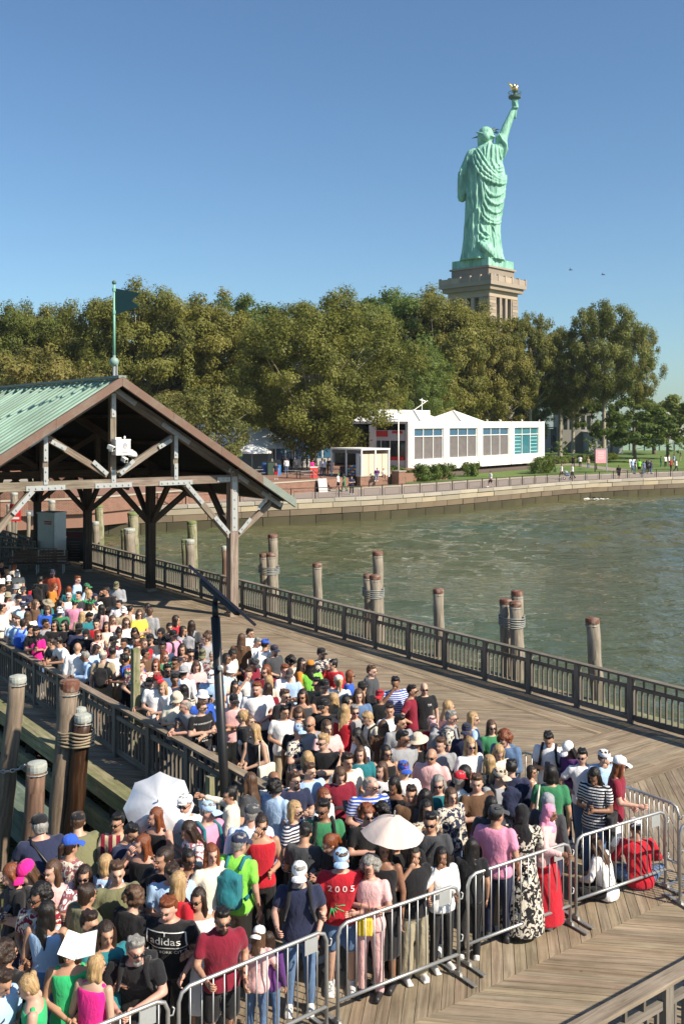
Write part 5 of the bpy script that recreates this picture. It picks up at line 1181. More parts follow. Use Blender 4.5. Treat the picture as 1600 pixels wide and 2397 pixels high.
barrier(BG(60,2470), BG(393,2335), 'barrier at the bottom edge under the arm with the watch')
barrier(BG(418,2318), BG(764,2176), 'barrier in front of the bearded person and the small child')
barrier(BG(790,2166), BG(1072,2070), 'barrier in front of the red t-shirt and the curly grey hair')
barrier(BG(1094,2050), BG(1333,1971), 'barrier in front of the pink-shirted back and patterned dress')
barrier(BG(1347,1960), BG(1556,1897), 'barrier in front of the two people sitting on the deck')
barrier(BG(1216,1757), BG(1425,1826), 'rear barrier partly hidden behind the capped young people', False)
barrier(BG(1430,1829), BG(1587,1886), 'rear barrier closing the corner behind the sitting person', False)
barrier(BG(1590,1930), BG(1760,1900), 'barrier cut off by the right edge of the picture')
# ------------------------------------------------------------------ people
def skin_mat(name, rgb):
    m, n, l, b = newmat(name); t = noise_n(n, l, coord(n), 9, 3); c = mixc(n, l, t.outputs[0], tuple(x*.86 for x in rgb), tuple(min(1,x*1.12) for x in rgb))
    l.new(c, b.inputs['Base Color']); b.inputs['Roughness'].default_value = .5; b.inputs['Specular IOR Level'].default_value = .4
    b.inputs['Subsurface Weight'].default_value = .08; b.inputs['Subsurface Radius'].default_value = (.02,.008,.005); b.inputs['Subsurface Scale'].default_value = .5; return m
SK = {'f':skin_mat('fair_skin',(.50,.31,.225)), 'm':skin_mat('tan_skin',(.43,.24,.155)), 'd':skin_mat('brown_skin',(.24,.12,.072)), 'e':skin_mat('dark_skin',(.11,.055,.035)), 'p':skin_mat('rosy_skin',(.53,.30,.225))}
M_EYE = plain('eye_dark', (.03,.02,.015), .3, bmp=0); M_LIP = plain('lips', (.36,.11,.09), .5, bmp=0); M_BROW = plain('brow', (.06,.04,.03), .8, bmp=0)
def hair_mat(name, rgb):
    m, n, l, b = newmat(name); v = coord(n); t = noise_n(n, l, mapping(n, l, v, (70,70,6)), 1, 4, .6, .8); t2 = noise_n(n, l, v, 9, 3)
    rs_ = ramp(n, [(.35,(0,0,0)),(.62,(1,1,1))]); l.new(t.outputs[0], rs_.inputs[0]); c = mixc(n, l, rs_.outputs[0], tuple(x*.35 for x in rgb), tuple(min(1,x*1.45) for x in rgb)); c = mixc(n, l, .4, c, mixc(n, l, t2.outputs[0], tuple(x*.6 for x in rgb), tuple(min(1,x*1.4) for x in rgb)))
    l.new(c, b.inputs['Base Color']); b.inputs['Roughness'].default_value = .42; b.inputs['Specular IOR Level'].default_value = .4
    l.new(bump(n, l, t.outputs[0], .7, .012), b.inputs['Normal']); return m
HC = dict(K=(.012,.010,.009), D=(.030,.017,.011), M=(.085,.046,.026), R=(.17,.050,.018), B=(.38,.25,.12), G=(.24,.23,.21), W=(.55,.53,.50), S=(.10,.07,.05))
HN = dict(K='black', D='dark brown', M='brown', R='auburn', B='blonde', G='grey', W='white', S='shaved')
HM = {k:hair_mat('hair_'+HN[k].replace(' ','_'), v) for k, v in HC.items()}
def cloth(c, pat=''):
    key = 'cloth_'+c+pat
    if key in MATS: return MATS[key]
    rgb = COL[c]; m, n, l, b = newmat('fabric_'+CNAME[c].replace(' ','_')+('_'+pat if pat else '')); v = coord(n)
    t = noise_n(n, l, v, 5, 4, .6); t2 = noise_n(n, l, mapping(n, l, v, (9,9,4)), 1.4, 4, .6, 1.2); col = mixc(n, l, t.outputs[0], tuple(x*.86 for x in rgb), tuple(min(1,x*1.1) for x in rgb))
    def band(vec, axis, scale, lo, hi):
        w = n.new('ShaderNodeTexWave'); w.wave_type = 'BANDS'; w.bands_direction = axis; w.inputs['Scale'].default_value = scale; w.inputs['Distortion'].default_value = .15; l.new(vec, w.inputs[0]); r = ramp(n, [(lo,(0,0,0)),(hi,(1,1,1))]); l.new(w.outputs['Fac'], r.inputs[0]); return r.outputs[0]
    if pat == 'S': col = mixc(n, l, band(v,'Z',8,.52,.56), col, (.66,.66,.68))
    if pat == 'V': col = mixc(n, l, band(v,'X',3.2,.55,.58), col, (.45,.38,.26)); 
    if pat == 'P': col = mixc(n, l, .5, mixc(n, l, band(v,'Z',12,.5,.6), col, (.6,.65,.8)), mixc(n, l, band(v,'X',12,.5,.6), col, (.6,.65,.8)))
    if pat == 'F':
        vo = n.new('ShaderNodeTexVoronoi'); vo.inputs['Scale'].default_value = 15; l.new(v, vo.inputs['Vector']); r = ramp(n, [(0,(.5,.04,.04)),(.25,(.04,.10,.06)),(.5,(.62,.52,.36)),(.75,(.03,.03,.05)),(1,(.65,.1,.1))]); r.color_ramp.interpolation = 'CONSTANT'
        sp = n.new('ShaderNodeSeparateColor'); l.new(vo.outputs['Color'], sp.inputs[0]); l.new(sp.outputs[0], r.inputs[0]); col = mixc(n, l, .7, col, r.outputs[0])
    if pat == 'O':      # small print on the base colour
        vo = n.new('ShaderNodeTexNoise'); vo.inputs['Scale'].default_value = 11; vo.inputs['Distortion'].default_value = 1.8; l.new(v, vo.inputs['Vector']); r = ramp(n, [(.50,(0,0,0)),(.53,(1,1,1))]); l.new(vo.outputs[0], r.inputs[0]); col = mixc(n, l, r.outputs[0], col, (.60,.55,.46) if sum(rgb) < .6 else (.30,.10,.12))
    l.new(col, b.inputs['Base Color']); b.inputs['Roughness'].default_value = .85; b.inputs['Specular IOR Level'].default_value = .2
    b.inputs['Sheen Weight'].default_value = .15
    l.new(bump(n, l, t2.outputs[0], .55, .03), b.inputs['Normal']); MATS[key] = m; return m
M_SHOEB = plain('dark_shoe', (.02,.02,.022), .5); M_SHOEW = plain('pale_shoe', (.62,.62,.60), .6); M_LENS = glass('sunglass_lens', (.006,.006,.008), .08); M_PHONE = glass('phone_glass', (.01,.01,.012), .15)
# poses: elbow and wrist of each side (negative x is the person's right), lean, head pitch, stance
PO_ = {
 'S':dict(r=((-.24,.03,1.10),(-.245,-.05,.86)), l=((.24,.03,1.10),(.245,-.05,.86))),
 'C':dict(r=((-.26,-.04,1.11),(.07,-.215,1.15)), l=((.26,-.04,1.11),(-.09,-.225,1.09))),
 'P':dict(r=((-.23,-.02,1.10),(-.05,-.26,1.18)), l=((.23,-.02,1.10),(.07,-.255,1.15)), pitch=28, phone=1),
 'H':dict(r=((-.30,-.12,1.24),(-.13,-.17,1.47)), l=((.25,.02,1.11),(.12,-.20,1.10))),
 'L':dict(r=((-.25,-.26,1.12),(-.10,-.47,1.10)), l=((.25,-.24,1.12),(.06,-.46,1.10)), lean=.40, pitch=8),
 'R':dict(r=((-.26,-.10,1.14),(-.22,-.33,1.12)), l=((.25,.02,1.11),(.20,-.18,.98)), lean=.10, pitch=10),
 'K':dict(r=((-.245,.02,1.10),(-.045,-.21,1.03)), l=((.245,.02,1.10),(.05,-.215,1.01))),
 'G':dict(r=((-.40,-.18,1.33),(-.40,-.44,1.40)), l=((.25,-.02,1.12),(.14,-.24,1.14))),
 'U':dict(r=((-.23,-.06,1.12),(-.13,-.26,1.34)), l=((.24,.03,1.10),(.245,-.05,.86))),
 'A':dict(r=((-.36,.08,1.14),(-.18,-.03,1.01)), l=((.25,.02,1.10),(.25,-.05,.86))),
 'W':dict(r=((-.24,.10,1.11),(-.25,.12,.87)), l=((.24,-.06,1.11),(.24,-.20,.92)), walk=1),
 'T':dict(r=((-.30,-.16,.34),(-.16,-.36,.24)), l=((.30,-.16,.34),(.16,-.38,.22)), sit=1, pitch=25, lean=.30),
 'E':dict(r=((-.25,.0,.36),(-.12,-.22,.30)), l=((.25,.0,.36),(.12,-.22,.30)), perch=1, pitch=18)}
SHZ = 1.375
TOR = [(.80,.135,.105),(.86,.165,.12),(.93,.17,.118),(1.02,.145,.105),(1.12,.145,.105),(1.22,.163,.112),(1.31,.175,.108),(1.375,.165,.095),(1.415,.115,.075),(1.44,.066,.062)]
def sk(pose):
    p = PO_[pose]; low = -.80 if p.get('sit') else (-.80 if p.get('perch') else 0)
    ln = p.get('lean', 0)
    def bend(v):        # lean the trunk forward and drop it for sitting figures
        x, y, z = v
        if z > .93: y -= (z-.93)*ln; z -= (z-.93)*ln*ln*.45
        return Vector((x, y, z+low))
    return p, low, bend
def arm_pts(pose, side):
    p, low, bend = sk(pose); e, w = p['r' if side < 0 else 'l']
    s = bend((side*.180, .005, SHZ)); return s, Vector(e), Vector(w)
def legs(pose, side):
    p = PO_[pose]
    if p.get('sit'): return Vector((side*.10,0,.12)), Vector((side*.36,-.26,.15)), Vector((-side*.02,-.40-.05*side,.07))
    if p.get('perch'): return Vector((side*.09,-.02,.10)), Vector((side*.11,-.44,.10)), Vector((side*.11,-.42,-.34))
    if p.get('walk'): return Vector((side*.09,0,.88)), Vector((side*.09,-.14 if side<0 else .06,.48)), Vector((side*.09,-.20 if side<0 else .30,.09 if side<0 else .13))
    return Vector((side*.09,0,.88)), Vector((side*.105,-.015,.48)), Vector((side*.11,.03,.085))
def head_mat(pose, yaw):
    p, low, bend = sk(pose); c = bend((0,.0,1.465)); T = Matrix.Translation(c) @ Matrix.Rotation(R(yaw),4,'Z') @ Matrix.Rotation(R(p.get('pitch',6)),4,'X'); return T @ Matrix.Translation((0,-.02,.102)) @ Matrix.Scale(.925, 4)
def torso(mb, bend, g=0.0, z0=.80, z1=1.44, flare=0, n=20, zs=None):
    prof = TOR; vs = []; fs = []; N = 16
    Z = [z0+(z1-z0)*i/N for i in range(N+1)]
    for z in Z:
        for a, b in zip(prof[:-1], prof[1:]):
            if a[0] <= z <= b[0] or (z < prof[0][0] and a is prof[0]) or (z > prof[-1][0] and b is prof[-1]): 
                k = (z-a[0])/(b[0]-a[0]); k = max(0,min(1,k)); w = a[1]+(b[1]-a[1])*k; d = a[2]+(b[2]-a[2])*k; break
        fl = flare*max(0,(1.05-z)/.3)
        for k in range(n):
            t = 2*math.pi*k/n; c_, s_ = math.cos(t), math.sin(t); e = .82
            vs.append(bend((math.copysign(abs(c_)**e,c_)*(w+g+fl), math.copysign(abs(s_)**e,s_)*(d+g+fl), z)))
    for i in range(N):
        for k in range(n): fs.append((i*n+k, i*n+(k+1)%n, (i+1)*n+(k+1)%n, (i+1)*n+k))
    fs += [tuple(range(n))[::-1], tuple(N*n+k for k in range(n))]; mb.add(vs, fs)
def make_body(pose, yaw):
    p, low, bend = sk(pose); mb = MB(); torso(mb, bend)
    for sd in (-1,1):
        s, e, w = arm_pts(pose, sd); mb.cap(s, e, .052, .041); mb.cap(e, w, .040, .027)
        dr = (w-e).normalized(); hand = w+dr*.055; up = Vector((0,0,1)); M = Matrix.Translation(hand) @ dr.to_track_quat('Z','X').to_matrix().to_4x4()
        mb.ell((0,0,0),(.042,.022,.05),M,10,6)
        h, k, a = legs(pose, sd); mb.cap(h, k, .086, .056); mb.cap(k, a, .056, .036)
        if p.get('sit'): mb.cap(a, a+Vector((sd*-.12,-.03,0)), .04, .03)
        else: mb.cap(a+Vector((0,.02,-.04)), a+Vector((0,-.13,-.055)), .038, .032)
    nb = bend((0,.012,1.40)); H = head_mat(pose, yaw); mb.cap(nb, H @ Vector((0,.02,-.075)), .060, .054)
    mb.ell((0,.018,.03),(.078,.097,.098),H,16,10); mb.ell((0,-.012,-.035),(.062,.078,.085),H,14,8); mb.ell((0,-.045,-.085),(.032,.030,.028),H,10,6)
    mb.cap(H@Vector((0,-.088,.012)), H@Vector((0,-.110,-.022)), .011, .017, 8)
    for sd in (-1,1): mb.ell((sd*.079,.012,-.01),(.014,.022,.033),H,8,6)
    mb.ell((0,-.078,.035),(.05,.02,.014),H,10,6)
    me = remesh(mb, .0165, 1, .45, [SK['f'], M_EYE, M_LIP, M_BROW])
    # eyes, brows, lips and fingers join the same mesh
    ex = MB()
    for sd in (-1,1):
        ex.ell((sd*.031,-.089,.010),(.013,.008,.0075),H,8,6,1)
        ex.tube([H@Vector((sd*.014,-.103,.028)),H@Vector((sd*.032,-.100,.034)),H@Vector((sd*.050,-.086,.028))],[.004,.006,.003],5,3)
    ex.ell((0,-.094,-.050),(.024,.010,.0075),H,8,6,2)
    for sd in (-1,1):
        s, e, w = arm_pts(pose, sd); dr = (w-e).normalized(); M = Matrix.Translation(w+dr*.055) @ dr.to_track_quat('Z','X').to_matrix().to_4x4()
        curl = .35 if pose in 'SKCWA' else .75
        for f in range(4):
            x0 = -.030+.020*f; L = (.070,.080,.076,.060)[f]; y1 = -L*.5*curl
            ex.tube([M@Vector((x0,0,.03)), M@Vector((x0*1.05,-.004,.05+L*.35)), M@Vector((x0*1.05,y1,.05+L*(.75-.2*curl))), M@Vector((x0,y1*1.7,.05+L*(.95-.5*curl)))],[.010,.0095,.0085,.006],6,0)
        ex.tube([M@Vector((.028*sd,0,-.02)),M@Vector((.052*sd,-.012,.012)),M@Vector((.050*sd,-.025,.042))],[.012,.011,.008],6,0)
    em = ex.mesh('x', [SK['f'], M_EYE, M_LIP, M_BROW], True)
    bm = bmesh.new(); bm.from_mesh(me); bm.from_mesh(em); bm.to_mesh(me); bm.free(); bpy.data.meshes.remove(em)
    me.polygons.foreach_set('use_smooth', [True]*len(me.polygons)); me.update(); return me
def folds(me, amp, sc=9, seed=0):
    co = co_get(me); nr = nrm_get(me); out = np.empty(len(co)); 
    for i, c in enumerate(co): out[i] = noise.noise(Vector((c[0]*sc, c[1]*sc, c[2]*sc*.55+seed))) + .5*noise.noise(Vector((c[0]*sc*2.4, c[1]*sc*2.4, c[2]*sc*1.5+seed)))
    co_set(me, co + nr*(out*amp)[:,None]); me.polygons.foreach_set('use_smooth', [True]*len(me.polygons)); me.update(); return me
def make_top(kind, pose):
    p, low, bend = sk(pose); mb = MB()
    if kind == 'k': torso(mb, bend, .014, .86, 1.375, .012); 
    elif kind == 'j': torso(mb, bend, .036, .78, 1.43, .02)
    elif kind == 'd': torso(mb, bend, .016, .86, 1.37, .03)
    else: torso(mb, bend, .018, .82, 1.425, .018)
    for sd in (-1,1):
        s, e, w = arm_pts(pose, sd)
        if kind in 'tp': mb.cap(s, s.lerp(e,.56), .064, .063)
        elif kind in 'ls': mb.cap(s, e, .070, .056); mb.cap(e, e.lerp(w,.9), .056, .044)
        elif kind == 'j': mb.cap(s, e, .082, .066); mb.cap(e, e.lerp(w,.92), .066, .052)
        elif kind in 'kd': mb.cap(bend((sd*.10,.0,1.36)), bend((sd*.115,.0,1.405)), .045, .03)
    if kind in 'ps': mb.cap(bend((-.05,-.03,1.435)), bend((.05,-.03,1.435)), .03, .03); mb.cap(bend((-.06,.03,1.44)), bend((.06,.03,1.44)), .03, .03)
    if kind == 'j': mb.cap(bend((-.09,.07,1.42)), bend((.09,.07,1.42)), .045, .045)
    if kind == 'd' and not p.get('sit'):
        mb.lathe([(.19,.38),(.20,.40),(.205,.60),(.19,.80),(.16,.98),(.13,1.0)], n=22)
    me = remesh(mb, .0195, 3, .5); return folds(me, .0075 if kind != 'k' else .004, 12, (ord(kind)+ord(pose))%7)
def make_bottom(kind, pose):
    p, low, bend = sk(pose); mb = MB()
    if kind in 'pjs': torso(mb, bend, .010, .79, 1.00)
    g = dict(p=.016, j=.012, s=.03, w=.03)
    for sd in (-1,1):
        h, k, a = legs(pose, sd)
        if kind in 'pj': mb.cap(h, k, .100, .072 if kind == 'p' else .066); mb.cap(k, a+(a-k).normalized()*.01, .070 if kind == 'p' else .064, .060 if kind == 'p' else .052)
        elif kind == 'w': mb.cap(h, k, .105, .09); mb.cap(k, a, .09, .105)
        elif kind == 's': mb.cap(h, h.lerp(k,.80), .108, .095)
    if kind == 'w': torso(mb, bend, .012, .79, 1.02)
    if kind == 'k': mb.lathe([(.23,.50),(.235,.52),(.215,.70),(.19,.85),(.165,.98),(.13,1.0)], n=24)
    if kind == 'l': mb.lathe([(.30,.08),(.305,.10),(.27,.40),(.23,.70),(.19,.88),(.165,.98),(.12,1.0)], n=24)
    me = remesh(mb, .023, 2, .5); return folds(me, .008, 9, 3)
def make_shoe(pose):
    mb = MB(); p = PO_[pose]
    for sd in (-1,1):
        h, k, a = legs(pose, sd); z = a.z-.085
        if p.get('sit'): mb.cap(a, a+Vector((sd*-.13,-.04,0)), .048, .038); continue
        if p.get('perch'): z = a.z-.09
        mb.cap((a.x,a.y+.03,z+.045),(a.x+sd*.012,a.y-.155,z+.038),.046,.040); mb.cap((a.x,a.y+.02,z+.05),(a.x,a.y,z+.09),.045,.046); mb.box((a.x,a.y-.06,z+.014),(.085,.27,.026))
    me = remesh(mb, .012, 2, .5); me.polygons.foreach_set('use_smooth', [True]*len(me.polygons)); return me
def hcurve(mb, pts, r, n=8): mb.tube(pts, r, n)
def make_hair(st):
    mb = MB(); rng = random.Random(hash(st)%97 if False else ord(st))
    def skull(g=.012, back=.02, front=.0):
        mb.ell((0,.028,.042),(.082+g,.094+g,.092+g),None,18,12)
    if st == 's':
        skull(.006); mb.ell((0,.055,-.01),(.074,.060,.068)); 
        for k in range(24): a = rng.uniform(0,6.28); mb.ell((.055*math.cos(a),.02+.065*math.sin(a),.10+rng.uniform(-.02,.03)),(.03,.03,.018),None,8,5)
    elif st == 'n': return None
    elif st in 'lbcpu':
        skull(.011); mb.ell((0,.050,-.01),(.084,.072,.085))
    if st == 'b':
        for sd in (-1,1): mb.cap((sd*.085,.015,.03),(sd*.088,.01,-.10),.028,.034)
        mb.ell((0,.06,-.07),(.088,.058,.07))
    if st == 'l':
        for sd in (-1,1): mb.cap((sd*.085,.01,.04),(sd*.092,.005,-.12),.026,.032); mb.cap((sd*.092,.005,-.12),(sd*.085,-.035 if sd>0 else .05,-.29),.032,.020)
        mb.ell((0,.075,-.09),(.088,.05,.12)); mb.ell((0,.095,-.22),(.095,.042,.15))
        for k in range(7): x = -.08+.027*k; mb.cap((x,.10,-.22),(x*.9+rng.uniform(-.02,.02),.105,-.38+rng.uniform(-.04,.03)),.028,.010)
    if st == 'c':
        for k in range(90):
            a = rng.uniform(0,6.28); t = rng.uniform(-.6,1.4); r = .125; d = Vector((math.cos(a)*math.cos(t), math.sin(a)*math.cos(t)*1.0+.25, math.sin(t)*.95))
            if d.y < -.45 and d.z < .35: continue
            q = rng.uniform(.022,.04); mb.ell((d.x*r,.03+d.y*r*.9,.02+d.z*r),(q,q,q),None,7,5)
    if st == 'p':
        mb.cap((0,.12,.05),(0,.15,.02),.035,.035); mb.cap((0,.15,.02),(.01,.155,-.18),.038,.018)
    if st == 'u': mb.ell((0,.11,.10),(.045,.04,.042))
    # clear the face
    me = remesh(mb, .014, 1, .5)
    bm = bmesh.new(); bm.from_mesh(me)
    kill = [v for v in bm.verts if v.co.y < -.028 and v.co.z < .072+.25*max(0,(abs(v.co.x)-.03)) and abs(v.co.x) < .068] if st != 's' else [v for v in bm.verts if v.co.y < -.012 and v.co.z < .070]
    if st == 's': kill += [v for v in bm.verts if v.co.z < -.045 or (v.co.z < -.015 and abs(v.co.x) > .07 and v.co.y < .03)]
    bmesh.ops.delete(bm, geom=list(set(kill)), context='VERTS'); bm.to_mesh(me); bm.free()
    co = co_get(me); nr = nrm_get(me); amp = .012 if st == 'c' else .006
    o = np.array([noise.noise(Vector((c[0]*60, c[1]*60, c[2]*(12 if st!='c' else 60)))) for c in co]); co_set(me, co+nr*(o*amp)[:,None])
    me.polygons.foreach_set('use_smooth', [True]*len(me.polygons)); return me
def smooth(me): me.polygons.foreach_set('use_smooth', [True]*len(me.polygons)); me.update(); return me
def make_hat(k):
    mb = MB()
    if k == 'c':
        mb.lathe([(.094,.040),(.097,.065),(.093,.098),(.072,.130),(.034,.146),(.008,.149)],(0,0,0),20,M=Matrix.Translation((0,.022,0))@Matrix.Diagonal((.92,1.08,1,1)))
        vs = []; 
        for r_, z_, w_ in ((.088,.056,1),(.135,.050,1),(.178,.030,.80)):
            for q in range(9): a = R(-140+100*q/8); vs.append((r_*math.cos(a)*.78*w_, .005+r_*math.sin(a)*1.05, z_-.035*math.cos(a)**2))
        n = len(vs); vs2 = [(x,y,z-.006) for x,y,z in vs]; fs = []
        for i in range(2):
            for q in range(8): fs += [(i*9+q,i*9+q+1,(i+1)*9+q+1,(i+1)*9+q),(n+i*9+q,n+(i+1)*9+q,n+(i+1)*9+q+1,n+i*9+q+1)]
        for q in range(8): fs.append((18+q,18+q+1,n+18+q+1,n+18+q))
        mb.add(vs+vs2, fs); mb.ell((0,.02,.16),(.008,.008,.005),None,6,4)
    elif k in 'kw':
        w = .135 if k == 'k' else .195
        mb.lathe([(w,.035 if k=='k' else .05),(w,.043 if k=='k' else .056),(.100,.066),(.096,.075),(.094,.13),(.075,.155),(.03,.162),(.004,.162)],(0,0,0),24,M=Matrix.Translation((0,.02,0))@Matrix.Diagonal((.95,1.08,1,1)))
    elif k == 'f': mb.ell((0,.005,.098),(.105,.128,.042)); mb.ell((0,-.088,.070),(.068,.052,.012)); mb.lathe([(.098,.055),(.1,.09)],(0,.02,0),18)
    elif k == 'e': mb.ell((0,.026,.06),(.100,.112,.115)); mb.ell((0,.08,-.02),(.09,.06,.08))
    elif k == 'h':
        mb.ell((0,.03,.035),(.102,.115,.112)); mb.ell((0,.05,-.06),(.10,.09,.11)); mb.ell((0,.0,-.15),(.10,.10,.06)); mb.ell((0,-.01,-.22),(.165,.125,.08)); mb.ell((0,.07,-.24),(.15,.08,.14))
    elif k == 'r':
        for q in range(13): a = 2*math.pi*q/13; mb.cap((.095*math.cos(a),.02+.105*math.sin(a),.075),(.17*math.cos(a),.02+.18*math.sin(a),.13),.016,.007,6)
        mb.tube([(.098*math.cos(a),.02+.108*math.sin(a),.07) for a in [q*.483 for q in range(13)]],.016,6,closed=True)
    if k in 'eh':
        me = remesh(mb, .013, 2, .5); bm = bmesh.new(); bm.from_mesh(me)
        kill = [v for v in bm.verts if v.co.y < -.035 and -.088 < v.co.z < .062 and abs(v.co.x) < .064] if k == 'h' else [v for v in bm.verts if v.co.y < -.02 and v.co.z < .055]
        bmesh.ops.delete(bm, geom=kill, context='VERTS'); bm.to_mesh(me); bm.free(); return folds(me, .008, 22)
    return smooth(mb.mesh('hat', None) if False else mb.mesh('hat', [M_BLACK]))
def make_glasses():
    mb = MB()
    for sd in (-1,1): mb.ell((sd*.034,-.101,.010),(.028,.008,.020),None,12,8); mb.beam((sd*.060,-.094,.016),(sd*.082,.01,.012),.006,.006)
    mb.beam((-.012,-.108,.014),(.012,-.108,.014),.006,.006); return smooth(mb.mesh('g', [M_LENS]))
def make_mask(): mb = MB(); mb.ell((0,-.078,-.045),(.052,.040,.042),None,12,8); return smooth(mb.mesh('m', [M_WHITE]))
def make_beard(): mb = MB(); mb.ell((0,-.052,-.092),(.052,.048,.048),None,12,8); mb.ell((0,-.100,-.037),(.03,.012,.008),None,8,5); return smooth(remesh(mb,.01,1,.5))
def make_pack(pose):
    p, low, bend = sk(pose); mb = MB(); c = bend((0,.225,1.16)); ln = p.get('lean',0)
    Rm = Matrix.Translation(c) @ Matrix.Rotation(math.atan(ln),4,'X')
    mb.ell((0,0,.0),(.155,.10,.235),Rm,16,10); mb.box(None,(.26,.15,.36),M=Rm@Matrix.Translation((0,-.01,-.02))); mb.ell((0,.08,-.07),(.115,.055,.12),Rm,12,8)
    me = remesh(mb, .018, 3, .5)
    st = MB()
    for sd in (-1,1): st.tube([bend((sd*.085,.14,1.36)),bend((sd*.10,.03,1.455)),bend((sd*.105,-.10,1.40)),bend((sd*.125,-.145,1.25)),bend((sd*.17,-.10,1.08)),bend((sd*.15,.10,1.02))],[.022]*6,6)
    sm = st.mesh('s', [M_BLACK], True); bm = bmesh.new(); bm.from_mesh(me); bm.from_mesh(sm); bm.to_mesh(me); bm.free(); return folds(me, .012, 12)
def make_tote():
    mb = MB(); mb.box((.235,.02,.88),(.09,.34,.34)); me = remesh(mb,.02,3,.5); st = MB(); st.tube([(.20,-.10,1.03),(.16,-.06,1.36),(.15,.03,1.43),(.17,.10,1.32),(.21,.12,1.03)],.012,5); sm = st.mesh('s',[M_BLACK],True)
    bm = bmesh.new(); bm.from_mesh(me); bm.from_mesh(sm); bm.to_mesh(me); bm.free(); return folds(me,.015,10)
def make_strap(pose):
    p, low, bend = sk(pose); mb = MB(); mb.tube([bend((.10,.0,1.455)),bend((.06,-.135,1.34)),bend((-.06,-.155,1.15)),bend((-.185,-.06,.98)),bend((-.18,.10,1.0)),bend((-.02,.155,1.2)),bend((.10,.09,1.42))],.014,5,closed=True); return mb.mesh('st',[M_BLACK],True)
CACHE = {}
def cached(key, fn, *a):
    if key not in CACHE: CACHE[key] = fn(*a)
    return CACHE[key]
def part(name, me, root, mat, M=None, slot=0):
    if me is None: return None
    if len(me.materials) == 0: me.materials.append(None)
    o = link(name, me, root); o.material_slots[slot].link = 'OBJECT'; o.material_slots[slot].material = mat
    if M is not None: o.matrix_local = M
    return o
GN = dict(t='t-shirt', l='long-sleeved top', k='sleeveless top', p='polo shirt', j='jacket', s='button shirt', d='dress')
TNAME = dict(t='t_shirt', l='sweater', k='tank_top', p='polo_shirt', j='jacket', s='shirt', d='dress')
HSN = dict(s='short', l='long', b='bobbed', c='curly', p='ponytailed', u='tied-up')
HATN = dict(c='cap', k='bucket hat', w='sun hat', f='flat cap', e='hood', h='headscarf', r='star headband')
BN = dict(p='trousers', j='jeans', s='shorts', k='skirt', w='wide trousers', l='long skirt')
PATN = dict(S='striped ', V='wide-striped ', P='checked ', F='multicoloured patterned ', O='printed ', L='printed ')
POSN = dict(C='arms folded', P='looking down at a phone', H='hand raised to the face', L='leaning on the railing', K='hands held together', G='reaching an arm out', U='holding a parasol', T='sitting on the deck', E='sitting on the wall', W='walking', A='hand on hip', R='hand on the barrier')
PEOPLE = []
BLINE = [BG(*q) for q in ((-400,2640),(60,2470),(393,2335),(764,2176),(1072,2070),(1333,1971),(1556,1897))]
def keep_in(loc, y, hz0, lift, sc, pose, face):
    """keep feet inside barriers and railings; a smaller figure further back shows its head at the same place"""
    k = 1.0
    if lift == 0:
        r = loc.x/loc.y
        for a, b in zip(BLINE[:-1], BLINE[1:]):
            ra, rb = a.x/a.y, b.x/b.y
            if ra <= r <= rb:
                # the barrier line crosses this bearing at depth d
                den = (b.x-a.x)-r*(b.y-a.y); t = (r*a.y-a.x)/den if abs(den) > 1e-6 else 0; d = a.y+t*(b.y-a.y)+.33
                if loc.y < d:
                    k = max(.84, (CAMZ-(y-HY)*d/FPX)/hz0); loc = Vector((r*d, d, 0))
        q = loc-PO; s = q.dot(US); t = q.dot(UT)
        tl = 8.62 if pose == 'L' else 8.80
        if s > -16.4 and tl < t < 9.7: loc = loc+UT*(tl-t)
        elif t > 9.0 and s > -17.35: loc = loc+US*(-17.4-s)
        elif t < -.3 : loc = loc+UT*(-.3-t)
    return loc, k
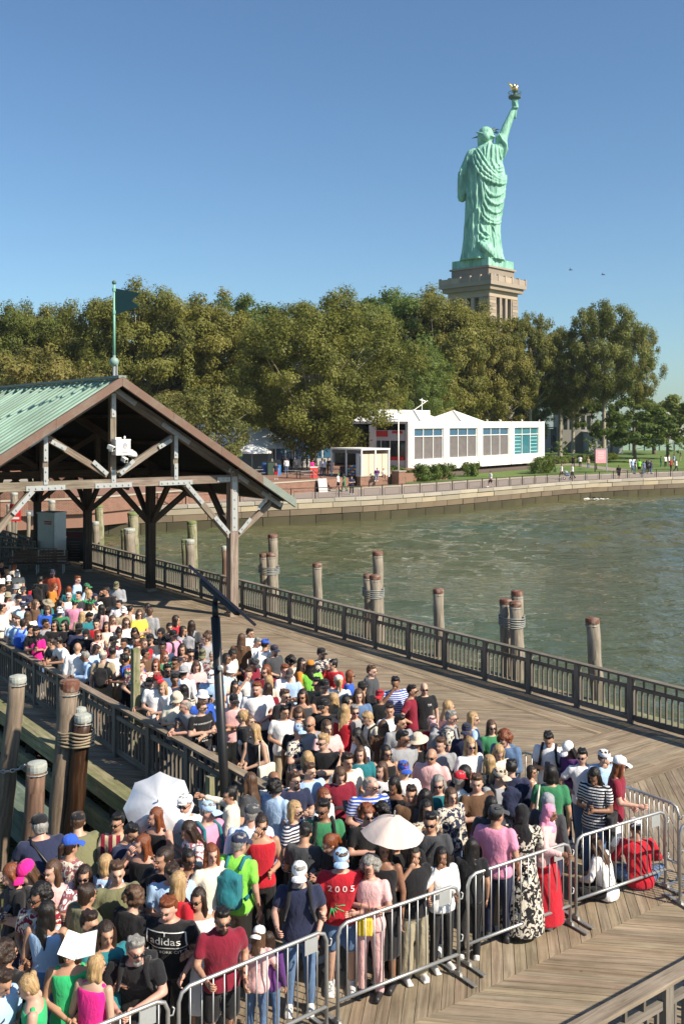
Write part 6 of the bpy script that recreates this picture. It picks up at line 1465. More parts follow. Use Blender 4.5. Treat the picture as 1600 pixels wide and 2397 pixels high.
def person(x, y, face, hair, hat, top, low_, pose, acc='', note='', feet=False, group='people waiting on the pier', floor=0.0, place=None):
    """one row of the crowd: head position in the photograph, heading, hair, hat, clothes, pose"""
    say = pose
    if not feet and pose == 'S' and abs(face) < 95 and 'b:' not in acc and 'h:' not in acc: pose = random.choice('SSCKAKPC')
    if not feet and pose in 'SCKA': face = face+random.uniform(-16,16)
    acc = acc.split(';') if acc and acc != '-' else []; A = {q.split(':')[0]:(q.split(':')[1] if ':' in q else '') for q in acc}
    h = float(A['h']) if 'h' in A else random.uniform(1.62,1.78); sc = h/1.70; p = PO_[pose]
    hm = head_mat(pose, 0); hz0 = hm.translation.z*sc; hy0 = hm.translation.y*sc; lift = float(A.get('z', 0))+floor
    fz = face
    if feet: loc = G(x, y, floor)
    else: loc = G(x, y, hz0+lift); a = R(fz); loc = Vector((loc.x-hy0*-math.sin(a)*1.0, loc.y-hy0*math.cos(a), lift))
    if feet: loc.z = floor
    if p.get('sit'): lift = floor
    if not feet:
        loc, k_ = keep_in(loc, y, hz0, lift, sc, pose, face); sc *= k_; h *= 1 if k_ > .9 else k_
    yaw = random.choice((0,-30,30,-15)) if 'y' not in A else int(A['y'])
    if pose in 'PT': yaw = 0
    w = float(A.get('w', 0)) or (random.uniform(.92,1.03) if hair[0] != 's' and hair[0] != 'n' else random.uniform(.98,1.08))
    skn = A.get('sk') or ({'B':'f','R':'p','G':'p','W':'p','M':'f','D':'m'}.get(hair[-1]) or random.choice('mmdf'))
    root = thing('person', '', 'person', loc, R(fz), group, (sc*w, sc*w, sc))
    if not feet and pose in 'SCKPA': root.rotation_euler = (random.uniform(-.035,.03), random.uniform(-.035,.035), R(fz))
    body = part('body', cached(('b',pose,yaw), make_body, pose, yaw), root, SK[skn]); body.parent = root
    H = head_mat(pose, yaw); tc, tk = top[:2], top[2]; pat = top[3:] if len(top) > 3 else ''
    part(TNAME[tk], cached(('t',tk,pose), make_top, tk, pose), root, cloth(tc, pat if pat not in ('L',) else ''))
    if low_ == '-': low_ = random.choice(('bkp','nvj','dnj','bkp','dgp','khs','nvj','tnp'))
    if tk != 'd': part(dict(p='trousers',j='jeans',s='shorts',k='skirt',w='wide_trousers',l='long_skirt')[low_[2]], cached(('l',low_[2],pose), make_bottom, low_[2], pose), root, cloth(low_[:2], low_[3:]))
    part('shoes', cached(('s',pose), make_shoe, pose), root, M_SHOEW if random.random() < .5 else M_SHOEB)
    if hair[0] != 'n' and not (hat and hat[0] in 'he'): part('hair', cached(('h',hair[0]), make_hair, hair[0]), root, HM[hair[-1]], H@Matrix.Rotation(random.uniform(-.06,.06),4,'Z')@Matrix.Diagonal((random.uniform(.97,1.04),random.uniform(.98,1.06),random.uniform(.96,1.08) if hair[0] in 'lbp' else 1,1)))
    elif hair[0] == 'n' and hair[-1] == 'G' : part('hair', cached(('hn',), make_hair, 's'), root, HM['G'], H@Matrix.Translation((0,.012,-.035)))
    if hat and hat != '-':
        k, c = hat.split(':'); nm = dict(c='cap',k='bucket_hat',w='sun_hat',f='flat_cap',e='hood',h='headscarf',r='headband')[k]; HH = H@Matrix.Scale(1.07,4) if hair[0] in 'lbcpu' and k != 'h' else H
        if 'bw' in A: HH = HH@Matrix.Rotation(math.pi,4,'Z')@Matrix.Translation((0,-.04,0))
        part(nm, cached(('hat',k), make_hat, k), root, cloth(c), HH)
    if 'g' in A: part('sunglasses', cached(('g',), make_glasses), root, M_LENS, H)
    if 'm' in A: part('face_mask', cached(('m',), make_mask), root, M_WHITE, H)
    if 'bd' in A: part('beard', cached(('bd',), make_beard), root, HM[A['bd'] or 'D'], H)
    if 'b' in A: part('backpack', cached(('pk',pose), make_pack, pose), root, cloth(A['b'] or 'bk'))
    if 't' in A: part('tote_bag', cached(('tt',), make_tote), root, cloth(A['t'] or 'cr'))
    if 'st' in A: part('bag_strap', cached(('st',pose), make_strap, pose), root, M_BLACK)
    if p.get('phone'): MB().box(None,(.075,.012,.15),M=Matrix.Translation((.01,-.335,1.235))@Matrix.Rotation(R(-50),4,'X')).obj('phone', M_PHONE, root)
    # words for the label
    hd = []
    if hat and hat != '-': k, c = hat.split(':'); hd.append(CNAME[c]+' '+HATN[k])
    elif hair[0] == 'n': hd.append('bald head')
    else: hd.append(HSN[hair[0]]+' '+HN[hair[-1]]+' hair')
    main = ('person in '+PATN.get(pat,'')+CNAME[tc]+' '+GN[tk]).replace('  ',' ')
    ex = []
    if 'b' in A: ex.append('carrying a backpack')
    elif 'bd' in A: ex.append('bearded')
    elif 'g' in A: ex.append('sunglasses')
    if say != 'S': ex.append(POSN[say])
    if h < 1.45: main = main.replace('person in','child-sized person in')
    PEOPLE.append(dict(o=root, main=main, hd=hd[0], ex=ex, x=x, y=y, note=note, h=h, place=place, shortn=(CNAME[tc]+' '+GN[tk])))
    return root
# ------------------------------------------------------------------ the crowd, one row per person
CROWD = []
def rows(ox, oy, sc, text):
    for ln in text.strip().split('\n'):
        q = ln.split()
        if not q: continue
        x, y, f, hair, hat, top, low_, pose = q[:8]; acc = q[8] if len(q) > 8 else '-'
        note = ' '.join(q[9:])
        CROWD.append((ox+float(x)/sc, oy+float(y)/sc, float(f), hair, hat, top, low_, pose, acc, note))
rows(0, 1300, 2.613, """
15 55 60 sK - bkj - S -
48 95 30 sD - bnt - S -
95 70 160 bR - crt - S -
98 115 20 sK c:wh crt - S -
58 150 60 lK c:wh bkt - S m
10 200 90 sK - wht - S -
100 208 20 sK k:gy gyt - S g
55 255 30 lD k:kh pkt - S -
110 280 60 sK - wht - A -
145 310 60 sW c:nv lbt - S -
190 290 20 sK c:nv nvt - C -
230 300 90 lM - bnj - S -
208 200 60 sD - rdt - P h:1.35
262 150 170 sK - bkj - S b:bk
313 112 0 sK c:nv rsl - A g;bd:K
330 195 90 lR - orl - P -
300 305 60 lM w:kh tlt - S -
280 340 20 bM - bll - P -
365 345 10 sD c:wh gnt - S g
418 256 10 sW - wht - S g
432 212 180 bR - tlt - S -
468 152 100 sR - lbt - S h:1.8
545 196 90 sD c:gn lbt - S -
548 236 90 lB - gyt - S -
478 250 -30 sK - dgt - S -
585 262 20 bK h:nv crl - S -
462 300 180 sK r:gr mpl bkp P -
545 305 180 bD r:gr crt - H -
650 222 -20 sD - bkj - H bd:D
718 188 0 sD c:ol gys - S -
728 303 0 sK - whs - S bd:K
765 343 40 sG c:wh tns - S -
845 362 30 bM - yet - S g
893 322 -60 bK - gyt - S -
915 348 180 uM - gyj - S -
620 330 150 lK - pkl - S -
548 378 60 sK - tlt - S g
510 372 170 lB - tnt - S -
178 370 180 lM - crl - S t:lb
90 395 20 sM - wht - S -
25 412 60 sM - lbt - S b:lb
155 418 180 uD - lbl - S b:bl
170 470 10 sK - bkt - P st
237 478 180 lK - hpt - S -
228 548 -50 sK - wht nvj L -
165 560 -40 sD - dgt - L h:1.6
335 428 0 lK - bkt - S g
397 428 -10 bK - bkj - C g
490 450 30 sK c:bk nvt - S g
530 485 0 bK h:bk bkl - S m
612 492 60 bR - crtO - S g
655 440 20 lD - crt - S -
690 530 60 sK c:bk mrt - S -
735 478 20 uK - crt - S -
785 415 20 lM - wht - S g
840 475 0 bK - bkt - P -
755 543 20 sK - whs - S sk:d
463 570 180 nD - whs - S sk:m
522 622 -70 sG - lbs dnj L sk:d
588 578 60 bK - lbt - P -
640 620 180 sG c:be tnt khs S b:bk
705 588 180 sK - wht - S sk:d
760 640 -70 sK - nvtF nvj L b:bl;sk:d
775 600 20 pK - ort - S -
848 572 20 sR - crt - S -
897 608 60 sK - bnt - S sk:d
872 680 20 sM - crtO - S -
925 518 0 sK c:bk dgt - S g;bd:K
985 478 0 bK h:bk bkl - S -
1050 442 60 pK - bkt - S -
1075 402 60 lD - rdt - S -
1080 490 60 sK c:bk mpt - S b:dg
1115 462 90 lD - gyj - S -
1173 430 180 lD - dgt - S b:gy
1160 612 0 sK - wht - H g
1125 580 20 lD - nvt - S -
1285 492 90 sM - gyt - S -
1255 510 -90 sM - gyt - S -
950 670 0 bR - bnt - S g
1065 662 0 sK - dgt - S g
1018 708 0 sK - dnl - S g;bd:K
1243 612 0 sK c:ol gyl - S g
1135 718 160 sK k:gy whs - S sk:d
1295 622 0 bK h:be crtO - S -
912 788 -45 sK - olt khs L g;bd:D;y:28
975 772 20 sM c:rd wht - S -
1082 765 60 sK - nvt - S -
988 815 -50 bB - wht - L y:28
1112 830 180 lK - bktO - S -
1063 882 10 sM k:be crt - S -
1225 876 20 sK k:wh bll - S -
1035 958 20 bD e:bl whl - L h:1.5
1108 930 -45 nG - gyt - L -
1240 932 40 sM - bktL nvj C g
1300 745 0 sM c:wh lbt - S -
1410 712 60 lB k:wh crt - S -
1400 640 90 lK - nvt - S -
1412 888 0 sK c:bk pkt khs C -
1440 805 60 lK - wht - H -
1462 512 180 lM - bnt - S -
1518 482 40 sK - whs - S -
30 330 60 sK - crl - S -
150 215 0 sK c:dg nvt - S -
380 300 120 lK - dnl - S -
690 400 30 bM - pkt - S -
800 330 160 sK - wht - S -
585 420 20 sK - rdt - S -
60 470 90 sK - dgt - S -
1010 560 10 sK - wht - S sk:e
870 545 30 lM - rdt - S -
1190 690 20 bM - pkt - S -
1350 700 10 lM - lbt - S -
1000 620 40 bR - gnt - S -
830 520 20 sM - lbt - S -
280 420 30 sK - gyt - S -
5 120 60 sK - whs - S -
""")
rows(500, 1400, 2.613, """
265 275 60 sG - wht - S g
318 288 180 sK c:bl wht - S b:wh
375 325 60 sM c:nv dgt - S g;bd:D
110 350 60 lK - crt - S -
330 448 0 lR - mrt - S g
250 402 60 sK c:dg mrt - S -
220 468 20 sM - wht - H -
332 505 180 bB - crt - S -
480 385 180 cK - crt - S -
540 400 90 lK - ort - S -
605 418 180 lK c:or lgt - S -
665 345 0 sK c:bk nvtO - S bd:K
730 410 -30 uK - rdl - H g
460 445 60 sR - wht - S -
465 472 0 sM c:dg lbt - C g
635 530 0 sK - olt - C g
765 515 150 pB c:cr wht - S -
682 545 20 sK c:bk bkt - S -
828 478 90 bR - blt - S g
915 552 180 sK c:bk bkt - S b:bk
975 450 70 sM - dgj - S -
1115 522 20 sK - bltS - H sk:d
1010 605 0 sK c:rd bkt - S g;sk:d
1230 570 60 sK - mrt bkp S g;sk:m
1295 558 10 nS - bktL tnp A g
270 560 10 sR - wht - K bd:R;w:1.2
325 562 180 bD - mrt - S -
430 602 50 sM - bktL - S g;w:1.12
555 600 0 lD - dgk - S g
540 705 0 bM - bkt - S g
665 670 0 sK c:bk bktL - S -
780 692 150 lB - rdk - S -
820 640 60 lK - pkt - S g
880 700 20 sG - gyt - S b:dg;g
960 740 -60 sB - crs - P b:bk
1040 790 180 lM - bnt - S -
615 768 0 nK - gyt - S g
530 822 50 sG c:lb nvtO - C -
500 790 180 nD - bkt - S -
685 888 -20 sB - bkt - K g
575 985 170 bB - bkk - G -
870 850 -60 lK - wht whw P st
1050 950 0 bK - bkk - C g
1135 868 20 sK - gyt - S g;w:1.15
1245 880 0 bD w:be bkt - S -
1310 970 -10 nS - pkp - K g;w:1.15
1165 1050 0 sM c:bl wht - S g
1080 1148 -30 bK - bkk - P -
185 725 -70 uB - bkt - S g
228 752 60 bM - wht - S h:1.55
265 815 -60 lB - bkk - K t:cr
270 1050 180 nD - wht - S sk:d;w:1.15
378 1155 140 cK - lbs - S -
205 1132 -90 lM - dgt - S -
95 1208 -90 uK - crs - G -
205 1338 180 sG c:dg lbsP - S w:1.15
505 1118 0 sM - nvt - C g;bd:D
702 1222 60 lR - wht - S g
665 1290 10 sK - gnt - S g;b:bk
520 1300 60 bB - nvtS - K g
945 1152 10 nG - bltS - S g;w:1.15
915 1330 30 cR - bkt - S g
1010 1312 180 cK - bkt - S -
1212 1202 20 sD - bnl - S -
1285 1215 150 lK - dgt - S -
1315 1372 0 sK - dgt - S g;st
1200 1450 180 lK - bkt - S -
430 700 20 sK - wht - S -
760 620 150 lB - tnt - S -
1150 760 30 sK - gyt - S -
880 600 10 lM - dnt - S -
1100 690 40 sD - wht - S -
720 800 20 bM - pkt - S -
820 1000 30 sD - crt - S -
780 1090 15 bM - mrt - S -
900 960 0 lM - tlt - S -
590 1060 20 sM - lbt - S -
1000 1060 -10 lM - wht - S -
1390 900 10 sM - gyt - S -
""")
rows(1000, 1600, 2.613, """
120 150 90 lB - pkt - S -
132 208 80 sG - dgtO - C g;b:gy
45 248 20 sM c:pk rdt - S h:1.55
238 290 0 sK c:nv nvt - S -
278 222 90 lB - lbt - S -
415 272 20 lM - gnt - S g
478 345 -30 cR - dnj - S -
265 388 20 lB - wht - K g
430 422 10 lB - crt - S -
400 488 180 lB - dgt - S -
515 522 160 sK - nvj nvj S b:nv
440 578 20 sM c:be gyt - S b:bk;w:1.12
185 590 150 sG c:rd whs - C sk:m
92 618 0 bG - tlt - K g
228 548 150 lK - bkt - S -
755 340 -20 sK - whp nvj P b:bk
868 408 -60 lK c:wh pul - P -
970 448 0 sK - wht dnj S g
1078 460 20 sM c:wh lbj - H -
1180 508 70 lR c:wh mrt whs R g
1008 565 -30 lK - bktS dnj P t:bk
655 545 90 bK - whk dnj S h:1.3
745 548 180 bK - gnt nvj S t:cr
742 722 150 bK h:gy dgl - S -
757 790 60 bK h:mp pkl rdl R -
575 812 170 bK h:bk bklO bklO R -
442 800 165 sK c:dg mpt nvj S w:1.12
362 815 0 sK - bll - K h:1.2;z:.30
370 745 180 lK - dgt - S -
250 1005 170 lK - bkt - S -
90 1055 20 lK - whl bkp H -
20 775 20 lK - bntO - S -
1268 925 180 sK c:wh rdl dnj T bw
1012 1010 -130 lM - whl bkp T -
150 700 20 bM - nvlO - S -
320 620 30 sM - bnt - S -
""")
rows(500, 1850, 2.851, """
160 355 175 sG c:nv lgp khp S b:tl
320 240 10 uD - rdk bkp H g
612 290 165 sK c:bk dgt - P -
745 365 -60 pR - bkt - P -
850 470 0 sM c:lb rdtL dns R g;w:1.12;y:0
1040 525 -20 cG - pkt pkp C sk:p;y:0
572 565 0 sG c:wh nvt dnj R g;bd:G;b:bk;w:1.06;y:0
305 970 160 lM c:wh pkt dnj R h:1.22;bw
1340 430 20 lK - bkt khw H g;y:0
1125 400 -20 lK - bkd - U -
1238 350 20 sK - bkt - K -
385 990 170 lD - pul dnj S h:1.15
60 840 20 sK - mrp bks R g;bd:D;w:1.08
""")
rows(0, 1850, 2.851, """
213 190 -150 nG c:bk nvt - L st;w:1.2
472 180 -150 sM c:bk olt - L w:1.15
705 145 10 sK - mrtV - C g
865 280 60 sK - nvt - P g
1045 180 -30 lR - bkk - C -
1257 110 0 sG f:wh wht - S g
1378 165 30 sG c:lb mpl bkp S b:tl;y:28
1245 280 -60 lD - whtO - S -
505 365 150 pD c:bl crtO - S -
735 485 175 bB - lbt - S b:nv
950 368 -20 lR - bkk - H -
1065 475 -30 uD - bktL - S w:1.1
1295 455 60 uK - dgk - S g;sk:d
1235 620 140 lB - rdt - S -
200 555 -40 lM c:hp dgt - P -
45 590 -60 bR - bkt - P -
533 570 10 lD - whtO - S g
220 735 -10 cK - mrtO - S g
355 800 165 lK - lbk dnk S -
555 700 140 uD - olj - S -
895 720 150 cM - bkj - P -
1125 790 -12 sR - bktL bkp R w:1.25;y:0
1345 740 0 lD - whd - S g
472 1075 0 bD - grd - S g
605 1190 175 bB - hpk - S -
900 1060 0 sG - bkt bkp L g;bd:G;w:1.15;b:bk
165 1300 -80 uB - grk - S -
50 1080 150 cD - bkt - S -
8 1290 60 sD - lbt - S -
590 900 20 sD - gyt - S -
800 560 30 sM - olt - S -
330 560 20 lM - pkt - S -
1150 560 10 sD - lbt - S -
700 960 20 lD - tlt - S -
1430 420 40 lR - crt - S -
""")
extra = {}
for i, (x, y, f, hair, hat, top, low_, pose, acc, note) in enumerate(CROWD):
    r_ = person(x, y, f, hair, hat, top, low_, pose, acc, note); extra[i] = r_
# walkers on the promenade, the terrace and the wall: placed by their feet
FAR = []
def fz(ox, oy, sc, text, floor=0.03, group='people on the promenade', hs=''):
    for ln in text.strip().split('\n'):
        q = ln.split(); x, y, f, hair, hat, top, low_, pose = q[:8]; acc = q[8] if len(q) > 8 and ('h:' in q[8] or q[8] in ('b',)) else '-'
        person(ox+float(x)/sc, oy+float(y)/sc, float(f), hair, hat, top, low_, pose, acc, '', True, group, floor)
fz(600, 900, 1.568, """
299 389 80 sK c:gr wht bks W
321 393 -80 bD - gnt gnp W
349 403 10 sK - nvt bkp C
858 377 -70 sK - whtS bks W
1118 345 100 sD - wht bks W
1158 345 -90 sG - wht bkp W
1161 304 170 sK - bkt bkp S
1186 304 160 sK - wht bkp S
1216 311 0 lB - tnt dnj S
1328 350 0 sK - bkt bks W b
1378 322 0 sK - lbt dnj S
1388 326 90 bD - bkt dnj S
1403 326 170 sK - lgt bks S
1420 329 20 lD - dnt dnj S
1431 328 160 lK - bkt bkp S
1447 328 60 sK - nvj dnj S
1440 322 -60 sD - gyt nvj S
1483 304 90 sK - gnt gnp S
1499 304 20 sK - wht bkp S
1512 302 60 sB - wht whs S
1519 320 10 bD - rst bkp W
1538 322 90 lK - wht dgp W
1530 300 -80 sD - lbt khs W
1554 281 60 sB - bkt khp S
""")
fz(600, 900, 1.568, """
72 349 10 sK - nvt rds S
110 328 180 sD - whl dnj S
146 321 60 sK - wht khs S
205 336 40 lD - hpt bkp S
240 333 150 sG - whl dnj S
249 334 30 bD - wht bkp S
262 330 90 sK - bkt bkp S
212 330 -60 lK - bkt bkp S
128 318 20 sK - bkt bkp S
168 322 90 lK - dgt bkp S
185 318 100 sD - bnt nvj S
95 322 60 lK - bkt nvj S
58 330 -60 sG - lbt khs S
275 326 160 sK - nvt bkp S
""", floor=1.03, group='people on the terrace')
for (x, y, top, low_, lab) in ((441,360,'pul','dnj',0),(466,360,'crt','bns',1)):
    xx, yy = 600+x/1.568, 900+y/1.568
    p = Vector(((xx-CX)/FPX*100.0, 100.0, 1.22)); r_ = person(xx, yy, 10 if lab else -10, 'sR' if not lab else 'sB', '-', top, low_, 'E', '-', '', True, 'pair sitting on the kiosk wall', 0.0); r_.location = (p.x, 99.7, 1.10)
# stroller beside the white-shirted walker
p = G(600+1138/1.568, 900+350/1.568); o = thing('stroller', 'small blue-grey pushchair between two walkers in white on the promenade', 'stroller', p, R(80))
for s in (-.25,.25):
    for yy in (-.35,.3): MB().tube([(s+.1*math.cos(a)*0, yy+.13*math.cos(a), .15+.13*math.sin(a)) for a in [k*.63 for k in range(10)]],.02,5,closed=True).obj('wheel', M_BLACK, o)
MB().tube([(-.25,-.35,.15),(-.25,.1,.6),(-.25,.55,1.05),(.25,.55,1.05),(.25,.1,.6),(.25,-.35,.15)],.018,5).obj('frame', M_GALV, o); mb = MB(); mb.ell((0,-.02,.62),(.22,.35,.22)); mb.obj('seat', cloth('dn'), o, True); mb = MB(); mb.ell((0,.12,.85),(.24,.25,.2)); mb.obj('hood', cloth('gy'), o, True)

# ------------------------------------------------------------------ labels that single each person out
from collections import Counter
def words(s): return len(s.replace(',', ' ').split())
def seen_lab(P):
    c = Counter(p['lab'] for p in P); return c
CH = [lambda p: f"{p['main']} with {p['hd']}", lambda p: f"{p['main']} with {p['hd']}, {p['ex'][0]}" if p['ex'] else f"{p['main']} with {p['hd']}"]
for p in PEOPLE: p['lab'] = CH[1](p)
def tidy(s): return s.replace('with bald head','with a bald head').replace('white '+'t-shirt with white flat cap','white t-shirt and white flat cap')
base = Counter(p['main'] for p in PEOPLE); shortc = Counter(p['shortn'] for p in PEOPLE)
MARK = [((500,1440,530,1860),'the black lamp pole')]
def neighbour(p):
    best = None
    for q in PEOPLE:
        if q is p or q['o']['group'] != p['o']['group']: continue
        if shortc[q['shortn']] > 3 : continue
        d = math.hypot(q['x']-p['x'], (q['y']-p['y'])*1.2); pen = d*(1+.6*(shortc[q['shortn']]-1))
        if d > 4 and (best is None or pen < best[0]): best = (pen, q)
    if best is None: return ''
    q = best[1]; dx, dy = q['x']-p['x'], q['y']-p['y']
    rel = 'behind' if dy > abs(dx)*1.1 else ('in front of' if -dy > abs(dx)*1.1 else ('left of' if dx > 0 else 'right of'))
    return f"{rel} the {q['shortn']}"
for rnd in range(2):
    c = Counter(p['lab'] for p in PEOPLE)
    for p in PEOPLE:
        if c[p['lab']] > 1 or rnd == 0:
            nb_ = neighbour(p)
            cand = p['lab'] if rnd else CH[0](p)
            if nb_ and nb_ not in cand: cand = cand + ', ' + nb_
            if rnd == 0 and p['ex'] and words(cand+' '+p['ex'][0]) <= 15: cand = cand.replace(', '+nb_, ', '+p['ex'][0]+', '+nb_) if nb_ else cand+', '+p['ex'][0]
            if words(cand) > 16: cand = p['main']+', '+nb_
            p['lab'] = cand
zone = lambda p: ('nearest the left edge' if p['x'] < 120 else 'at the pier railing side' if p['x'] < 420 else 'mid crowd' if p['x'] < 900 else 'on the right side')
c = Counter(p['lab'] for p in PEOPLE); used = set()
for p in sorted(PEOPLE, key=lambda p: (p['lab'], p['x'])):
    if c[p['lab']] > 1:
        k = 1; L0 = p['lab']
        same = sorted([q for q in PEOPLE if q['lab'] == L0 or q.get('l0') == L0], key=lambda q: q['x']); p['l0'] = L0
        i = same.index(p); nm = ['leftmost','second from left','third from left','fourth from left','fifth from left'][min(i,4)] if i < len(same)-1 else 'rightmost such'
        p['new'] = L0+' ('+nm+')'
for p in PEOPLE:
    if 'new' in p:
        s = p['new']; 
        if words(s) > 16: s = s.replace(' with '+p['hd'], '')
        p['lab'] = s
    p['o']['label'] = tidy(p['lab'])
by = lambda ox, oy, sc, x, y: min((p for p in PEOPLE), key=lambda p: abs(p['x']-(ox+x/sc))+abs(p['y']-(oy+y/sc)))
def child_mesh(o, nm): return next((c for c in o.children if c.name.split('.')[0] == nm), None)
def printed(p, body, size, z, mat=None, x=0, name='shirt_print', box=None, garment='t_shirt', border=None):
    """flat print laid onto the front of a garment"""
    o = p['o']; g = child_mesh(o, garment)
    if g is None: return
    bvh = BVHTree.FromPolygons([v.co for v in g.data.vertices], [tuple(f.vertices) for f in g.data.polygons])
    t = txt(body, size, mat or M_WHITE, o, Matrix.Identity(4), name, 0) if body else None
    if t is None:
        mb = MB(); W, Hh, th = border; n_ = 14
        for (a, b) in (((-W,-Hh),(W,-Hh)),((W,-Hh),(W,Hh)),((W,Hh),(-W,Hh)),((-W,Hh),(-W,-Hh))):
            for k in range(n_):
                A = Vector(a).lerp(Vector(b),k/n_); B = Vector(a).lerp(Vector(b),(k+1)/n_); d = (B-A).normalized(); q = Vector((-d.y,d.x))*th; mb.add([(*(A-q),0),(*(B-q),0),(*(B+q),0),(*(A+q),0)],[(0,1,2,3)])
        t = mb.obj(name, mat or M_WHITE, o)
    bm = bmesh.new(); bm.from_mesh(t.data); bmesh.ops.triangulate(bm, faces=bm.faces[:])
    for v in bm.verts:
        px, pz = v.co.x+x, v.co.y+z; hit = bvh.ray_cast(Vector((px,-1.2,pz)), Vector((0,1,0)))
        v.co = Vector((px, (hit[0].y if hit[0] is not None else -.14)-.011, pz))
    bm.to_mesh(t.data); bm.free(); return t
adi = by(0,1850,2.851,1125,790); printed(adi,'adidas',.115,1.255); printed(adi,'NEW YORK CITY',.045,1.135); printed(adi,None,0,1.27,border=(.175,.085,.005)); 
for s in (-.035,0,.035): pass
tre = printed(adi,'Y',.075,1.335)
red = by(500,1850,2.851,850,470); printed(red,'2 0 0 5',.10,1.27)
hr = by(500,1400,2.613,430,602); printed(hr,'Hard Rock',.06,1.25); printed(hr,None,0,1.25,mat=plain('print_grey',(.22,.22,.22),.7),border=(.15,.07,.012))
gs = by(0,1300,2.613,1240,932); printed(gs,'THE GORGEOUS STORY',.036,1.30); printed(gs,'WORLD TOUR',.05,1.03); printed(gs,'18 DATES',.03,.98)
pj = by(0,1850,2.851,1065,475); printed(pj,None,0,1.22,mat=plain('print_pale',(.55,.58,.62),.7),border=(.11,.07,.03)); printed(pj,'C   M',.06,1.35,mat=M_REDP)
st_ = by(500,1400,2.613,1295,558); printed(st_,'TM',.06,1.28,x=.08)
def cap_badge(p, body, size, col):
    c = child_mesh(p['o'],'cap')
    if c: t = txt(body, size, col, p['o'], Matrix.Identity(4), 'cap_logo', .001); t.matrix_local = c.matrix_local @ Matrix.Translation((0,-.088,.098)) @ Matrix.Rotation(R(68),4,'X')
cap_badge(by(1000,1600,2.613,440,578),'NY',.05,M_BLACK); cap_badge(by(500,1400,2.613,1165,1050),'C',.06,M_REDP)
# ------------------------------------------------------------------ parasols and carried things
def parasol(c, tip, r, n, mat, lab, depth=.28, handle=None, name='parasol'):
    o = thing(name, lab, 'parasol', c); d = Vector(tip).normalized(); o.rotation_mode = 'QUATERNION'; o.rotation_quaternion = d.to_track_quat('Z','Y')
    vs = [(0,0,depth)]; rings = 6; mb = MB(); seg = n*4
    for i in range(1, rings+1):
        k = i/rings
        for q in range(seg):
            a = 2*math.pi*q/seg; e = (q%4)/4; sag = 1-.085*math.sin(math.pi*e)*k**1.0; zz = depth*(1-k**1.9)-.05*k*math.sin(math.pi*e)*0
            vs.append((r*k*sag*math.cos(a), r*k*sag*math.sin(a), zz-.03*k*math.sin(math.pi*e)))
    fs = [(0,1+q,1+(q+1)%seg) for q in range(seg)]
    for i in range(rings-1):
        for q in range(seg): fs.append((1+i*seg+q, 1+(i+1)*seg+q, 1+(i+1)*seg+(q+1)%seg, 1+i*seg+(q+1)%seg))
    mb.add(vs, fs); cn = mb.obj('canopy', mat, o, True)
    MB().tube([(0,0,depth+.06),(0,0,-.62)],.009,6).obj('shaft', M_GALV, o); MB().tube([(0,0,-.62),(0,0,-.75)],.016,8).obj('handle', M_BLACK, o)
    for q in range(n):
        a = 2*math.pi*q/n; MB().tube([(r*k*math.cos(a), r*k*math.sin(a), depth*(1-k**1.9)-.008) for k in (.02,.3,.6,.85,1.0)],.004,4).obj('rib', M_GALV, o)
    MB().ell((0,0,depth+.05),(.012,.012,.03)).obj('ferrule', M_GALV, o); return o
m, n, l, b = newmat('silver_parasol_cloth'); b.inputs['Base Color'].default_value = (.66,.68,.71,1); b.inputs['Roughness'].default_value = .38; b.inputs['Metallic'].default_value = .35; t = noise_n(n, l, coord(n), 5, 3); l.new(bump(n,l,t.outputs[0],.4,.03), b.inputs['Normal']); M_SILV = m
m, n, l, b = newmat('peach_parasol_cloth'); b.inputs['Base Color'].default_value = (.74,.62,.56,1); b.inputs['Roughness'].default_value = .7; t = noise_n(n, l, coord(n), 5, 3); l.new(bump(n,l,t.outputs[0],.4,.03), b.inputs['Normal'])
tr = n.new('ShaderNodeBsdfTranslucent'); tr.inputs[0].default_value = (.7,.55,.5,1); mx = n.new('ShaderNodeMixShader'); mx.inputs[0].default_value = .2; l.new(b.outputs[0], mx.inputs[1]); l.new(tr.outputs[0], mx.inputs[2]); l.new(mx.outputs[0], n['Material Output'].inputs[0]); M_PEACH = m
P1 = Vector(((372-CX)/FPX*13.0, 13.0, CAMZ-(1888-HY)*13.0/FPX)); parasol(P1, (.10,-.78,.62), .46, 8, M_SILV, 'large silver-white parasol tilted towards us behind the flat-capped person', .20)
P2 = Vector(((918-CX)/FPX*11.7, 11.7, CAMZ-(1950-HY)*11.7/FPX)); parasol(P2, (.10,-.05,1), .38, 6, M_PEACH, 'small pale pink folding parasol over the person in black', .20)
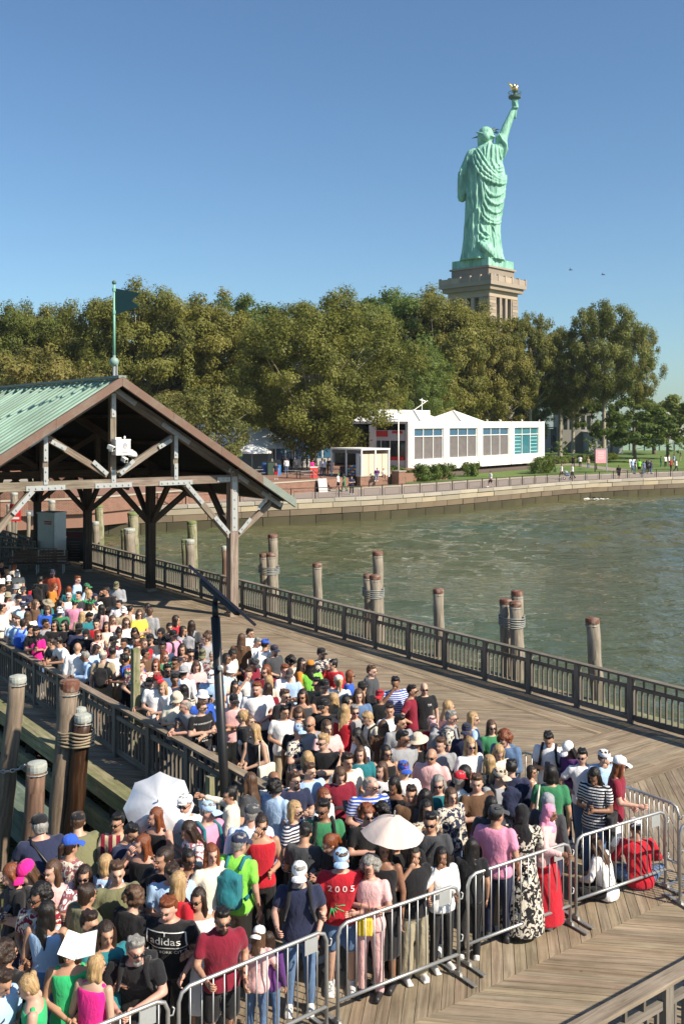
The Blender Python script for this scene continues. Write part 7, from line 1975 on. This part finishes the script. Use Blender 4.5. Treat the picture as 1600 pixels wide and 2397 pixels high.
# sheet of white paper held up over the green dress
p = by(0,1850,2.851,472,1075)
gp_ = G(183,2212,1.80); o = thing('paper_sheet', 'folded white paper sheets held up as a sunshade over the green dress', 'paper', gp_)
for k, (dx, rz) in enumerate(((-.06,.35),(.08,-.25))):
    MB().box(None,(.17,.004,.25),M=Matrix.Translation((dx,.01*k,.0))@Matrix.Rotation(rz,4,'Y')@Matrix.Rotation(R(-62),4,'X')).obj('sheet', M_WHITE, o)
# green foam visitor hand toy on the black backpack, yellow handbag, drink cups
q = by(500,1850,2.851,572,565)['o']; gl = G(500+790/2.851,1850+790/2.851,1.0); o = thing('foam_crown', 'green spiky foam crown hanging beside the red t-shirt', 'souvenir', gl)
for k in range(6): MB().tube([(0,0,.04),(.05*math.sin(k*.5-.3),-.03,.04-.05*math.cos(k*.5-.3)),(.15*math.sin(k*.5-.3),-.04,.04-.15*math.cos(k*.5-.3))],[.009,.009,.005],5).obj('spike', cloth('gr'), o, True)
yb = G(500+1010/2.851,1850+935/2.851,.95); o = thing('yellow_bag', 'small yellow handbag hanging at the hip of the pale pink outfit', 'bag', yb+Vector((0,.08,0)))
mb = MB(); mb.box((0,0,0),(.17,.07,.19)); link('pouch', smooth(remesh(mb,.015,2,.5,[cloth('yo')])), o); MB().tube([(-.07,0,.09),(-.03,.02,.30),(.03,.02,.30),(.07,0,.09)],.005,5).obj('strap', cloth('bn'), o)
dc = G(500+232/2.613,1400+905/2.613,1.15); o = thing('drink_cup', 'lime green souvenir drink cup in the hands of the long blonde hair', 'cup', dc); MB().lathe([(.035,-.10),(.05,.06),(.055,.07),(.04,.13),(.01,.15)],n=12).obj('cup', cloth('lg'), o, True); MB().tube([(0,0,.14),(.01,0,.22)],.005,5).obj('straw', M_WHITE, o)

# ------------------------------------------------------------------ thin sea haze over the whole place
m = bpy.data.materials.new('sea_haze'); m.use_nodes = True; n = m.node_tree.nodes; n.remove(n['Principled BSDF']); pv = n.new('ShaderNodeVolumePrincipled')
pv.inputs['Color'].default_value = (.86,.92,1.0,1); pv.inputs['Density'].default_value = .00011; pv.inputs['Anisotropy'].default_value = .2
m.node_tree.links.new(pv.outputs[0], n['Material Output'].inputs['Volume'])
MB().box((45, 185, 48), (1100, 960, 104)).obj('haze', m, None, kind='stuff')
